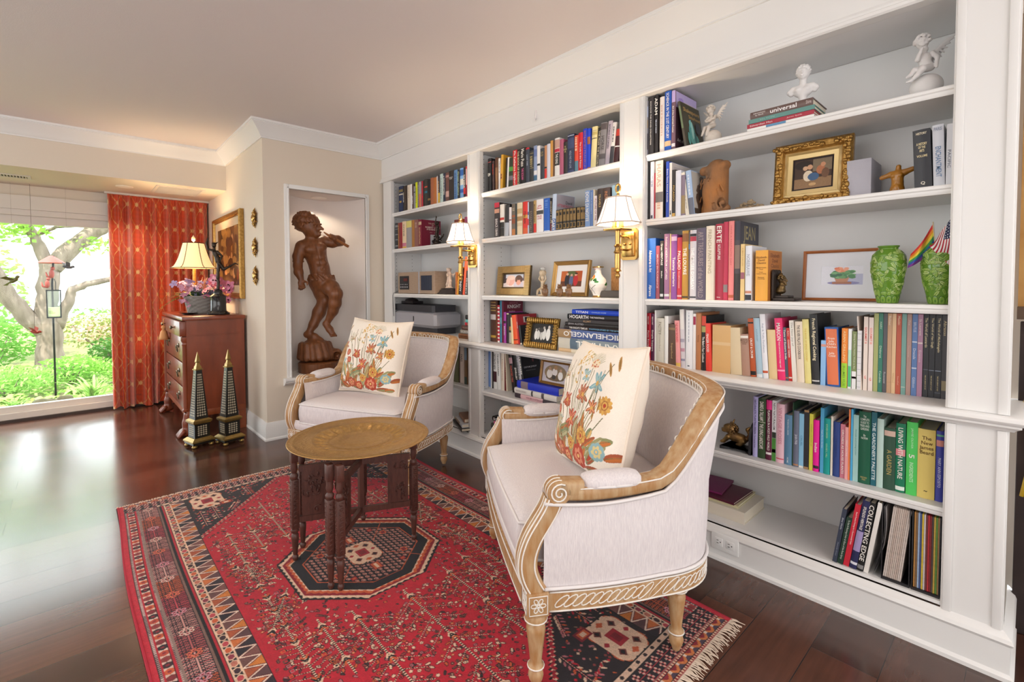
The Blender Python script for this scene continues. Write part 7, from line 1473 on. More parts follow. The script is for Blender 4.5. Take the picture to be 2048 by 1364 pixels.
# ================================================================ lamps on the bookcase
goldm=mat('polished_brass','C29C5C',.24,1.0); goldd=mat('antique_gold','C49A56',.36,.8,var=.6,vscale=60,col2='8A6630',bump=.3,bscale=120)
def shade_mat(key,col,e,ec):
    return mat(key,col,.8,emit=e,emitcol=ec)
def sconce(label,x,axz=0):
    t=thing('wall_sconce',label,'wall lamp',(x,0,1.40),0,'brass wall lamps with white shades')
    ax=.008; ay=-.120
    p=MB().prism([(-.048,-.066),(-.036,-.078),(.036,-.078),(.048,-.066),(.048,.066),(.036,.078),(-.036,.078),(-.048,.066)],0,.016,Matrix(((1,0,0,0),(0,0,-1,0),(0,1,0,0),(0,0,0,1)))); p.box((-.036,-.026,-.062),(.036,-.012,.062),.006); bp=obj('back_plate',p,goldm,t,30)
    k=MB(); 
    for xx in (-.016,.016): k.ell((xx,-.030,.0),(.006,.006,.006),10,8)
    obj('knob',k,goldm,bp,180)
    a=MB(); 
    for z in (-.030,.036): a.tube([(0,-.02,z),(0,-.07,z),(ax,ay,z)],.0055,8)
    obj('arm',a,goldm,t,180)
    c=MB().lathe([(0,-.172),(.008,-.170),(.013,-.160),(.012,-.150),(.007,-.144),(.010,-.140),(.020,-.136),(.013,-.126),(.0145,-.118),(.0145,-.052),(.020,-.046),(.014,-.034),(.013,-.022),(.019,-.014),(.012,-.006),(.0125,.05),(.014,.058),(0,.06)],(ax,ay,0),18); obj('candle_tube',c,goldm,t,40)
    s=MB().box((ax-.05,ay-.05,.058),(ax+.05,ay+.05,.068),.003); 
    for dx in (-.02,.02): s.lathe([(.012,.068),(.012,.115),(0,.115)],(ax+dx,ay,0),10)
    obj('candle_cup',s,goldm,t,30)
    sh=MB(); rings=[]
    def ring(hx,hy,z,c=.42): return [Vector((ax+sx*a_,ay+b_,z)) for a_,b_,sx in ((hx,-hy*c,1),(hx,hy*c,1),(hx*c,hy,1),(hx*c,hy,-1),(hx,hy*c,-1),(hx,-hy*c,-1),(hx*c,-hy,-1),(hx*c,-hy,1))]
    R=[ring(.104-.046*u**.8,.086-.036*u**.8,.092+.123*u) for u in [k/8 for k in range(9)]]
    sh.add([p for r in R for p in r],[(i*8+j,i*8+(j+1)%8,(i+1)*8+(j+1)%8,(i+1)*8+j) for i in range(8) for j in range(8)]); o=obj('lamp_shade',sh,shade_mat('lit_white_shade','F6EFE6',1.0,'FFF0DC'),t,20)
    e=MB(); e.tube(R[0],.0035,6,closed=True,caps=False); e.tube(R[-1],.0035,6,closed=True,caps=False)
    for j in range(8): e.tube([r[j] for r in R],.0022,5)
    obj('shade_trim',e,mat('shade_trim','CDB9AC',.8),o,180)
    f=MB().lathe([(.004,.21),(.005,.225),(.009,.229),(.004,.234),(.0035,.243)],(ax,ay,0),10); f.tube([(ax+.013*math.cos(q),ay,.262+.019*math.sin(q)) for q in np.linspace(-PI/2,1.5*PI,20)],.0045,6); obj('finial',f,goldm,t,180)
    light('wall_sconce_bulb','POINT',(x+ax,ay,1.40+.165),5.5,(1,.80,.56),.022)
sconce('brass wall lamp with white shade on the upright between far and middle bays',1.338)
sconce('brass wall lamp with white shade on the upright between middle and near bays',2.610)
def downlight(label,x,y,z,e=14,r=.048):
    t=thing('recessed_light',label,'ceiling light',(x,y,z)); obj('trim_ring',MB().lathe([(r,-.0005),(r+.016,-.001),(r+.016,-.005),(r,-.006)],(0,0,0),28),mat('light_trim','F2EDE6',.5),t,40)
    obj('lens',MB().lathe([(0,-.002),(r,-.002),(r,-.0035),(0,-.0035)],(0,0,0),28),mat('lit_lens','FFFFFF',.5,emit=14,emitcol='FFE6C4'),t,40)
    l=light('recessed_light_beam','SPOT',(x,y,z-.012),e,(1,.80,.58),.03); l.data.spot_size=math.radians(125); l.data.spot_blend=.7
downlight('glowing round recessed light in the soffit beside the orange curtain',-1.567,-1.705,ZSF,26)
downlight('glowing round recessed light in the roof of the statue niche',-.215,-.483,NZ1-.002,6)
def vent(label,x0,x1,y0,y1,z,n,along):
    t=thing('air_vent',label,'vent',((x0+x1)/2,(y0+y1)/2,z)); a,b=(x1-x0)/2,(y1-y0)/2; f=MB(); w=.022
    f.box((-a,-b,-.006),(a,-b+w,0)); f.box((-a,b-w,-.006),(a,b,0)); f.box((-a,-b+w,-.006),(-a+w,b-w,0)); f.box((a-w,-b+w,-.006),(a,b-w,0)); obj('frame',f,mat('vent_white','D8CFC4',.5),t,0)
    obj('duct_shadow',MB().box((-a+w,-b+w,-.001),(a-w,b-w,0)),mat('vent_dark','3A3630',.8),t,0)
    s=MB()
    for k in range(n):
        u=(k+.5)/n
        if along=='y': y=-b+w+(2*b-2*w)*u; s.box((-a+w,y-.003,-.0055),(a-w,y+.003,-.001))
        else: x=-a+w+(2*a-2*w)*u; s.box((x-.003,-b+w,-.0055),(x+.003,b-w,-.001))
    obj('slats',s,mat('vent_white','D8CFC4',.5),t,0)
vent('white ceiling register in the soffit above the dresser and curtain',-1.71,-1.28,-1.50,-1.13,ZSF-.0005,14,'x')
vent('slim slotted air vent in the soffit above the window',-1.70,-1.56,-2.95,-2.30,ZSF-.0005,34,'y')
hk=tag(obj('adhesive_hook',MB().tube([(1.947,-.003,2.235),(1.947,-.006,2.19),(1.947,-.016,2.178),(1.947,-.022,2.192)],.0035,8).box((1.940,-.004,2.19),(1.954,0,2.24),.001),mat('hook_white','E4E0E0',.3)),'tiny white hook stuck on the frieze over the middle bay','hook')
# ================================================================ curtain
def curtain():
    R=Ras(0,1.75,0,2.07,.0055,'C4471F'); X,Y=R.X,R.Y
    R.a*=(1+.06*np.sin(X*60+np.sin(Y*3)*2)+.05*np.sin(Y*140+X*9))[...,None]
    for k in range(-1,12):
        for sg in (-1,1):
            c=k*.16; xs=c+sg*.08*np.sin(2*PI*Y/.44); R.mask(abs(X-xs)<.0036,'D9A866')
        for j in range(10):
            for off in (0,1):
                y=j*.44+.22*off*1.0; x=k*.16; 
                for a in range(5): R.ell(x+.012*math.cos(a*1.26),y+.012*math.sin(a*1.26),.011,.008,'DDB476',a*1.26)
    top=2.07
    def fn(X,Y):
        u=X/1.75; g=np.clip(1-Y/2.07,0,1); yy=-1.815+.825*u+.010*np.sin(u*40)*g; amp=(.038+.022*g)*(.75+.35*np.sin(u*31+2)); ph=u*2*PI*9.5+1.5*np.sin(u*8)+.35*np.sin(Y*2.2+u*5)*g; ph=ph+.55*np.sin(ph)
        x=-1.972+amp*np.sin(ph)+.010*np.sin(ph*2.6+1)*g-.012*g; pin=np.clip((Y-1.97)/.1,0,1); x=x*(1-.55*pin)+(-1.97)*.55*pin; x=x-.012*pin*np.abs(np.sin(u*2*PI*24))
        return x, yy+.006*np.cos(ph)+.012*g*np.sin(u*23), Y+.018+.012*np.sin(ph*.5)*(g>.95)
    t=thing('curtain','floor-length orange silk curtain with embroidered gold lattice beside the window','curtain',(-1.98,-1.4,.02)); inv=t.matrix_basis.inverted()
    m=attr_mat('orange_silk',.42,bump=.12,bscale=300,sheen=.4); o=R.sheet('fabric',fn,m,t); t_=Matrix.Translation((1.98,1.4,-.02)); o.matrix_parent_inverse=t_
    b=MB(); b.grid(60,2,lambda u,v:(-2.084+.004*math.sin(u*70),-1.80+.80*u,.03+2.05*v)); o2=obj('lining',b,mat('curtain_lining','C9B9A6',.9),t,180); o2.matrix_parent_inverse=t_
    o3=obj('curtain_rail',MB().box((-2.01,-1.83,2.078),(-1.955,-.985,2.0955)),mat('rail_white','D8D0C6',.5),t,0); o3.matrix_parent_inverse=t_
curtain()
# ================================================================ dresser and what stands on it
mah=mat('mahogany','8A4022',.34,var=.7,vscale=6,col2='66290F',stretch=(2,2,.5),coat=.25,detail=8); mah2=mat('mahogany_dark','4A1E12',.32,coat=.2); brz=mat('pull_bronze','6E6250',.35,.9)
DX0,DX1,DY0,DY1=-1.625,-.53,-1.415,-1.005
t=thing('dresser','tall dark mahogany chest of drawers with paw feet beside the orange curtain','dresser',((DX0+DX1)/2,(DY0+DY1)/2,0)); Dp=t
TI=Matrix.Translation((-(DX0+DX1)/2,-(DY0+DY1)/2,0))
def dp(n,mb,m=mah,par=None,s=30):
    o=obj(n,mb,m,par or Dp,s); 
    if par is None: o.matrix_parent_inverse=TI
    return o
c=MB(); c.box((DX0,DY0,.195),(DX1,DY1,.925)); c.box((DX1,DY0+.03,.80),(DX1+.004,DY1-.0,.808)); dp('carcass',c)
dp('top',MB().box((DX0-.02,DY0-.03,.925),(DX1+.02,DY1+.005,.955),.004),mah)
c=MB(); c.box((DX0-.005,DY0-.006,.15),(DX1+.006,DY1,.20),.003); c.box((DX1-.03,DY1-.05,.0),(DX1+.005,DY1,.15)); c.box((DX0,DY1-.05,0),(DX0+.04,DY1,.15)); dp('base_rail',c,mat('mahogany_base','9A4E28',.35,var=.6,vscale=8,col2='78381A',stretch=(2,2,.5)))
for k,(z0,z1) in enumerate(((.80,.918),(.585,.79),(.385,.575),(.205,.375))):
    out=.03 if k==0 else 0
    d=dp('drawer',MB().box((DX0+.05,DY0-.014-out,z0),(DX1-(.01 if k==0 else .055),DY0+.01,z1),.003),mah)
    for x in (DX0+.28,DX1-.28):
        if k==0: h_=MB().lathe([(.004,0),(.005,.012),(.014,.018),(.015,.026),(.009,.030),(0,.031)],(0,0,0),14,Matrix.Rotation(PI/2,4,'X')); h_.xf(Matrix.Translation((x,DY0-.014-out,(z0+z1)/2))); obj('knob',h_,brz,d,40)
        else:
            zc=(z0+z1)/2+.02; h_=MB().lathe([(0,0),(.020,0),(.018,.006),(.008,.012),(0,.013)],(0,0,0),16,Matrix.Rotation(PI/2,4,'X')).xf(Matrix.Translation((x,DY0-.014,zc))); h_.tube([(x+.026*math.sin(a),DY0-.030-.004*math.cos(a),zc-.026+.026*math.cos(a)) for a in np.linspace(0,2*PI,18)[:-1]],.0042,6,closed=True,caps=False); obj('ring_pull',h_,brz,d,40)
for x in (DX0+.025,DX1-.028): dp('half_column',MB().lathe([(.026,.20),(.030,.215),(.022,.225),(.024,.24),(.021,.72),(.026,.735),(.022,.75),(.029,.765),(.029,.795)],(x,DY0-.006,0),18),mah)
for i,x in enumerate((DX0+.03,DX1-.03)):
    S=Sculpt((x-.075,DY0-.13,0.0),(x+.075,DY0+.08,.19),.004); S.chain([((x,DY0+.01,.17),.038),((x,DY0-.005,.11),.030),((x,DY0-.005,.055),.034)],.02).ell((x,DY0-.01,.035),(.042,.050,.034),.015)
    for k in range(4): S.cone((x-.034+.0227*k,DY0-.035,.045),(x-.040+.0267*k,DY0-.064,.014),.017,.012,.005)
    o=S.mesh('paw_foot',mah,Dp); o.matrix_parent_inverse=TI
# key tassel
t=thing('tassel','peach silk tassel hanging from the dresser key','tassel',(-1.34,-1.47,.90)); tm=mat('peach_silk','D89A62',.7,bump=.6,bscale=300,stretch=(1,1,.05))
obj('cord',MB().tube([(0,0.03,.005),(0,0,0),(.004,0,-.03),(0,0,-.06)],.004,6),tm,t,180); obj('knot',MB().lathe([(.006,-.055),(.018,-.065),(.02,-.08),(.010,-.09),(.016,-.098)],(0,0,0),14),tm,t,180); obj('skirt',MB().lathe([(.014,-.096),(.026,-.115),(.034,-.16),(.037,-.185),(0,-.185)],(0,0,0),24,None,lambda a,z:1+.06*math.sin(a*12)),tm,t,180)
# lamp
t=thing('table_lamp','lit table lamp with bell-shaped cream shade behind the flower basket','lamp',(-1.16,-1.255,.956))
obj('base',MB().lathe([(0,0),(.07,0),(.072,.012),(.03,.03),(.022,.06),(.05,.12),(.055,.17),(.03,.23),(.014,.26),(.012,.40),(0,.40)],(0,0,0),24),goldd,t,40)
n=48; sh=MB(); prof=[(.175-.095*u**.55,.405+.225*u) for u in [k/12 for k in range(13)]]; vs=[]
for r,z in prof: vs+=[(r*math.cos(2*PI*j/n)*1.0,r*math.sin(2*PI*j/n),z) for j in range(n)]
sh.add(vs,[(i*n+j,i*n+(j+1)%n,(i+1)*n+(j+1)%n,(i+1)*n+j) for i in range(12) for j in range(n)]); o=obj('lamp_shade',sh,shade_mat('lit_cream_shade','F0D9B0',.85,'FFC98A'),t,180)
e=MB()
for j in range(6): a=j*PI/3+.3; e.tube([((r+.001)*math.cos(a),(r+.001)*math.sin(a),z) for r,z in prof],.003,5)
for k in (0,-1): e.tube([((prof[k][0]+.001)*math.cos(a),(prof[k][0]+.001)*math.sin(a),prof[k][1]) for a in np.linspace(0,2*PI,49)[:-1]],.004,6,closed=True,caps=False)
obj('shade_trim',e,mat('dark_trim','5A4632',.7),o,180); obj('finial',MB().lathe([(.004,.63),(.004,.645),(.014,.655),(.016,.675),(.008,.69),(0,.705)],(0,0,0),14),mat('alabaster','E8D8B8',.4),t,40)
light('table_lamp_bulb','POINT',(-1.16,-1.255,1.50),16,(1,.72,.42),.03)
# black dish
tag(obj('dish',MB().lathe([(0,0),(.05,0),(.055,.006),(.085,.012),(.09,.016),(.085,.017),(.05,.010),(0,.008)],(-.90,-1.345,.956),32,Matrix.Diagonal((1,.75,1,1))),mat('black_lacquer','17171A',.15,coat=.6),None,40),'small black lacquer dish before the flower basket on the dresser','dish')
# flower basket
t=thing('flower_basket','grey woven basket of pink and purple flowers with ferns on the dresser','flower basket',(-.995,-1.235,.956)); wk=mat('grey_wicker','8E8984',.85,bump=.8,bscale=70)
b=MB(); n=72; rows=20; vs=[]
for i in range(rows):
    z=.001+.15*i/(rows-1); w=.095+.030*i/(rows-1); d=.070+.02*i/(rows-1)
    for j in range(n):
        a=2*PI*j/n; r=1+.035*(1 if ((j//3)+(i//2))%2 else -1); vs.append((d*1.15*r*math.copysign(abs(math.cos(a))**.7,math.cos(a)),w*r*math.copysign(abs(math.sin(a))**.7,math.sin(a)),z))
b.add(vs,[(i*n+j,i*n+(j+1)%n,(i+1)*n+(j+1)%n,(i+1)*n+j) for i in range(rows-1) for j in range(n)]+[tuple(range(n-1,-1,-1))]); b.tube([(.105*math.cos(a),.125*math.sin(a),.151) for a in np.linspace(0,2*PI,40)[:-1]],.008,6,closed=True,caps=False); obj('basket',b,wk,t,60)
obj('moss',MB().ell((0,0,.14),(.09,.11,.03),16,6),mat('moss','4A5030',.95,bump=.8,bscale=60),t,180)
rg=random.Random(21)
def flower(mb,c,r,n=5,nrm=None):
    nrm=(nrm or Vector((rg.uniform(-.3,1),rg.uniform(-.8,.5),rg.uniform(.2,1)))).normalized(); x=nrm.orthogonal().normalized(); y=nrm.cross(x)
    for k in range(n):
        a=2*PI*k/n+rg.uniform(-.15,.15); d=x*math.cos(a)+y*math.sin(a); e=nrm.cross(d)
        pts=[c,c+d*r*.5+e*r*.38+nrm*r*.16,c+d*r+e*r*.22+nrm*r*.05,c+d*r*1.04-e*r*.05+nrm*.03*r,c+d*r*.98-e*r*.28+nrm*r*.05,c+d*r*.5-e*r*.38+nrm*r*.16]; mb.add(pts,[(0,1,2,3),(0,3,4,5)])
    mb.ell(c+nrm*r*.12,(r*.16,)*3,6,4)
def leafblade(mb,c,d,L,w,droop=.3,n=5):
    d=d.normalized(); s=d.cross(Vector((0,0,1))); s=s.normalized() if s.length>.01 else Vector((1,0,0)); vs=[]
    for i in range(n+1):
        u=i/n; p=c+d*L*u+Vector((0,0,-droop*L*u*u)); ww=w*math.sin(PI*min(.98,u*.9+.08)); vs+=[p+s*ww,p+Vector((0,0,-ww*.25)),p-s*ww]
    mb.add(vs,[(3*i,3*i+1,3*i+4,3*i+3) for i in range(n)]+[(3*i+1,3*i+2,3*i+5,3*i+4) for i in range(n)])
def blooms(cnt,col,ctr,rad,r,nm,n=5):
    for k in range(cnt):
        mb=MB(); flower(mb,Vector(ctr)+Vector((rg.gauss(0,rad[0]),rg.gauss(0,rad[1]),rg.gauss(0,rad[2]))),r*rg.uniform(.8,1.2),n); obj(nm,mb,mat('petal_'+col,col,.7),t,180)
blooms(22,'E08AA8',(.04,.16,.20),(.045,.06,.06),.042,'pink_flower'); blooms(9,'F0B0C0',(.06,.08,.22),(.04,.05,.04),.036,'pink_flower'); blooms(14,'B8A0C8',(.01,-.06,.24),(.04,.08,.035),.030,'lilac_flower'); blooms(10,'7A6AA8',(.02,.12,.28),(.03,.05,.02),.026,'purple_flower'); blooms(16,'C890A8',(.06,-.13,.18),(.03,.03,.05),.022,'pale_pink_flower')
hy=MB()
for k in range(3):
    c0=Vector((.07,-.05+.055*k,.19))
    for q in range(26): p=c0+Vector((rg.gauss(0,.02),rg.gauss(0,.022),rg.gauss(0,.018))); flower(hy,p,.013,4)
obj('hydrangea',hy,mat('hydrangea','5E7080',.8,var=.7,vscale=40,col2='6A5A80'),t,180)
fo=MB()
for k in range(60): a=rg.uniform(0,2*PI); leafblade(fo,Vector((.05*math.cos(a),.09*math.sin(a),.15)),Vector((math.cos(a),math.sin(a)*1.2,rg.uniform(.2,1.2))),rg.uniform(.06,.13),rg.uniform(.010,.02))
obj('leaves',fo,mat('dark_leaf','3E5A34',.6,var=.5,vscale=30,col2='5A7A4A'),t,180)
fe=MB()
for k in range(9):
    d=Vector((rg.uniform(-.2,.5),-1,rg.uniform(-.25,.55))).normalized(); L=rg.uniform(.18,.26); c0=Vector((.02,-.10,.16)); s=d.cross(Vector((0,0,1))).normalized()
    for i in range(16):
        u=i/15; p=c0+d*L*u+Vector((0,0,-.10*u*u))
        for sg in (-1,1): leafblade(fe,p,s*sg+d*.5,.034*(1-u*.7),.0045,.2,3)
obj('fern',fe,mat('fern_leaf','6E9A40',.6,var=.5,vscale=30,col2='4E7A30'),t,180)
tw=MB(); 
for k in range(14): a=rg.uniform(0,2*PI); d=Vector((math.cos(a)*.5,math.sin(a),rg.uniform(.8,1.8))).normalized(); c0=Vector((0,0,.17)); tw.tube([c0,c0+d*.09,c0+d*.16+Vector((0,.015,0))],[.002,.0016,.001],5); 
obj('twig',tw,mat('dry_twig','A89484',.8),t,180)
# ================================================================ two obelisks on the floor
gp=mat('obelisk_gold','A98E54',.35,.85,var=.4,vscale=40,col2='8A7040'); bkm=mat('obelisk_black','16140F',.35,coat=.2); inl=mat('bone_inlay','B9AE96',.4)
def obelisk(label,x,y,rz,h):
    t=thing('obelisk',label,'obelisk',(x,y,0),rz,'black and gold obelisks on the floor'); 
    def sq(mb,a,z0,b,z1): mb.add([(-a,-a,z0),(a,-a,z0),(a,a,z0),(-a,a,z0),(-b,-b,z1),(b,-b,z1),(b,b,z1),(-b,b,z1)],[(0,3,2,1),(4,5,6,7),(0,1,5,4),(1,2,6,5),(2,3,7,6),(3,0,4,7)])
    for sx in (-1,1):
        for sy in (-1,1): obj('ball_foot',MB().lathe([(0,0),(.012,.001),(.019,.009),(.014,.019),(.008,.024),(0,.025)],(sx*.058,sy*.058,0),14),gp,t,40)
    b=MB(); sq(b,.072,.024,.072,.04); obj('foot_slab',b,bkm,t,0); b=MB(); sq(b,.078,.04,.078,.05); sq(b,.078,.05,.058,.068); obj('foot_moulding',b,gp,t,0)
    b=MB(); sq(b,.052,.068,.052,.172); sq(b,.046,.205,.020,h-.135); obj('body',b,bkm,t,0)
    b=MB(); sq(b,.056,.172,.064,.184); sq(b,.064,.184,.064,.196); sq(b,.064,.196,.048,.207); obj('waist_moulding',b,gp,t,0)
    b=MB(); zt=h-.135; sq(b,.026,zt,.026,zt+.008); sq(b,.020,zt+.008,.017,zt+.022); sq(b,.019,zt+.022,.013,zt+.034); sq(b,.013,zt+.034,.008,zt+.055); sq(b,.014,zt+.055,.014,zt+.059); sq(b,.014,zt+.062,.001,zt+.135); sq(b,.006,zt+.059,.010,zt+.063); obj('finial',b,gp,t,0)
    q=MB()
    for face in range(4):
        Rm=Matrix.Rotation(face*PI/2,4,'Z')
        def tile(z0,z1,w0,w1,y0,y1,nx,nz):
            for j in range(nz):
                for i in range(nx):
                    u=(j+.5)/nz; w=w0+(w1-w0)*u; y=-(y0+(y1-y0)*u)-.0006; cx=(i+.5)/nx*2*w-w; cz=z0+(z1-z0)*u; hx=w/nx; hz=(z1-z0)/nz/2
                    for (px,pz) in ((-.5,0),(.5,0)):
                        f=.46; q.add([Rm@Vector(v_) for v_ in ((cx+px*hx-hx*f,y,cz),(cx+px*hx,y,cz-hz*.9),(cx+px*hx+hx*f,y,cz),(cx+px*hx,y,cz+hz*.9))],[(0,1,2,3)])
        tile(.082,.160,.034,.034,.052,.052,2,5); tile(.225,h-.16,.034,.014,.0445,.0225,2,17)
    obj('inlay_pattern',q,inl,t,0,fix=False)
obelisk('black and gold obelisk with bone lattice inlay, standing nearer the window',-.245,-1.39,.25,.705)
obelisk('black and gold obelisk with bone lattice inlay, standing nearer the niche corner',-.165,-1.205,.25,.715)
# ================================================================ wall ornaments and the side wall painting
def frame_bm(W,H,prof):
    """prof: list of (inward offset, outward-from-wall y) ; picture plane x-z, front toward -y, bottom at z=0"""
    mb=MB(); n=len(prof); vs=[]
    for (x,z,sx,sz) in ((-W/2,0,1,1),(W/2,0,-1,1),(W/2,H,-1,-1),(-W/2,H,1,-1)):
        for a,y in prof: vs.append((x+sx*a,-y,z+sz*a))
    mb.add(vs,[(i*n+j,((i+1)%4)*n+j,((i+1)%4)*n+(j+1)%n,i*n+(j+1)%n) for i in range(4) for j in range(n)]); return mb
def plate(R,x0,x1,z0,z1,y,parent,name='picture',m=None):
    sx=(x1-x0)/(R.X.max()-R.X.min()); sz=(z1-z0)/(R.Y.max()-R.Y.min()); return R.sheet(name,lambda X,Y:(x0+(X-R.x0)*sx,np.full_like(X,y),z0+(Y-R.y0)*sz),m or attr_mat('printed_paper',.35),parent,0)
def blob_art(w,h,bg,items,seed=1,res=.004,noise=.08):
    R=Ras(0,w,0,h,res,bg)
    for it in items:
        if it[0]=='e': R.ell(*it[1:])
        elif it[0]=='r': R.rect(*it[1:])
        elif it[0]=='p': R.poly(*it[1:])
        elif it[0]=='l': R.line(*it[1:])
    R.noise(noise,seed=seed); return R
t=thing('framed_painting','gold framed dark landscape painting on the side wall above the dresser','painting',(-1.09,YW-.003,1.09)); W,H=1.06,.765
fp=[(0,0),(0,.030),(.012,.040),(.03,.034),(.038,.022),(.046,.022),(.05,0)]; obj('frame',frame_bm(W,H,fp),goldm if 0 else goldd,t,30); obj('linen_mat',frame_bm(W-.09,H-.09,[(0,0),(0,.016),(.07,.010),(.07,0)]).xf(Matrix.Translation((0,0,.045))),mat('linen_mat','CBB79A',.9),t,30)
rg2=random.Random(5); A=blob_art(.84,.54,'6A4A26',[('r',.42,.12,.42,.12,'3A2814')]+[('e',rg2.uniform(0,.84),rg2.uniform(.1,.54),rg2.uniform(.02,.1),rg2.uniform(.02,.06),rg2.choice(['8A6430','5A3E20','A87C40','4A341C','C0905A'])) for _ in range(70)]+[('e',.75,.10,.04,.05,'8A3A1A')]); plate(A,-.42,.42,.112,.652,-.008,t,'canvas')
for z,l in ((1.735,'highest of three gilt sunburst ornaments on the wall by the niche corner'),(1.505,'middle of three gilt sunburst ornaments on the wall by the niche corner'),(1.28,'lowest of three gilt sunburst ornaments on the wall by the niche corner')):
    t=thing('sunburst_ornament',l,'wall ornament',(-.205,YW-.002,z),0,'gilt sunburst ornaments'); b=MB(); c_=MB()
    for k in range(14):
        a=k*2*PI/14; r=.078 if k%2 else .062; d=Vector((math.cos(a)*.85,0,math.sin(a)*1.1)); s=Vector((-math.sin(a),0,math.cos(a))); p0=d*.028+Vector((0,-.012,0)); b.add([p0+s*.010,p0-s*.010,d*r*.7-s*.013+Vector((0,-.018,0)),d*r+Vector((0,-.006,0)),d*r*.7+s*.013+Vector((0,-.018,0)),d*.03+Vector((0,-.001,0))],[(0,1,2,3),(0,3,4),(1,5,3,2),(0,4,3,5),(0,5,1)])
        b.ell(d*r*.62+Vector((0,-.016,0)),(.010,.007,.010),8,6)
    obj('rays',b,goldd,t,30); obj('boss',MB().ell((0,-.018,0),(.030,.014,.034),16,10),goldm,t,180)
# ================================================================ frames and ornaments on the shelves
def easel_frame(name,label,cat,x,y,z,rz,tilt,W,H,prof,m,R,inset,mat_=None,legc='3A2A30',group=None,extra=None):
    t=thing(name,label,cat,(0,0,0),0,group); t.matrix_world=Matrix.Translation((x,y,z))@Matrix.Rotation(rz,4,'Z')@Matrix.Rotation(-tilt,4,'X')
    f=obj('frame',frame_bm(W,H,prof),m,t,30); iw,ih=W-2*inset,H-2*inset
    if mat_: obj('mat_board',frame_bm(iw,ih,[(0,0),(0,.004),(mat_[1],.003),(mat_[1],0)]).xf(Matrix.Translation((0,0,inset))),mat('mat_'+mat_[0],mat_[0],.8),t,0); q=mat_[1]; plate(R,-iw/2+q,iw/2-q,inset+q,H-inset-q,-.0015,t)
    else: plate(R,-iw/2,iw/2,inset,H-inset,-.002,t)
    obj('backing',MB().box((-W/2+.006,.0005,.004),(W/2-.006,.006,H-.004)),mat('frame_back','2E2428',.8),t,0)
    if legc and tilt>.02:
        L=H*.62; d=max(.03,L*math.sin(tilt)*1.9); s=MB(); s.add([(-.03,.006,L),(.03,.006,L),(.045,d,.0+d*math.tan(tilt)),(-.045,d,d*math.tan(tilt)),(-.03,.009,L),(.03,.009,L),(.045,d+.003,d*math.tan(tilt)),(-.045,d+.003,d*math.tan(tilt))],[(0,1,2,3),(7,6,5,4),(0,4,5,1),(1,5,6,2),(2,6,7,3),(3,7,4,0)]); obj('easel_leg',s,mat('easel_'+legc,legc,.8),t,0)
    if extra: extra(t,f)
    return t
# gilt picture, near bay
def carved(t,f):
    b=MB(); rg=random.Random(4); W,H=.275,.262
    for k in range(150):
        s=rg.random()*2*(W+H); m_=.012+rg.random()*.014
        if s<W: p=(-W/2+s,0+m_)
        elif s<W+H: p=(W/2-m_,s-W)
        elif s<2*W+H: p=(W/2-(s-W-H),H-m_)
        else: p=(-W/2+m_,H-(s-2*W-H))
        b.ell((p[0],-.030+rg.uniform(-.004,.003),p[1]),(rg.uniform(.007,.012),.010,rg.uniform(.007,.012)),7,5)
    obj('gilt_leaf_carving',b,goldd,f,180)
    obj('inner_slip',frame_bm(.205,.192,[(0,0),(0,.016),(.010,.020),(.014,.012),(.030,.008),(.030,0)]).xf(Matrix.Translation((0,0,.035))),mat('pale_gilt','D8C08A',.4,.6),f,30)
A=blob_art(.12,.115,'3E2A1E',[('r',.06,.02,.06,.02,'8A6A4A'),('e',.03,.095,.03,.018,'241812'),('r',.09,.09,.03,.025,'7A6A54'),('e',.045,.05,.016,.022,'D8C8B0'),('e',.05,.085,.009,.010,'C89A78'),('e',.062,.045,.018,.016,'3A5A80'),('e',.085,.07,.014,.018,'A86A48'),('e',.092,.09,.008,.009,'C08A68'),('e',.035,.082,.008,.009,'C8A080'),('e',.06,.015,.012,.006,'C09A6A'),('e',.10,.055,.012,.02,'6A4A34')],2,.0012)
easel_frame('gilt_framed_picture','small antique painting of two figures in an ornate gilt frame, second shelf','picture',3.362,.15,ZS2+.001,.04,.13,.275,.262,[(0,0),(0,.022),(.010,.032),(.030,.028),(.038,.016),(.038,0)],goldd,A,.072,None,None,None,carved)
# ribbed gold frame
def ribs(t,f):
    b=MB()
    for k in range(34): x=-.165+.33*(k+.5)/34; b.box((x-.0032,-.019,.002),(x+.0032,-.012,.045)) if abs(x)<.128 else 0; b.box((x-.0032,-.019,.155),(x+.0032,-.012,.198)) if abs(x)<.128 else 0
    for k in range(24): z=.2*(k+.5)/24; b.box((-.168,-.019,z-.0028),(-.118,-.012,z+.0028)); b.box((.118,-.019,z-.0028),(.168,-.012,z+.0028))
    obj('gold_ribs',b,mat('ribbed_gold','D0B078',.35,.7),f,0)
A=blob_art(.24,.12,'D8CCD0',[('r',.03,.08,.03,.04,'4A4248'),('r',.21,.09,.03,.03,'5A5060'),('r',.12,.1,.09,.02,'C8D0E0'),('e',.075,.02,.07,.03,'E8DCDC'),('e',.085,.06,.038,.042,'D8A8A0'),('e',.085,.085,.042,.02,'E0C8C0'),('e',.055,.055,.02,.03,'E0C4BC'),('e',.165,.025,.05,.03,'C8C4D4'),('e',.165,.055,.026,.032,'D8A090'),('e',.165,.085,.032,.02,'5A4038'),('e',.14,.07,.012,.022,'6A4C40'),('e',.192,.07,.012,.022,'5A4038')],1,.002,.04)
easel_frame('photo_frame','ribbed gold photo frame with two smiling faces on the middle bay shelf','photo frame',1.565,.165,ZS1+.001,-.03,.10,.34,.2,[(0,0),(0,.012),(.052,.012),(.056,.006),(.056,0)],mat('ribbed_gold_base','5E4A28',.5,.5),A,.05,None,'3A2A30',None,ribs)  # base coloured darker so the gaps between the ribs look shaded
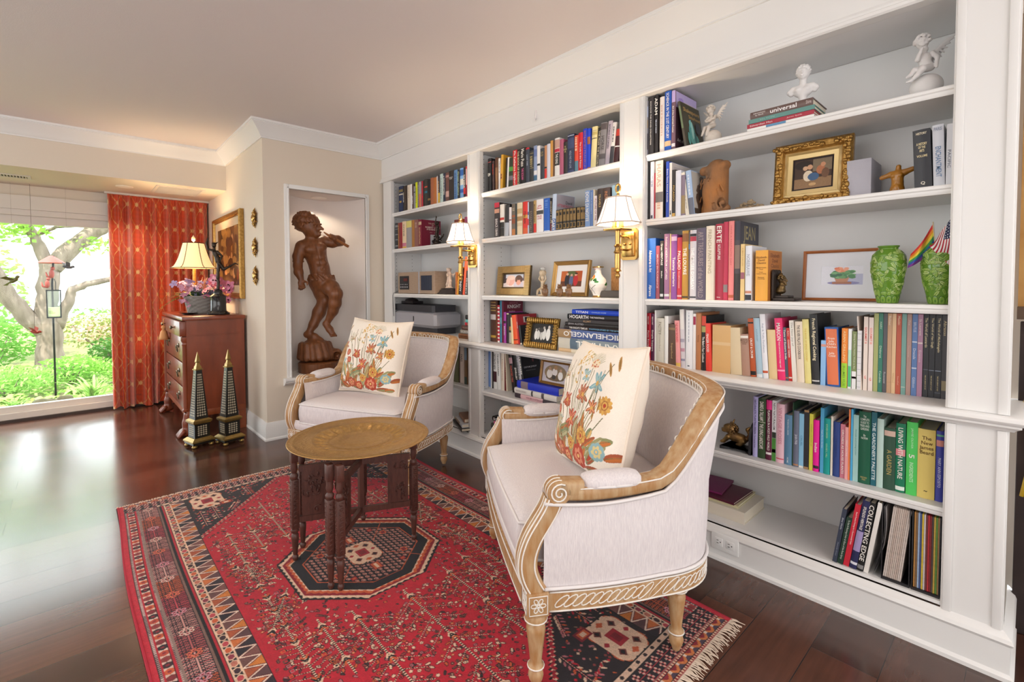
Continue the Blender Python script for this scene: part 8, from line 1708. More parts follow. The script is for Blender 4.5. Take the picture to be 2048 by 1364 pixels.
# large gold frame with family
A=blob_art(.14,.12,'8A4A2A',[('r',.02,.06,.02,.06,'C86A34'),('r',.12,.07,.02,.05,'B8582C'),('e',.07,.1,.03,.02,'5A6A3A'),('r',.07,.02,.07,.02,'6A3A24'),('e',.042,.05,.016,.045,'2A2A34'),('e',.042,.095,.008,.010,'D8B098'),('e',.07,.045,.013,.042,'5A6A90'),('e',.07,.088,.008,.009,'D8A890'),('e',.1,.048,.015,.042,'C02C34'),('e',.098,.092,.008,.010,'E0B8A0'),('e',.1,.10,.010,.007,'4A2A20')],1,.0016,.05)
easel_frame('photo_frame','gold photo frame with white mount and three standing people, middle bay','photo frame',2.095,.135,ZS1+.001,.0,.17,.285,.215,[(0,0),(0,.018),(.006,.022),(.020,.014),(.024,.008),(.024,0)],mat('satin_gold','B8945A',.3,.85),A,.024,('F0EEEC',.036),'3A2230')
# ornate frame on the ledge
def scallop(t,f):
    b=MB(); W,H=.262,.192
    for k in range(15):
        x=-W/2+W*(k+.5)/15
        for z in (.018,H-.018): b.ell((x,-.020,z),(.008,.010,.020),8,6)
    for k in range(11):
        z=H*(k+.5)/11
        for x in (-W/2+.018,W/2-.018): b.ell((x,-.020,z),(.020,.010,.008),8,6)
    obj('scalloped_leaf',b,mat('bright_gilt','C09A56',.3,.85,var=.5,vscale=60,col2='8A6A30'),f,180)
A=blob_art(.18,.12,'1E1A18',[('e',.04,.045,.012,.03,'E8E8E4'),('e',.06,.05,.012,.032,'D8D8D4'),('e',.085,.045,.012,.03,'C8C8C4'),('e',.105,.055,.014,.036,'E0E0DC'),('e',.135,.055,.016,.04,'F0F0EC'),('e',.138,.10,.009,.011,'D0C8C0'),('e',.1,.095,.008,.009,'B8B0A8'),('e',.06,.085,.008,.009,'6A6460'),('e',.08,.08,.02,.015,'3A3634'),('e',.04,.08,.007,.008,'C0B8B0')],1,.0016,.05)
easel_frame('photo_frame','ornate gilt photo frame with a black and white group, on the middle ledge','photo frame',1.902,.085,ZC+.001,.05,.20,.262,.192,[(0,0),(0,.014),(.01,.020),(.034,.014),(.037,.007),(.037,0)],mat('bright_gilt','C09A56',.3,.85,var=.5,vscale=60,col2='8A6A30'),A,.037,None,'4A3E48',None,scallop)
# oval photo on the blue book
A=blob_art(.2,.13,'C4BCC4',[('e',.1,.065,.085,.055,'8A7250'),('e',.1,.03,.07,.02,'6A5438'),('e',.055,.055,.022,.03,'E0D8D0'),('e',.055,.09,.010,.012,'B88A6A'),('e',.095,.07,.02,.026,'E8E0DC'),('e',.1,.10,.014,.014,'A87A4A'),('e',.14,.05,.018,.028,'F0ECE8'),('e',.14,.085,.009,.011,'C09878'),('e',.09,.035,.015,.015,'3A3028')],1,.0018,.04)
easel_frame('photo_frame','wooden photo frame with oval sepia picture standing on the blue book','photo frame',1.995,.11,ZL+.1135,.0,.16,.245,.150,[(0,0),(0,.014),(.006,.016),(.016,.010),(.016,0)],mat('honey_wood_frame','9A7038',.35,.3,var=.5,vscale=20,col2='7A5426'),A,.016,None,'2E2428')
# watercolour
A=blob_art(.13,.105,'E4E6F0',[('r',.1,.03,.03,.03,'B8BCD8'),('e',.07,.01,.05,.01,'8A88B8'),('p',[(.042,.04),(.088,.04),(.082,.012),(.048,.012)],'C08868'),('r',.065,.010,.03,.006,'A86E50'),('e',.065,.044,.026,.005,'A87058')]+[('e',.03+.07*random.Random(k).random(),.04+.035*random.Random(k+50).random(),.011,.008,random.Random(k+9).choice(['4E8A58','6AA06A','3E7050','7AB07A'])) for k in range(26)]+[('e',.045+.035*random.Random(k+7).random(),.075+.02*random.Random(k+70).random(),.008,.007,random.Random(k+3).choice(['E8906A','F0A888','E07850'])) for k in range(14)],1,.0012,.03)
easel_frame('framed_watercolour','wood framed watercolour of a potted geranium standing on the third shelf','picture',3.450,.235,ZS1+.001,0,.08,.275,.208,[(0,0),(0,.014),(.006,.016),(.011,.012),(.011,0)],mat('cherry_frame','B0682E',.35,var=.4,vscale=20,col2='8A4A1E'),A,.011,('E6E9F0',.055),None)
# vases
def vase_sheet(name,label,cat,x,y,z,prof,R,disp,m,group=None,rz=0,extra=None):
    zs=[p[1] for p in prof]; rs=[p[0] for p in prof]; lum=R.a.mean(-1); lum=(lum-lum.min())/(lum.max()-lum.min()+1e-6)
    def fn(X,Y):
        a=2*PI*(X-R.x0)/(R.X.max()-R.x0)+rz; s=(Y-R.y0)/(R.Y.max()-R.y0); r=np.interp(s,np.linspace(0,1,len(rs)),rs)+disp*lum; zz=np.interp(s,np.linspace(0,1,len(zs)),zs); return r*np.cos(a),r*np.sin(a),zz
    t=thing(name,label,cat,(x,y,z),0,group); R.sheet('body',fn,m,t); obj('base_disc',MB().lathe([(0,0),(rs[0],0),(rs[0],.002),(0,.002)],(0,0,0),24),m if not extra else extra,t,40); return t
def dens(p,n=60):
    q=[]; 
    P=np.array(p); d=np.r_[0,np.cumsum(np.hypot(*(P[1:]-P[:-1]).T))]; s=np.linspace(0,d[-1],n); return list(zip(np.interp(s,d,P[:,0]),np.interp(s,d,P[:,1])))
vp=[]
ctl=[(.030,.0),(.032,.008),(.036,.03),(.044,.07),(.050,.115),(.0515,.145),(.047,.172),(.034,.188),(.027,.193),(.028,.197),(.033,.203),(.031,.205),(.024,.196)]
def leafy(seed):
    R=Ras(0,.30,0,.22,.0014,'5E8A28'); rg=random.Random(seed)
    for k in range(210):
        x=rg.uniform(0,.3); y=rg.uniform(.03,.19); a=rg.uniform(0,PI); L=rg.uniform(.008,.014); R.ell(x,y,L*1.1,L*.52,'466E1C',a); R.ell(x,y,L,L*.42,rg.choice(['8FB04C','A2BE62','7FA23E','B4C87A']),a); R.line((x-math.cos(a)*L*.8,y-math.sin(a)*L*.8),(x+math.cos(a)*L*.8,y+math.sin(a)*L*.8),.0006,'55802A')
    for k in range(12): x=(k+.5)*.025; R.ell(x,.012,.0125,.016,'466E1C'); R.ell(x,.010,.0105,.014,'7A9E3C'); R.ell(x,.010,.004,.005,'55802A')
    return R
gl=attr_mat('green_glaze',.12,spec=.6)
vase_sheet('green_vase','green leaf-relief vase beside the framed geranium watercolour','vase',3.622,.105,ZS1+.001,dens(ctl),leafy(1),.0022,gl,'green leaf-relief vases')
vase_sheet('green_vase','green leaf-relief vase holding two little flags by the end upright','vase',3.763,.105,ZS1+.001,dens(ctl),leafy(2),.0022,gl,'green leaf-relief vases')
R=Ras(0,.26,0,.20,.0013,'F0ECE8')
for x0 in (.03,.16):
    for k in range(16): a=k*.4; R.ell(x0+.014*math.cos(a),.115+.011*math.sin(a),.008,.006,['E8842A','F0A84A','D86A1E'][k%3],a)
    for k in range(9): R.ell(x0+.04*math.cos(k*.7)-.005,.088+.016*math.sin(k*1.1),.011,.006,['2E7A34','4E9A44','1E5A28'][k%3],k*.8)
    R.curve((x0-.02,.02),(x0,.05),(x0+.03,.07),.0013,'2A2420'); R.curve((x0+.02,.02),(x0+.01,.05),(x0-.02,.075),.0013,'2A2420'); R.ell(x0,.165,.006,.006,'C83028'); R.ell(x0+.008,.150,.008,.004,'2E7A34',.6)
cv=[(.026,0),(.028,.006),(.026,.012),(.034,.03),(.047,.055),(.050,.075),(.044,.098),(.026,.118),(.018,.130),(.0165,.148),(.020,.160),(.030,.166),(.029,.168),(.014,.16)]
t=vase_sheet('enamel_vase','white enamelled vase with orange flower and brass rims, middle bay','vase',2.345,.085,ZS1+.001,dens(cv),R,.0003,attr_mat('enamel',.12),None,3.6)
obj('brass_rim',MB().lathe([(.028,.163),(.0325,.166),(.031,.170),(.026,.169)],(0,0,0),28).lathe([(.030,0),(.031,.004),(.0275,.010),(.02,.004)],(0,0,0),28),goldm,t,40)
# little flags
def flag(label,R,fn,pole):
    t=thing('hand_flag',label,'flag',(0,0,0)); R.sheet('cloth',fn,attr_mat('flag_cloth',.85),t); obj('stick',MB().tube(pole,[.0025,.002],6),mat('flag_stick','D8C8A8',.6),t,180)
R=Ras(0,.15,0,.10,.0015,'FFFFFF')
for k,c in enumerate(('7A3A8A','3A58A8','3E9A58','E8D84A','E89A3A','D84040')): R.mask((R.Y>=k*.1/6)&(R.Y<=(k+1)*.1/6+.001),c)
P=np.array; 
def drape(top,bot,tip_t,tip_b,wave):
    top,bot,tip_t,tip_b=map(np.array,(top,bot,tip_t,tip_b))
    def fn(X,Y):
        u=(X/X.max())[...,None]; v=(Y/Y.max())[...,None]; p=(bot*(1-v)+top*v)*(1-u)+(tip_b*(1-v)+tip_t*v)*u; w=(wave*np.sin(u*9+v*4)*u**.6); return (p[...,0]+.2*w[...,0],p[...,1]-w[...,0],p[...,2]-.010*np.sin(PI*u[...,0]))
    return fn
flag('small rainbow hand flag drooping from the second green vase',R,drape((3.742,.095,1.402),(3.748,.098,1.322),(3.690,.06,1.300),(3.683,.055,1.252),.010),[(3.757,.105,1.19),(3.742,.095,1.408)])
R=Ras(0,.15,0,.09,.0012,'F4F0EE')
for k in range(13):
    if k%2==0: R.mask((R.Y>=k*.09/13)&(R.Y<(k+1)*.09/13),'B4283C')
R.mask((R.X<.062)&(R.Y>.09*6/13),'2A3050')
for i in range(6):
    for j in range(4): R.ell(.006+i*.010,.09*6/13+.007+j*.012,.0022,.0022,'F0F0F4'); 
flag('small stars and stripes hand flag standing in the second green vase',R,drape((3.797,.085,1.425),(3.775,.088,1.345),(3.762,.045,1.31),(3.735,.05,1.322),.006) if 0 else drape((3.798,.08,1.43),(3.762,.082,1.368),(3.792,.05,1.255),(3.738,.052,1.325),.008),[(3.775,.105,1.19),(3.799,.08,1.435)])
# plain blocks on shelves
tag(obj('slipcase',MB().box((3.485,.13,ZS2+.001),(3.562,.30,ZS2+.150),.002),mat('lilac_grey_cloth','B4B2BC',.8,bump=.3,bscale=400)),'lilac grey slipcase standing between gilt picture and ochre torso','slipcase')
make_book('book',(3.700,.03,ZS2+.0005),.045,.2,.192,'2A2C32','tall navy book with gilt panel beside the ochre torso','books by the torso sculpture',[('h','HISTORY',.05,.09,.6,'E8DCC0'),('h','A HISTORY\nOF THE\nARTS',.22,.40,.6,'E8D8A8'),('h','VOLUME',.44,.48,.6,'E8D8A8'),('h','Q',.90,.96,.25,'E8E0D0')],[],None,(0,math.radians(-2.6),0))
make_book('book',(3.748,.03,ZS2+.0005),.028,.2,.198,'C9CCD4','silver-grey book with tall blue capitals by the end upright','books by the torso sculpture',[('h','PARIS',.04,.1,.7,'8A94A8'),('v','ENCHANTMENT',.36,.86,.5,'5A7AA0')],[],None,(0,math.radians(-2.0),0))
make_book('book',(3.7772,.03,ZS2+.0005),.015,.2,.195,'D4D6DC','slim silver-grey book hard against the end upright','books by the torso sculpture',[('v','PACIFIC',.4,.75,.5,'6A7080')],[],None,(0,0,0))
tag(obj('cork_block',MB().box((2.385,.15,ZS1+.0385),(2.47,.22,ZS1+.165),.002),mat('cork','B98A58',.9,var=.8,vscale=60,col2='8A5E34',bump=.5,bscale=120)),'tall cork block standing on the dark box by the wall lamp','block')
tag(obj('dark_box',MB().box((2.37,.07,ZS1+.001),(2.50,.24,ZS1+.038),.002),mat('dark_taupe','4E4844',.6)),'flat dark taupe box under the cork block','box')
# radio
t=thing('tabletop_radio','beige tabletop radio with black control panel on the far bay shelf','radio',(.225,.03,ZS1+.001),0); rb=mat('radio_beige','B09A86',.5,var=.4,vscale=30,col2='9C8672',stretch=(1,1,6))
obj('cabinet',MB().box((0,0,.002),(.575,.12,.182),.004),rb,t,20); d=obj('control_panel',MB().box((.03,-.003,.035),(.185,.002,.15),.001),mat('radio_black','24242A',.25),t,20); obj('display',MB().box((.10,-.0045,.105),(.165,-.002,.130)),mat('radio_display','5A1A18',.3),d,0)
k=MB()
for i in range(5): k.box((.045+i*.027,-.0045,.075),(.057+i*.027,-.002,.082)); k.box((.045+i*.027,-.0045,.05),(.059+i*.027,-.002,.062),.001)
obj('buttons',k,mat('radio_button','9A9AA0',.4),d,0); obj('speaker_divider',MB().box((.335,-.003,.002),(.352,.0,.182)),mat('radio_silver','D0D4DC',.3,.5),t,0); g=obj('speaker_grille',MB().box((.375,-.004,.03),(.535,.001,.15),.002),mat('radio_navy','2A3040',.5),t,20); q=MB()
for i in range(9): q.box((.395+i*.0155,-.006,.035),(.402+i*.0155,-.003,.145))
obj('grille_bars',q,mat('radio_bar','3E4658',.4),g,0); obj('power_cord',MB().tube([(.002,.04,.05),(-.03,.0,.012),(-.046,-.02,.004),(-.047,-.027,-.02),(-.046,-.026,-.08),(-.045,-.02,-.2)],.0022,6),mat('cord_grey','5A5650',.5),t,180)
# angular appliance on the ledge of the far bay
gy=mat('appliance_grey','A4A3AA',.55,bump=.1,bscale=300); dk=mat('appliance_dark','36363C',.5)
t=thing('storage_case','large angular grey case with charcoal lid and base on the far bay ledge','case',(.13,.045,ZC+.001))
def octo(x0,x1,y0,y1,c): return [(x0+c,y0),(x1-c,y0),(x1,y0+c),(x1,y1),(x0,y1),(x0,y0+c)]
obj('base',MB().prism(octo(.02,.62,.02,.22,.02),0,.05),dk,t,20); b=MB(); o1=octo(.02,.62,.02,.23,.02); o2=octo(-.0,.66,-.01,.24,.02); n=6
for z0,a,z1,b_ in ((.05,o1,.075,o2),(.075,o2,.160,o2),(.160,o2,.180,o1)): b.add([(x,y,z0) for x,y in a]+[(x,y,z1) for x,y in b_],[(i,(i+1)%n,n+(i+1)%n,n+i) for i in range(n)]+[tuple(range(n-1,-1,-1)),tuple(range(n,2*n))])
obj('body',b,gy,t,20); obj('lid',MB().prism(octo(-.01,.62,-.0,.22,.02),.181,.235),dk,t,20); obj('latch',MB().box((.335,-.013,.10),(.345,-.009,.14),.001),mat('latch_black','141416',.4),t,20)
t=tag(obj('clock_radio',MB().box((.17,.09,ZC+.238),(.36,.20,ZC+.262),.004).ell((.265,.14,ZC+.262),(.085,.05,.028),20,8),mat('dark_plastic','201A1C',.3)),'small dark rounded gadget lying on the grey angular case','gadget')
# plug and record holders
t=thing('power_adapter','small white plug adapter standing on the bottom near shelf','plug',(2.925,.25,ZB+.001)); obj('body',MB().box((-.02,-.012,0),(.02,.012,.042),.003),mat('plug_white','EDEDEC',.4),t,20)
for dx in (-.007,.007): obj('prong',MB().box((dx-.003,-.001,.042),(dx+.003,.001,.060)),mat('prong_steel','9A9A9C',.3,.9),t,0)
acr=mat('smoked_acrylic','1A181C',.12,coat=.3)
def holder(label,x0,x1,items,lean,g):
    t=thing('record_holder',label,'holder',(x0,.012,ZB+.0005)); w=x1-x0; obj('base_tray',MB().box((0,0,0),(w,.27,.010)),acr,t,0); obj('side_wall',MB().box((0,0,.01),(.003,.27,.27)),acr,t,0); obj('side_wall',MB().box((w-.003,0,.01),(w,.27,.27)),acr,t,0); obj('rear_wall',MB().box((.003,.265,.01),(w-.003,.27,.27)),acr,t,0)
    x=x0+.005
    for k,(th,hx,h,lb) in enumerate(items):
        o=obj('record_sleeve',MB().box((0,0,0),(th,.235,h)),mat('sleeve_'+hx,hx,.7,var=.5,vscale=90,stretch=(.1,.1,1)),None,0); o.location=(x,.016,ZB+.0112); o.rotation_euler=(0,lean,0); tag(o,lb,'record',g); x+=th+.0008
rg=random.Random(3)
holder('smoked acrylic rack of leaning beige record sleeves on the bottom shelf',3.636,3.714,[(.0042,rg.choice(['D8C8BC','E0D2C8','CDBBAE','D4C0B4']),.255,'beige-edged record sleeve leaning in the first smoked rack') for k in range(10)],.10,'beige record sleeves in the first rack')
cl=[('C08A4A','ochre'),('8A6A4A','brown'),('A8C0E0','pale blue'),('4A5A8A','indigo'),('E0C040','mustard'),('D8D0D0','off-white'),('7A3A3A','oxblood'),('C03038','red'),('8A2A30','deep red'),('5A4A44','umber'),('D0B050','straw'),('6A9A4A','green'),('B8905A','tan')]
holder('smoked acrylic rack of upright coloured record sleeves by the end upright',3.718,3.790,[(.0042,c,.255,'%s record sleeve, %s in the coloured rack by the end upright'%(n,ordinal(k))) for k,(c,n) in enumerate(cl)],0,'coloured record sleeves in the second rack')
tag(obj('magazine',MB().grid(8,12,lambda u,v:(3.612+.018*math.sin(v*2.6)+.0+.02*v,.012+.2*u,ZB+.002+.255*v)).grid(8,12,lambda u,v:(3.616+.018*math.sin(v*2.6)+.02*v,.012+.2*u,ZB+.002+.255*v)),mat('curled_magazine','B8B4B4',.6)),'curled grey magazine bending between the leaning books and record rack','magazine')
# narrow view past the bookcase end
struct('wall_stone',MB().box((XH+.004,.34,1.12),(4.7,.42,ZH-.002)),mat('tan_stone','C79A5C',.85,var=.7,vscale=9,col2='A8783E',bump=.5,bscale=30),smooth=0)
struct('trim_mantel',MB().box((XH+.004,.24,1.08),(4.7,.34,1.12)),mat('mantel_dark','5A4636',.6),smooth=0)
t=thing('dark_fire_screen','dark metal panel with a yellow cord in the gap past the bookcase end','screen',(4.2,.30,0)); obj('panel',MB().box((-.25,0,.0),(.4,.02,1.07),.003),mat('dark_iron','2A262A',.5,.4,var=.5,vscale=6,col2='4A3A34'),t,20); obj('cord',MB().tube([(-.21,-.012,.95),(-.232,-.015,.80),(-.215,-.012,.62),(-.235,-.015,.48)],.006,6),mat('yellow_cord','D8B02C',.5),t,180)
# ================================================================ hanging ornaments in the window and the garden outside
def bird(t,name,c,col,s,rz,tilt):
    b=MB(); M=Matrix.Translation(c)@Matrix.Rotation(rz,4,'Z')@Matrix.Rotation(tilt,4,'Y'); b.ell((0,0,0),(.045*s,.018*s,.020*s),12,8,None); b.ell((.045*s,0,.014*s),(.018*s,.014*s,.015*s),10,8); b.add([(.06*s,0,.016*s),(.085*s,.002,.010*s),(.06*s,.004,.010*s)],[(0,1,2)]); b.add([(-.04*s,-.012*s,0),(-.085*s,-.025*s,-.01*s),(-.085*s,.025*s,-.01*s),(-.04*s,.012*s,0)],[(0,1,2,3)])
    for sg in (-1,1): b.add([(.02*s,sg*.012*s,.01*s),(-.02*s,sg*.012*s,.01*s),(-.045*s,sg*.07*s,.05*s),(.0,sg*.055*s,.045*s)],[(0,1,2,3)])
    o=obj(name,b.xf(M),mat('bird_'+col,col,.4),t,40); return o
th=mat('nylon_thread','6A5A4A',.5)
t=thing('bird_ornament','small red bird ornament hanging on a long thread before the window','bird ornament',(-1.95,-2.325,.80)); bird(t,'bird',(0,0,0),'A8402A',.75,1.2,.3); obj('thread',MB().tube([(0,0,.015),(.0,.0,1.29)],.0012,5),th,t,180)
t=thing('bird_ornament','green and red bird ornament hanging before the window, beside the tree limb','bird ornament',(-1.98,-2.445,1.25)); bird(t,'bird',(0,0,0),'6A6A34',.9,1.0,-.5); obj('thread',MB().tube([(0,0,.015),(0,0,.845)],.0004,4),th,t,180)
t=thing('bird_ornament','grey bird ornament hanging before the window, beside the red dome','bird ornament',(-1.98,-2.10,1.375)); bird(t,'bird',(0,0,0),'6A7078',.8,1.9,.2); obj('thread',MB().tube([(0,0,.015),(0,0,.72)],.0004,4),th,t,180)
# ground
g=MB(); g.grid(30,30,lambda u,v:(-2.2-16*v,-9+14*u,-.04-.26*min(1,v*4)+.03*math.sin(u*40)*math.sin(v*37)+.5*max(0,v-.35))); gr=struct('ground',g,mat('garden_ground','7C8A4A',.95,var=.9,vscale=3,col2='5A5236',bump=.8,bscale=12),smooth=180)
struct('path_edge',MB().box((-2.55,-6,-.02),(XW-.12,2,.02)),mat('patio_concrete','B4A698',.9,var=.4,vscale=8,col2='9A8C80',bump=.3,bscale=30),smooth=0); bpy.data.objects['path_edge'].name='patio_path'
# tree
t=thing('garden_tree','large tree with pale forked trunk standing in the garden beyond the window','tree',(-6.5,-2.4,-.32)); off=Vector((6.5,2.4,.32)); bk=mat('pale_bark','8F8074',.95,var=.8,vscale=9,col2='6A5C50',stretch=(2,2,.6),bump=.9,bscale=14,detail=8)
def limb(name,pts,rad):
    P_=[Vector(p)+off for p in pts]; fine=[];rr=[]
    for i in range(len(P_)-1):
        for k in range(5): fine.append(P_[i].lerp(P_[i+1],k/5)+Vector((mnoise.noise(P_[i]*3+Vector((k,0,0)))*.025,mnoise.noise(P_[i]*5+Vector((k,3,0)))*.025,0))); rr.append((rad[i]+(rad[i+1]-rad[i])*k/5)*(1+.06*math.sin(k*2.1+i)))
    fine.append(P_[-1]); rr.append(rad[-1]); obj(name,MB().tube(fine,rr,12),bk,t,180)
limb('trunk',[(-6.5,-2.36,-.36),(-6.5,-2.37,.1),(-6.5,-2.36,.6),(-6.5,-2.38,1.0),(-6.5,-2.34,1.45),(-6.5,-2.28,1.62)],[.22,.165,.15,.135,.13,.13])
limb('limb',[(-6.5,-2.36,.45),(-6.5,-2.60,.72),(-6.45,-2.80,1.05),(-6.4,-2.96,1.5),(-6.4,-3.25,2.2)],[.14,.12,.11,.10,.08]); limb('limb',[(-6.5,-2.32,1.5),(-6.5,-2.1,1.80),(-6.5,-1.85,2.05),(-6.5,-1.62,2.24),(-6.5,-1.2,2.45)],[.14,.12,.11,.10,.08])
limb('limb',[(-6.5,-2.34,1.45),(-6.55,-2.46,1.85),(-6.6,-2.56,2.15),(-6.6,-2.65,2.6)],[.10,.075,.06,.05]); limb('limb',[(-6.5,-2.28,.55),(-6.4,-2.14,.95),(-6.4,-2.08,1.15),(-6.4,-1.9,1.24),(-6.4,-1.62,1.32),(-6.3,-1.2,1.5)],[.09,.07,.06,.05,.045,.03])
for (a,b) in (((-6.6,-2.62,2.3),(-6.5,-3.1,2.42)),((-6.6,-2.5,2.0),(-6.3,-2.0,2.15)),((-6.5,-2.9,2.1),(-6.2,-3.4,2.0)),((-6.5,-1.9,2.1),(-6.3,-1.75,2.6))): limb('branch',[a,tuple((Vector(a)+Vector(b))/2+Vector((0,0,.06))),b],[.035,.022,.010])
def leafcloud(mb,n,ctr,rad,s,rg,flat=0):
    for _ in range(n):
        a=Vector((rg.gauss(0,1),rg.gauss(0,1),rg.gauss(0,1))); a.normalize(); a*=rg.random()**.4; c=Vector(ctr)+Vector((a.x*rad[0],a.y*rad[1],a.z*rad[2])); x=Vector((rg.gauss(0,1),rg.gauss(0,1),rg.gauss(0,.5))).normalized(); y=x.orthogonal().normalized(); L=s*rg.uniform(.6,1.3)
        mb.add([c-x*L,c+y*L*.5,c+x*L,c-y*L*.5],[(0,1,2,3)])
def leafm(k,c,c2):
    if k in _mats: return _mats[k]
    m=mat(k,c,.6,var=.9,vscale=2.5,col2=c2); nt=m.node_tree; b=nt.nodes['Principled BSDF']; tr=nt.nodes.new('ShaderNodeBsdfTranslucent'); mx=nt.nodes.new('ShaderNodeMixShader'); mx.inputs[0].default_value=.45; tr.inputs[0].default_value=(*lin(c),1); nt.links.new(b.outputs[0],mx.inputs[1]); nt.links.new(tr.outputs[0],mx.inputs[2]); nt.links.new(mx.outputs[0],nt.nodes['Material Output'].inputs[0]); return m
rg=random.Random(17); f=MB()
for c,r,n in (((0,-.55,2.55),(.7,.6,.3),420),((.2,.1,2.75),(.8,.7,.3),380),((-.4,.9,2.75),(.7,.6,.35),260),((.3,-1.2,2.4),(.6,.5,.5),420),((.2,-.9,1.75),(.4,.35,.25),160),((0,-.25,2.35),(.4,.4,.18),120),((.1,.55,2.2),(.4,.35,.15),60),((0,-1.6,1.9),(.5,.4,.5),300)): leafcloud(f,n,c,r,.055,rg)
obj('foliage',f,leafm('tree_leaf','8CB84A','B8D878'),t,0,fix=False)
def shrub(name,label,cat,x,y,z,r,h,n,c,c2,s=.04,seed=1,fl=None,group=None):
    t=thing(name,label,cat,(x,y,z),0,group); rg=random.Random(seed); f=MB(); leafcloud(f,n,(0,0,h*.55),(r,r,h*.5),s,rg); obj('foliage',f,leafm('leaf_'+c,c,c2),t,0,fix=False); b=MB()
    for k in range(7): a=rg.uniform(0,6.3); b.tube([(0,0,-.02),(r*.3*math.cos(a),r*.3*math.sin(a),h*.3),(r*.6*math.cos(a),r*.6*math.sin(a),h*.7)],[.012,.009,.005],5)
    obj('stems',b,bk,t,180)
    if fl: q=MB(); leafcloud(q,fl[1],(0,0,h*.65),(r*1.02,r*1.02,h*.45),s*.8,rg); obj('blossom',q,leafm('blossom_'+fl[0],fl[0],'F8E8E4'),t,0,fix=False)
shrub('flowering_shrub','pale pink flowering shrub in the garden beyond the tree trunk','shrub',-9.0,-1.7,-.1,.75,.75,700,'7A8A48','A8B070',.05,1,('E8B8A8',900)); shrub('flowering_shrub','second pale pink flowering shrub, further along the garden','shrub',-9.3,-.6,-.1,.7,.7,500,'7A8A48','A8B070',.05,2,('E0A898',700))
shrub('green_shrub','dark green shrub below the tree, nearer the curtain','shrub',-7.6,-1.5,-.25,.45,.5,700,'4E7A38','6A9A4A',.045,3); shrub('green_shrub','leafy shrub at the foot of the tree, at the window edge','shrub',-7.2,-3.1,-.25,.6,.95,900,'6AA048','98C868',.05,4); shrub('green_shrub','bright leafy shrub in front of the tree trunk','shrub',-5.2,-2.1,-.2,.42,.42,900,'7CB04C','A8D070',.035,5); shrub('green_shrub','bright low shrub between the feeder pole and the window edge','shrub',-4.6,-2.7,-.16,.45,.36,900,'86BA58','B8DC88',.035,6); shrub('green_shrub','low spreading shrub by the flower bed under the curtain side','shrub',-5.0,-1.4,-.18,.45,.38,800,'74A846','A0CC6C',.035,7); shrub('green_shrub','tall leafy bush far beyond the tree at the window edge','shrub',-9.5,-3.6,-.1,.9,2.2,1500,'88B854','B4DC84',.07,8)
h=MB(); rg=random.Random(4); leafcloud(h,1600,(0,0,.3),(.35,3.2,.32),.06,rg); t=thing('hedge','clipped green hedge running across the far garden','hedge',(-12.2,-1.6,.05)); obj('foliage',h,leafm('hedge_leaf','6E9A48','90B868'),t,0,fix=False)
def blades(name,label,x,y,z,n,L,w,c,c2,seed,droop=.5):
    t=thing(name,label,'plant',(x,y,z)); rg=random.Random(seed); f=MB()
    for k in range(n): a=rg.uniform(0,6.3); leafblade(f,Vector((rg.gauss(0,.03),rg.gauss(0,.03),0)),Vector((math.cos(a)*.5,math.sin(a)*.5,rg.uniform(.7,1.3))),L*rg.uniform(.6,1.1),w,droop,6)
    obj('leaves',f,leafm('blade_'+c,c,c2),t,180)
blades('daylily_clump','clump of long arching daylily leaves outside beside the curtain',-3.0,-1.93,-.05,46,.55,.012,'8EB85A','BCD890',1); blades('daylily_clump','smaller arching grass clump close to the glass at the window edge',-2.95,-2.52,-.05,30,.28,.011,'7CA850','A8CC78',2)
blades('hosta','broad leaved hosta in the bed close to the glass',-3.2,-2.32,-.06,22,.24,.05,'9ABA5A','C8D890',3,.8); blades('hosta','broad leaved hosta by the window edge below the tree limb',-3.6,-2.62,-.08,26,.30,.055,'90B458','BCD484',4,.8); blades('hosta','broad leaved hosta between feeder pole and daylilies',-3.7,-2.05,-.08,22,.26,.05,'86AE50','B4D080',5,.8)
gc=MB(); rg=random.Random(9); leafcloud(gc,5200,(0,0,0),(2.4,2.4,.14),.035,rg); o=obj('ground_foliage',gc,leafm('ground_leaf','7CA84C','B0D07C'),None,0,fix=False); o.location=(-5.6,-2.2,-.2); o['kind']='stuff'; o['label']='low mixed ground cover in the garden bed'
rk=MB(); rg=random.Random(6)
for k in range(1): pass
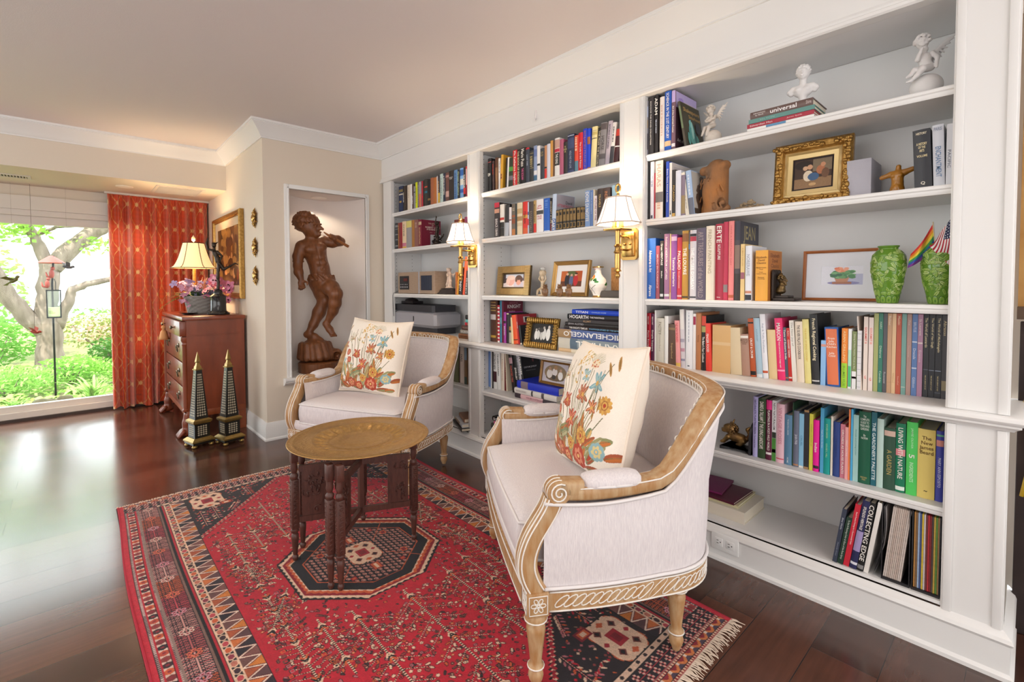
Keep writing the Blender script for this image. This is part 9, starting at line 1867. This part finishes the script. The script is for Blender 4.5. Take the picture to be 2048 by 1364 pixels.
for k,(x,y,r) in enumerate(((-2.75,-2.30,.09),(-2.85,-2.16,.06))):
    S=Sculpt((x-.16,y-.16,-.1),(x+.16,y+.16,.14),.012); S.ell((x,y,-.01),(r,r*1.2,r*.7),.02)
    for q in range(8): S.ell((x+rg.uniform(-r,r)*.7,y+rg.uniform(-r,r)*.7,rg.uniform(0,.03)),r*.45,.03)
    tag(S.mesh('garden_rock',mat('mossy_rock','7A7058',.95,var=.8,vscale=20,col2='5A5A3A',bump=.7,bscale=40)),('larger mossy rock lying by the glass in the flower bed','smaller mossy rock lying by the glass in the flower bed')[k],'rock')
# feeder pole with red dome and lantern
t=thing('feeder_pole','black garden pole topped by a red dome with two red figures and lantern feeder','bird feeder',(-4.0,-2.255,-.15)); ir=mat('black_iron','1E2224',.5,.5)
obj('pole',MB().tube([(0,0,0),(.0,.0,.8),(0,.0,1.38),(.0,.01,1.55),(.0,.02,1.72)],.010,8),ir,t,180); obj('dome',MB().lathe([(.004,1.72),(.02,1.715),(.10,1.655),(.125,1.632),(.12,1.628),(.02,1.70)],(0,0,0),20,None,lambda a,z:1+.02*abs(math.sin(a*6))),mat('red_tin','A8382C',.5),t,40)
for k,(y,z,s) in enumerate(((.0,1.50,1.0),(-.04,1.38,.9))): b=MB(); b.ell((.03,y,z),(.025*s,.025*s,.055*s),10,8); b.ell((.03,y+.01,z+.065*s),(.02*s,.022*s,.022*s),10,8); b.tube([(.03,y,z-.04),(.03,y-.04,z-.03),(.03,y-.05,z+.02)],[.014,.012,.006],6); obj('tin_figure',b,mat('rust_red','8A3428',.6),t,180)
l=MB()
for (x,y) in ((-.05,-.05),(.05,-.05),(.05,.07),(-.05,.07)): l.box((x-.005,y-.005,.98),(x+.005,y+.005,1.30))
l.box((-.056,-.056,.97),(.056,.076,.985)); l.box((-.056,-.056,1.295),(.056,.076,1.31)); l.tube([(0,.0,1.42),(0,.02,1.44),(0,.03,1.40),(0,.03,1.31)],.004,6); lf=obj('lantern_frame',l,ir,t,0); obj('lantern_glass',MB().box((-.046,-.046,.985),(.046,.066,1.295)),glass_mat('lantern_glass','EAF4EE',.1),lf,0); obj('seed',MB().box((-.04,-.04,.986),(.04,.06,1.10)),mat('seed','C8C89A',.9),lf,0)
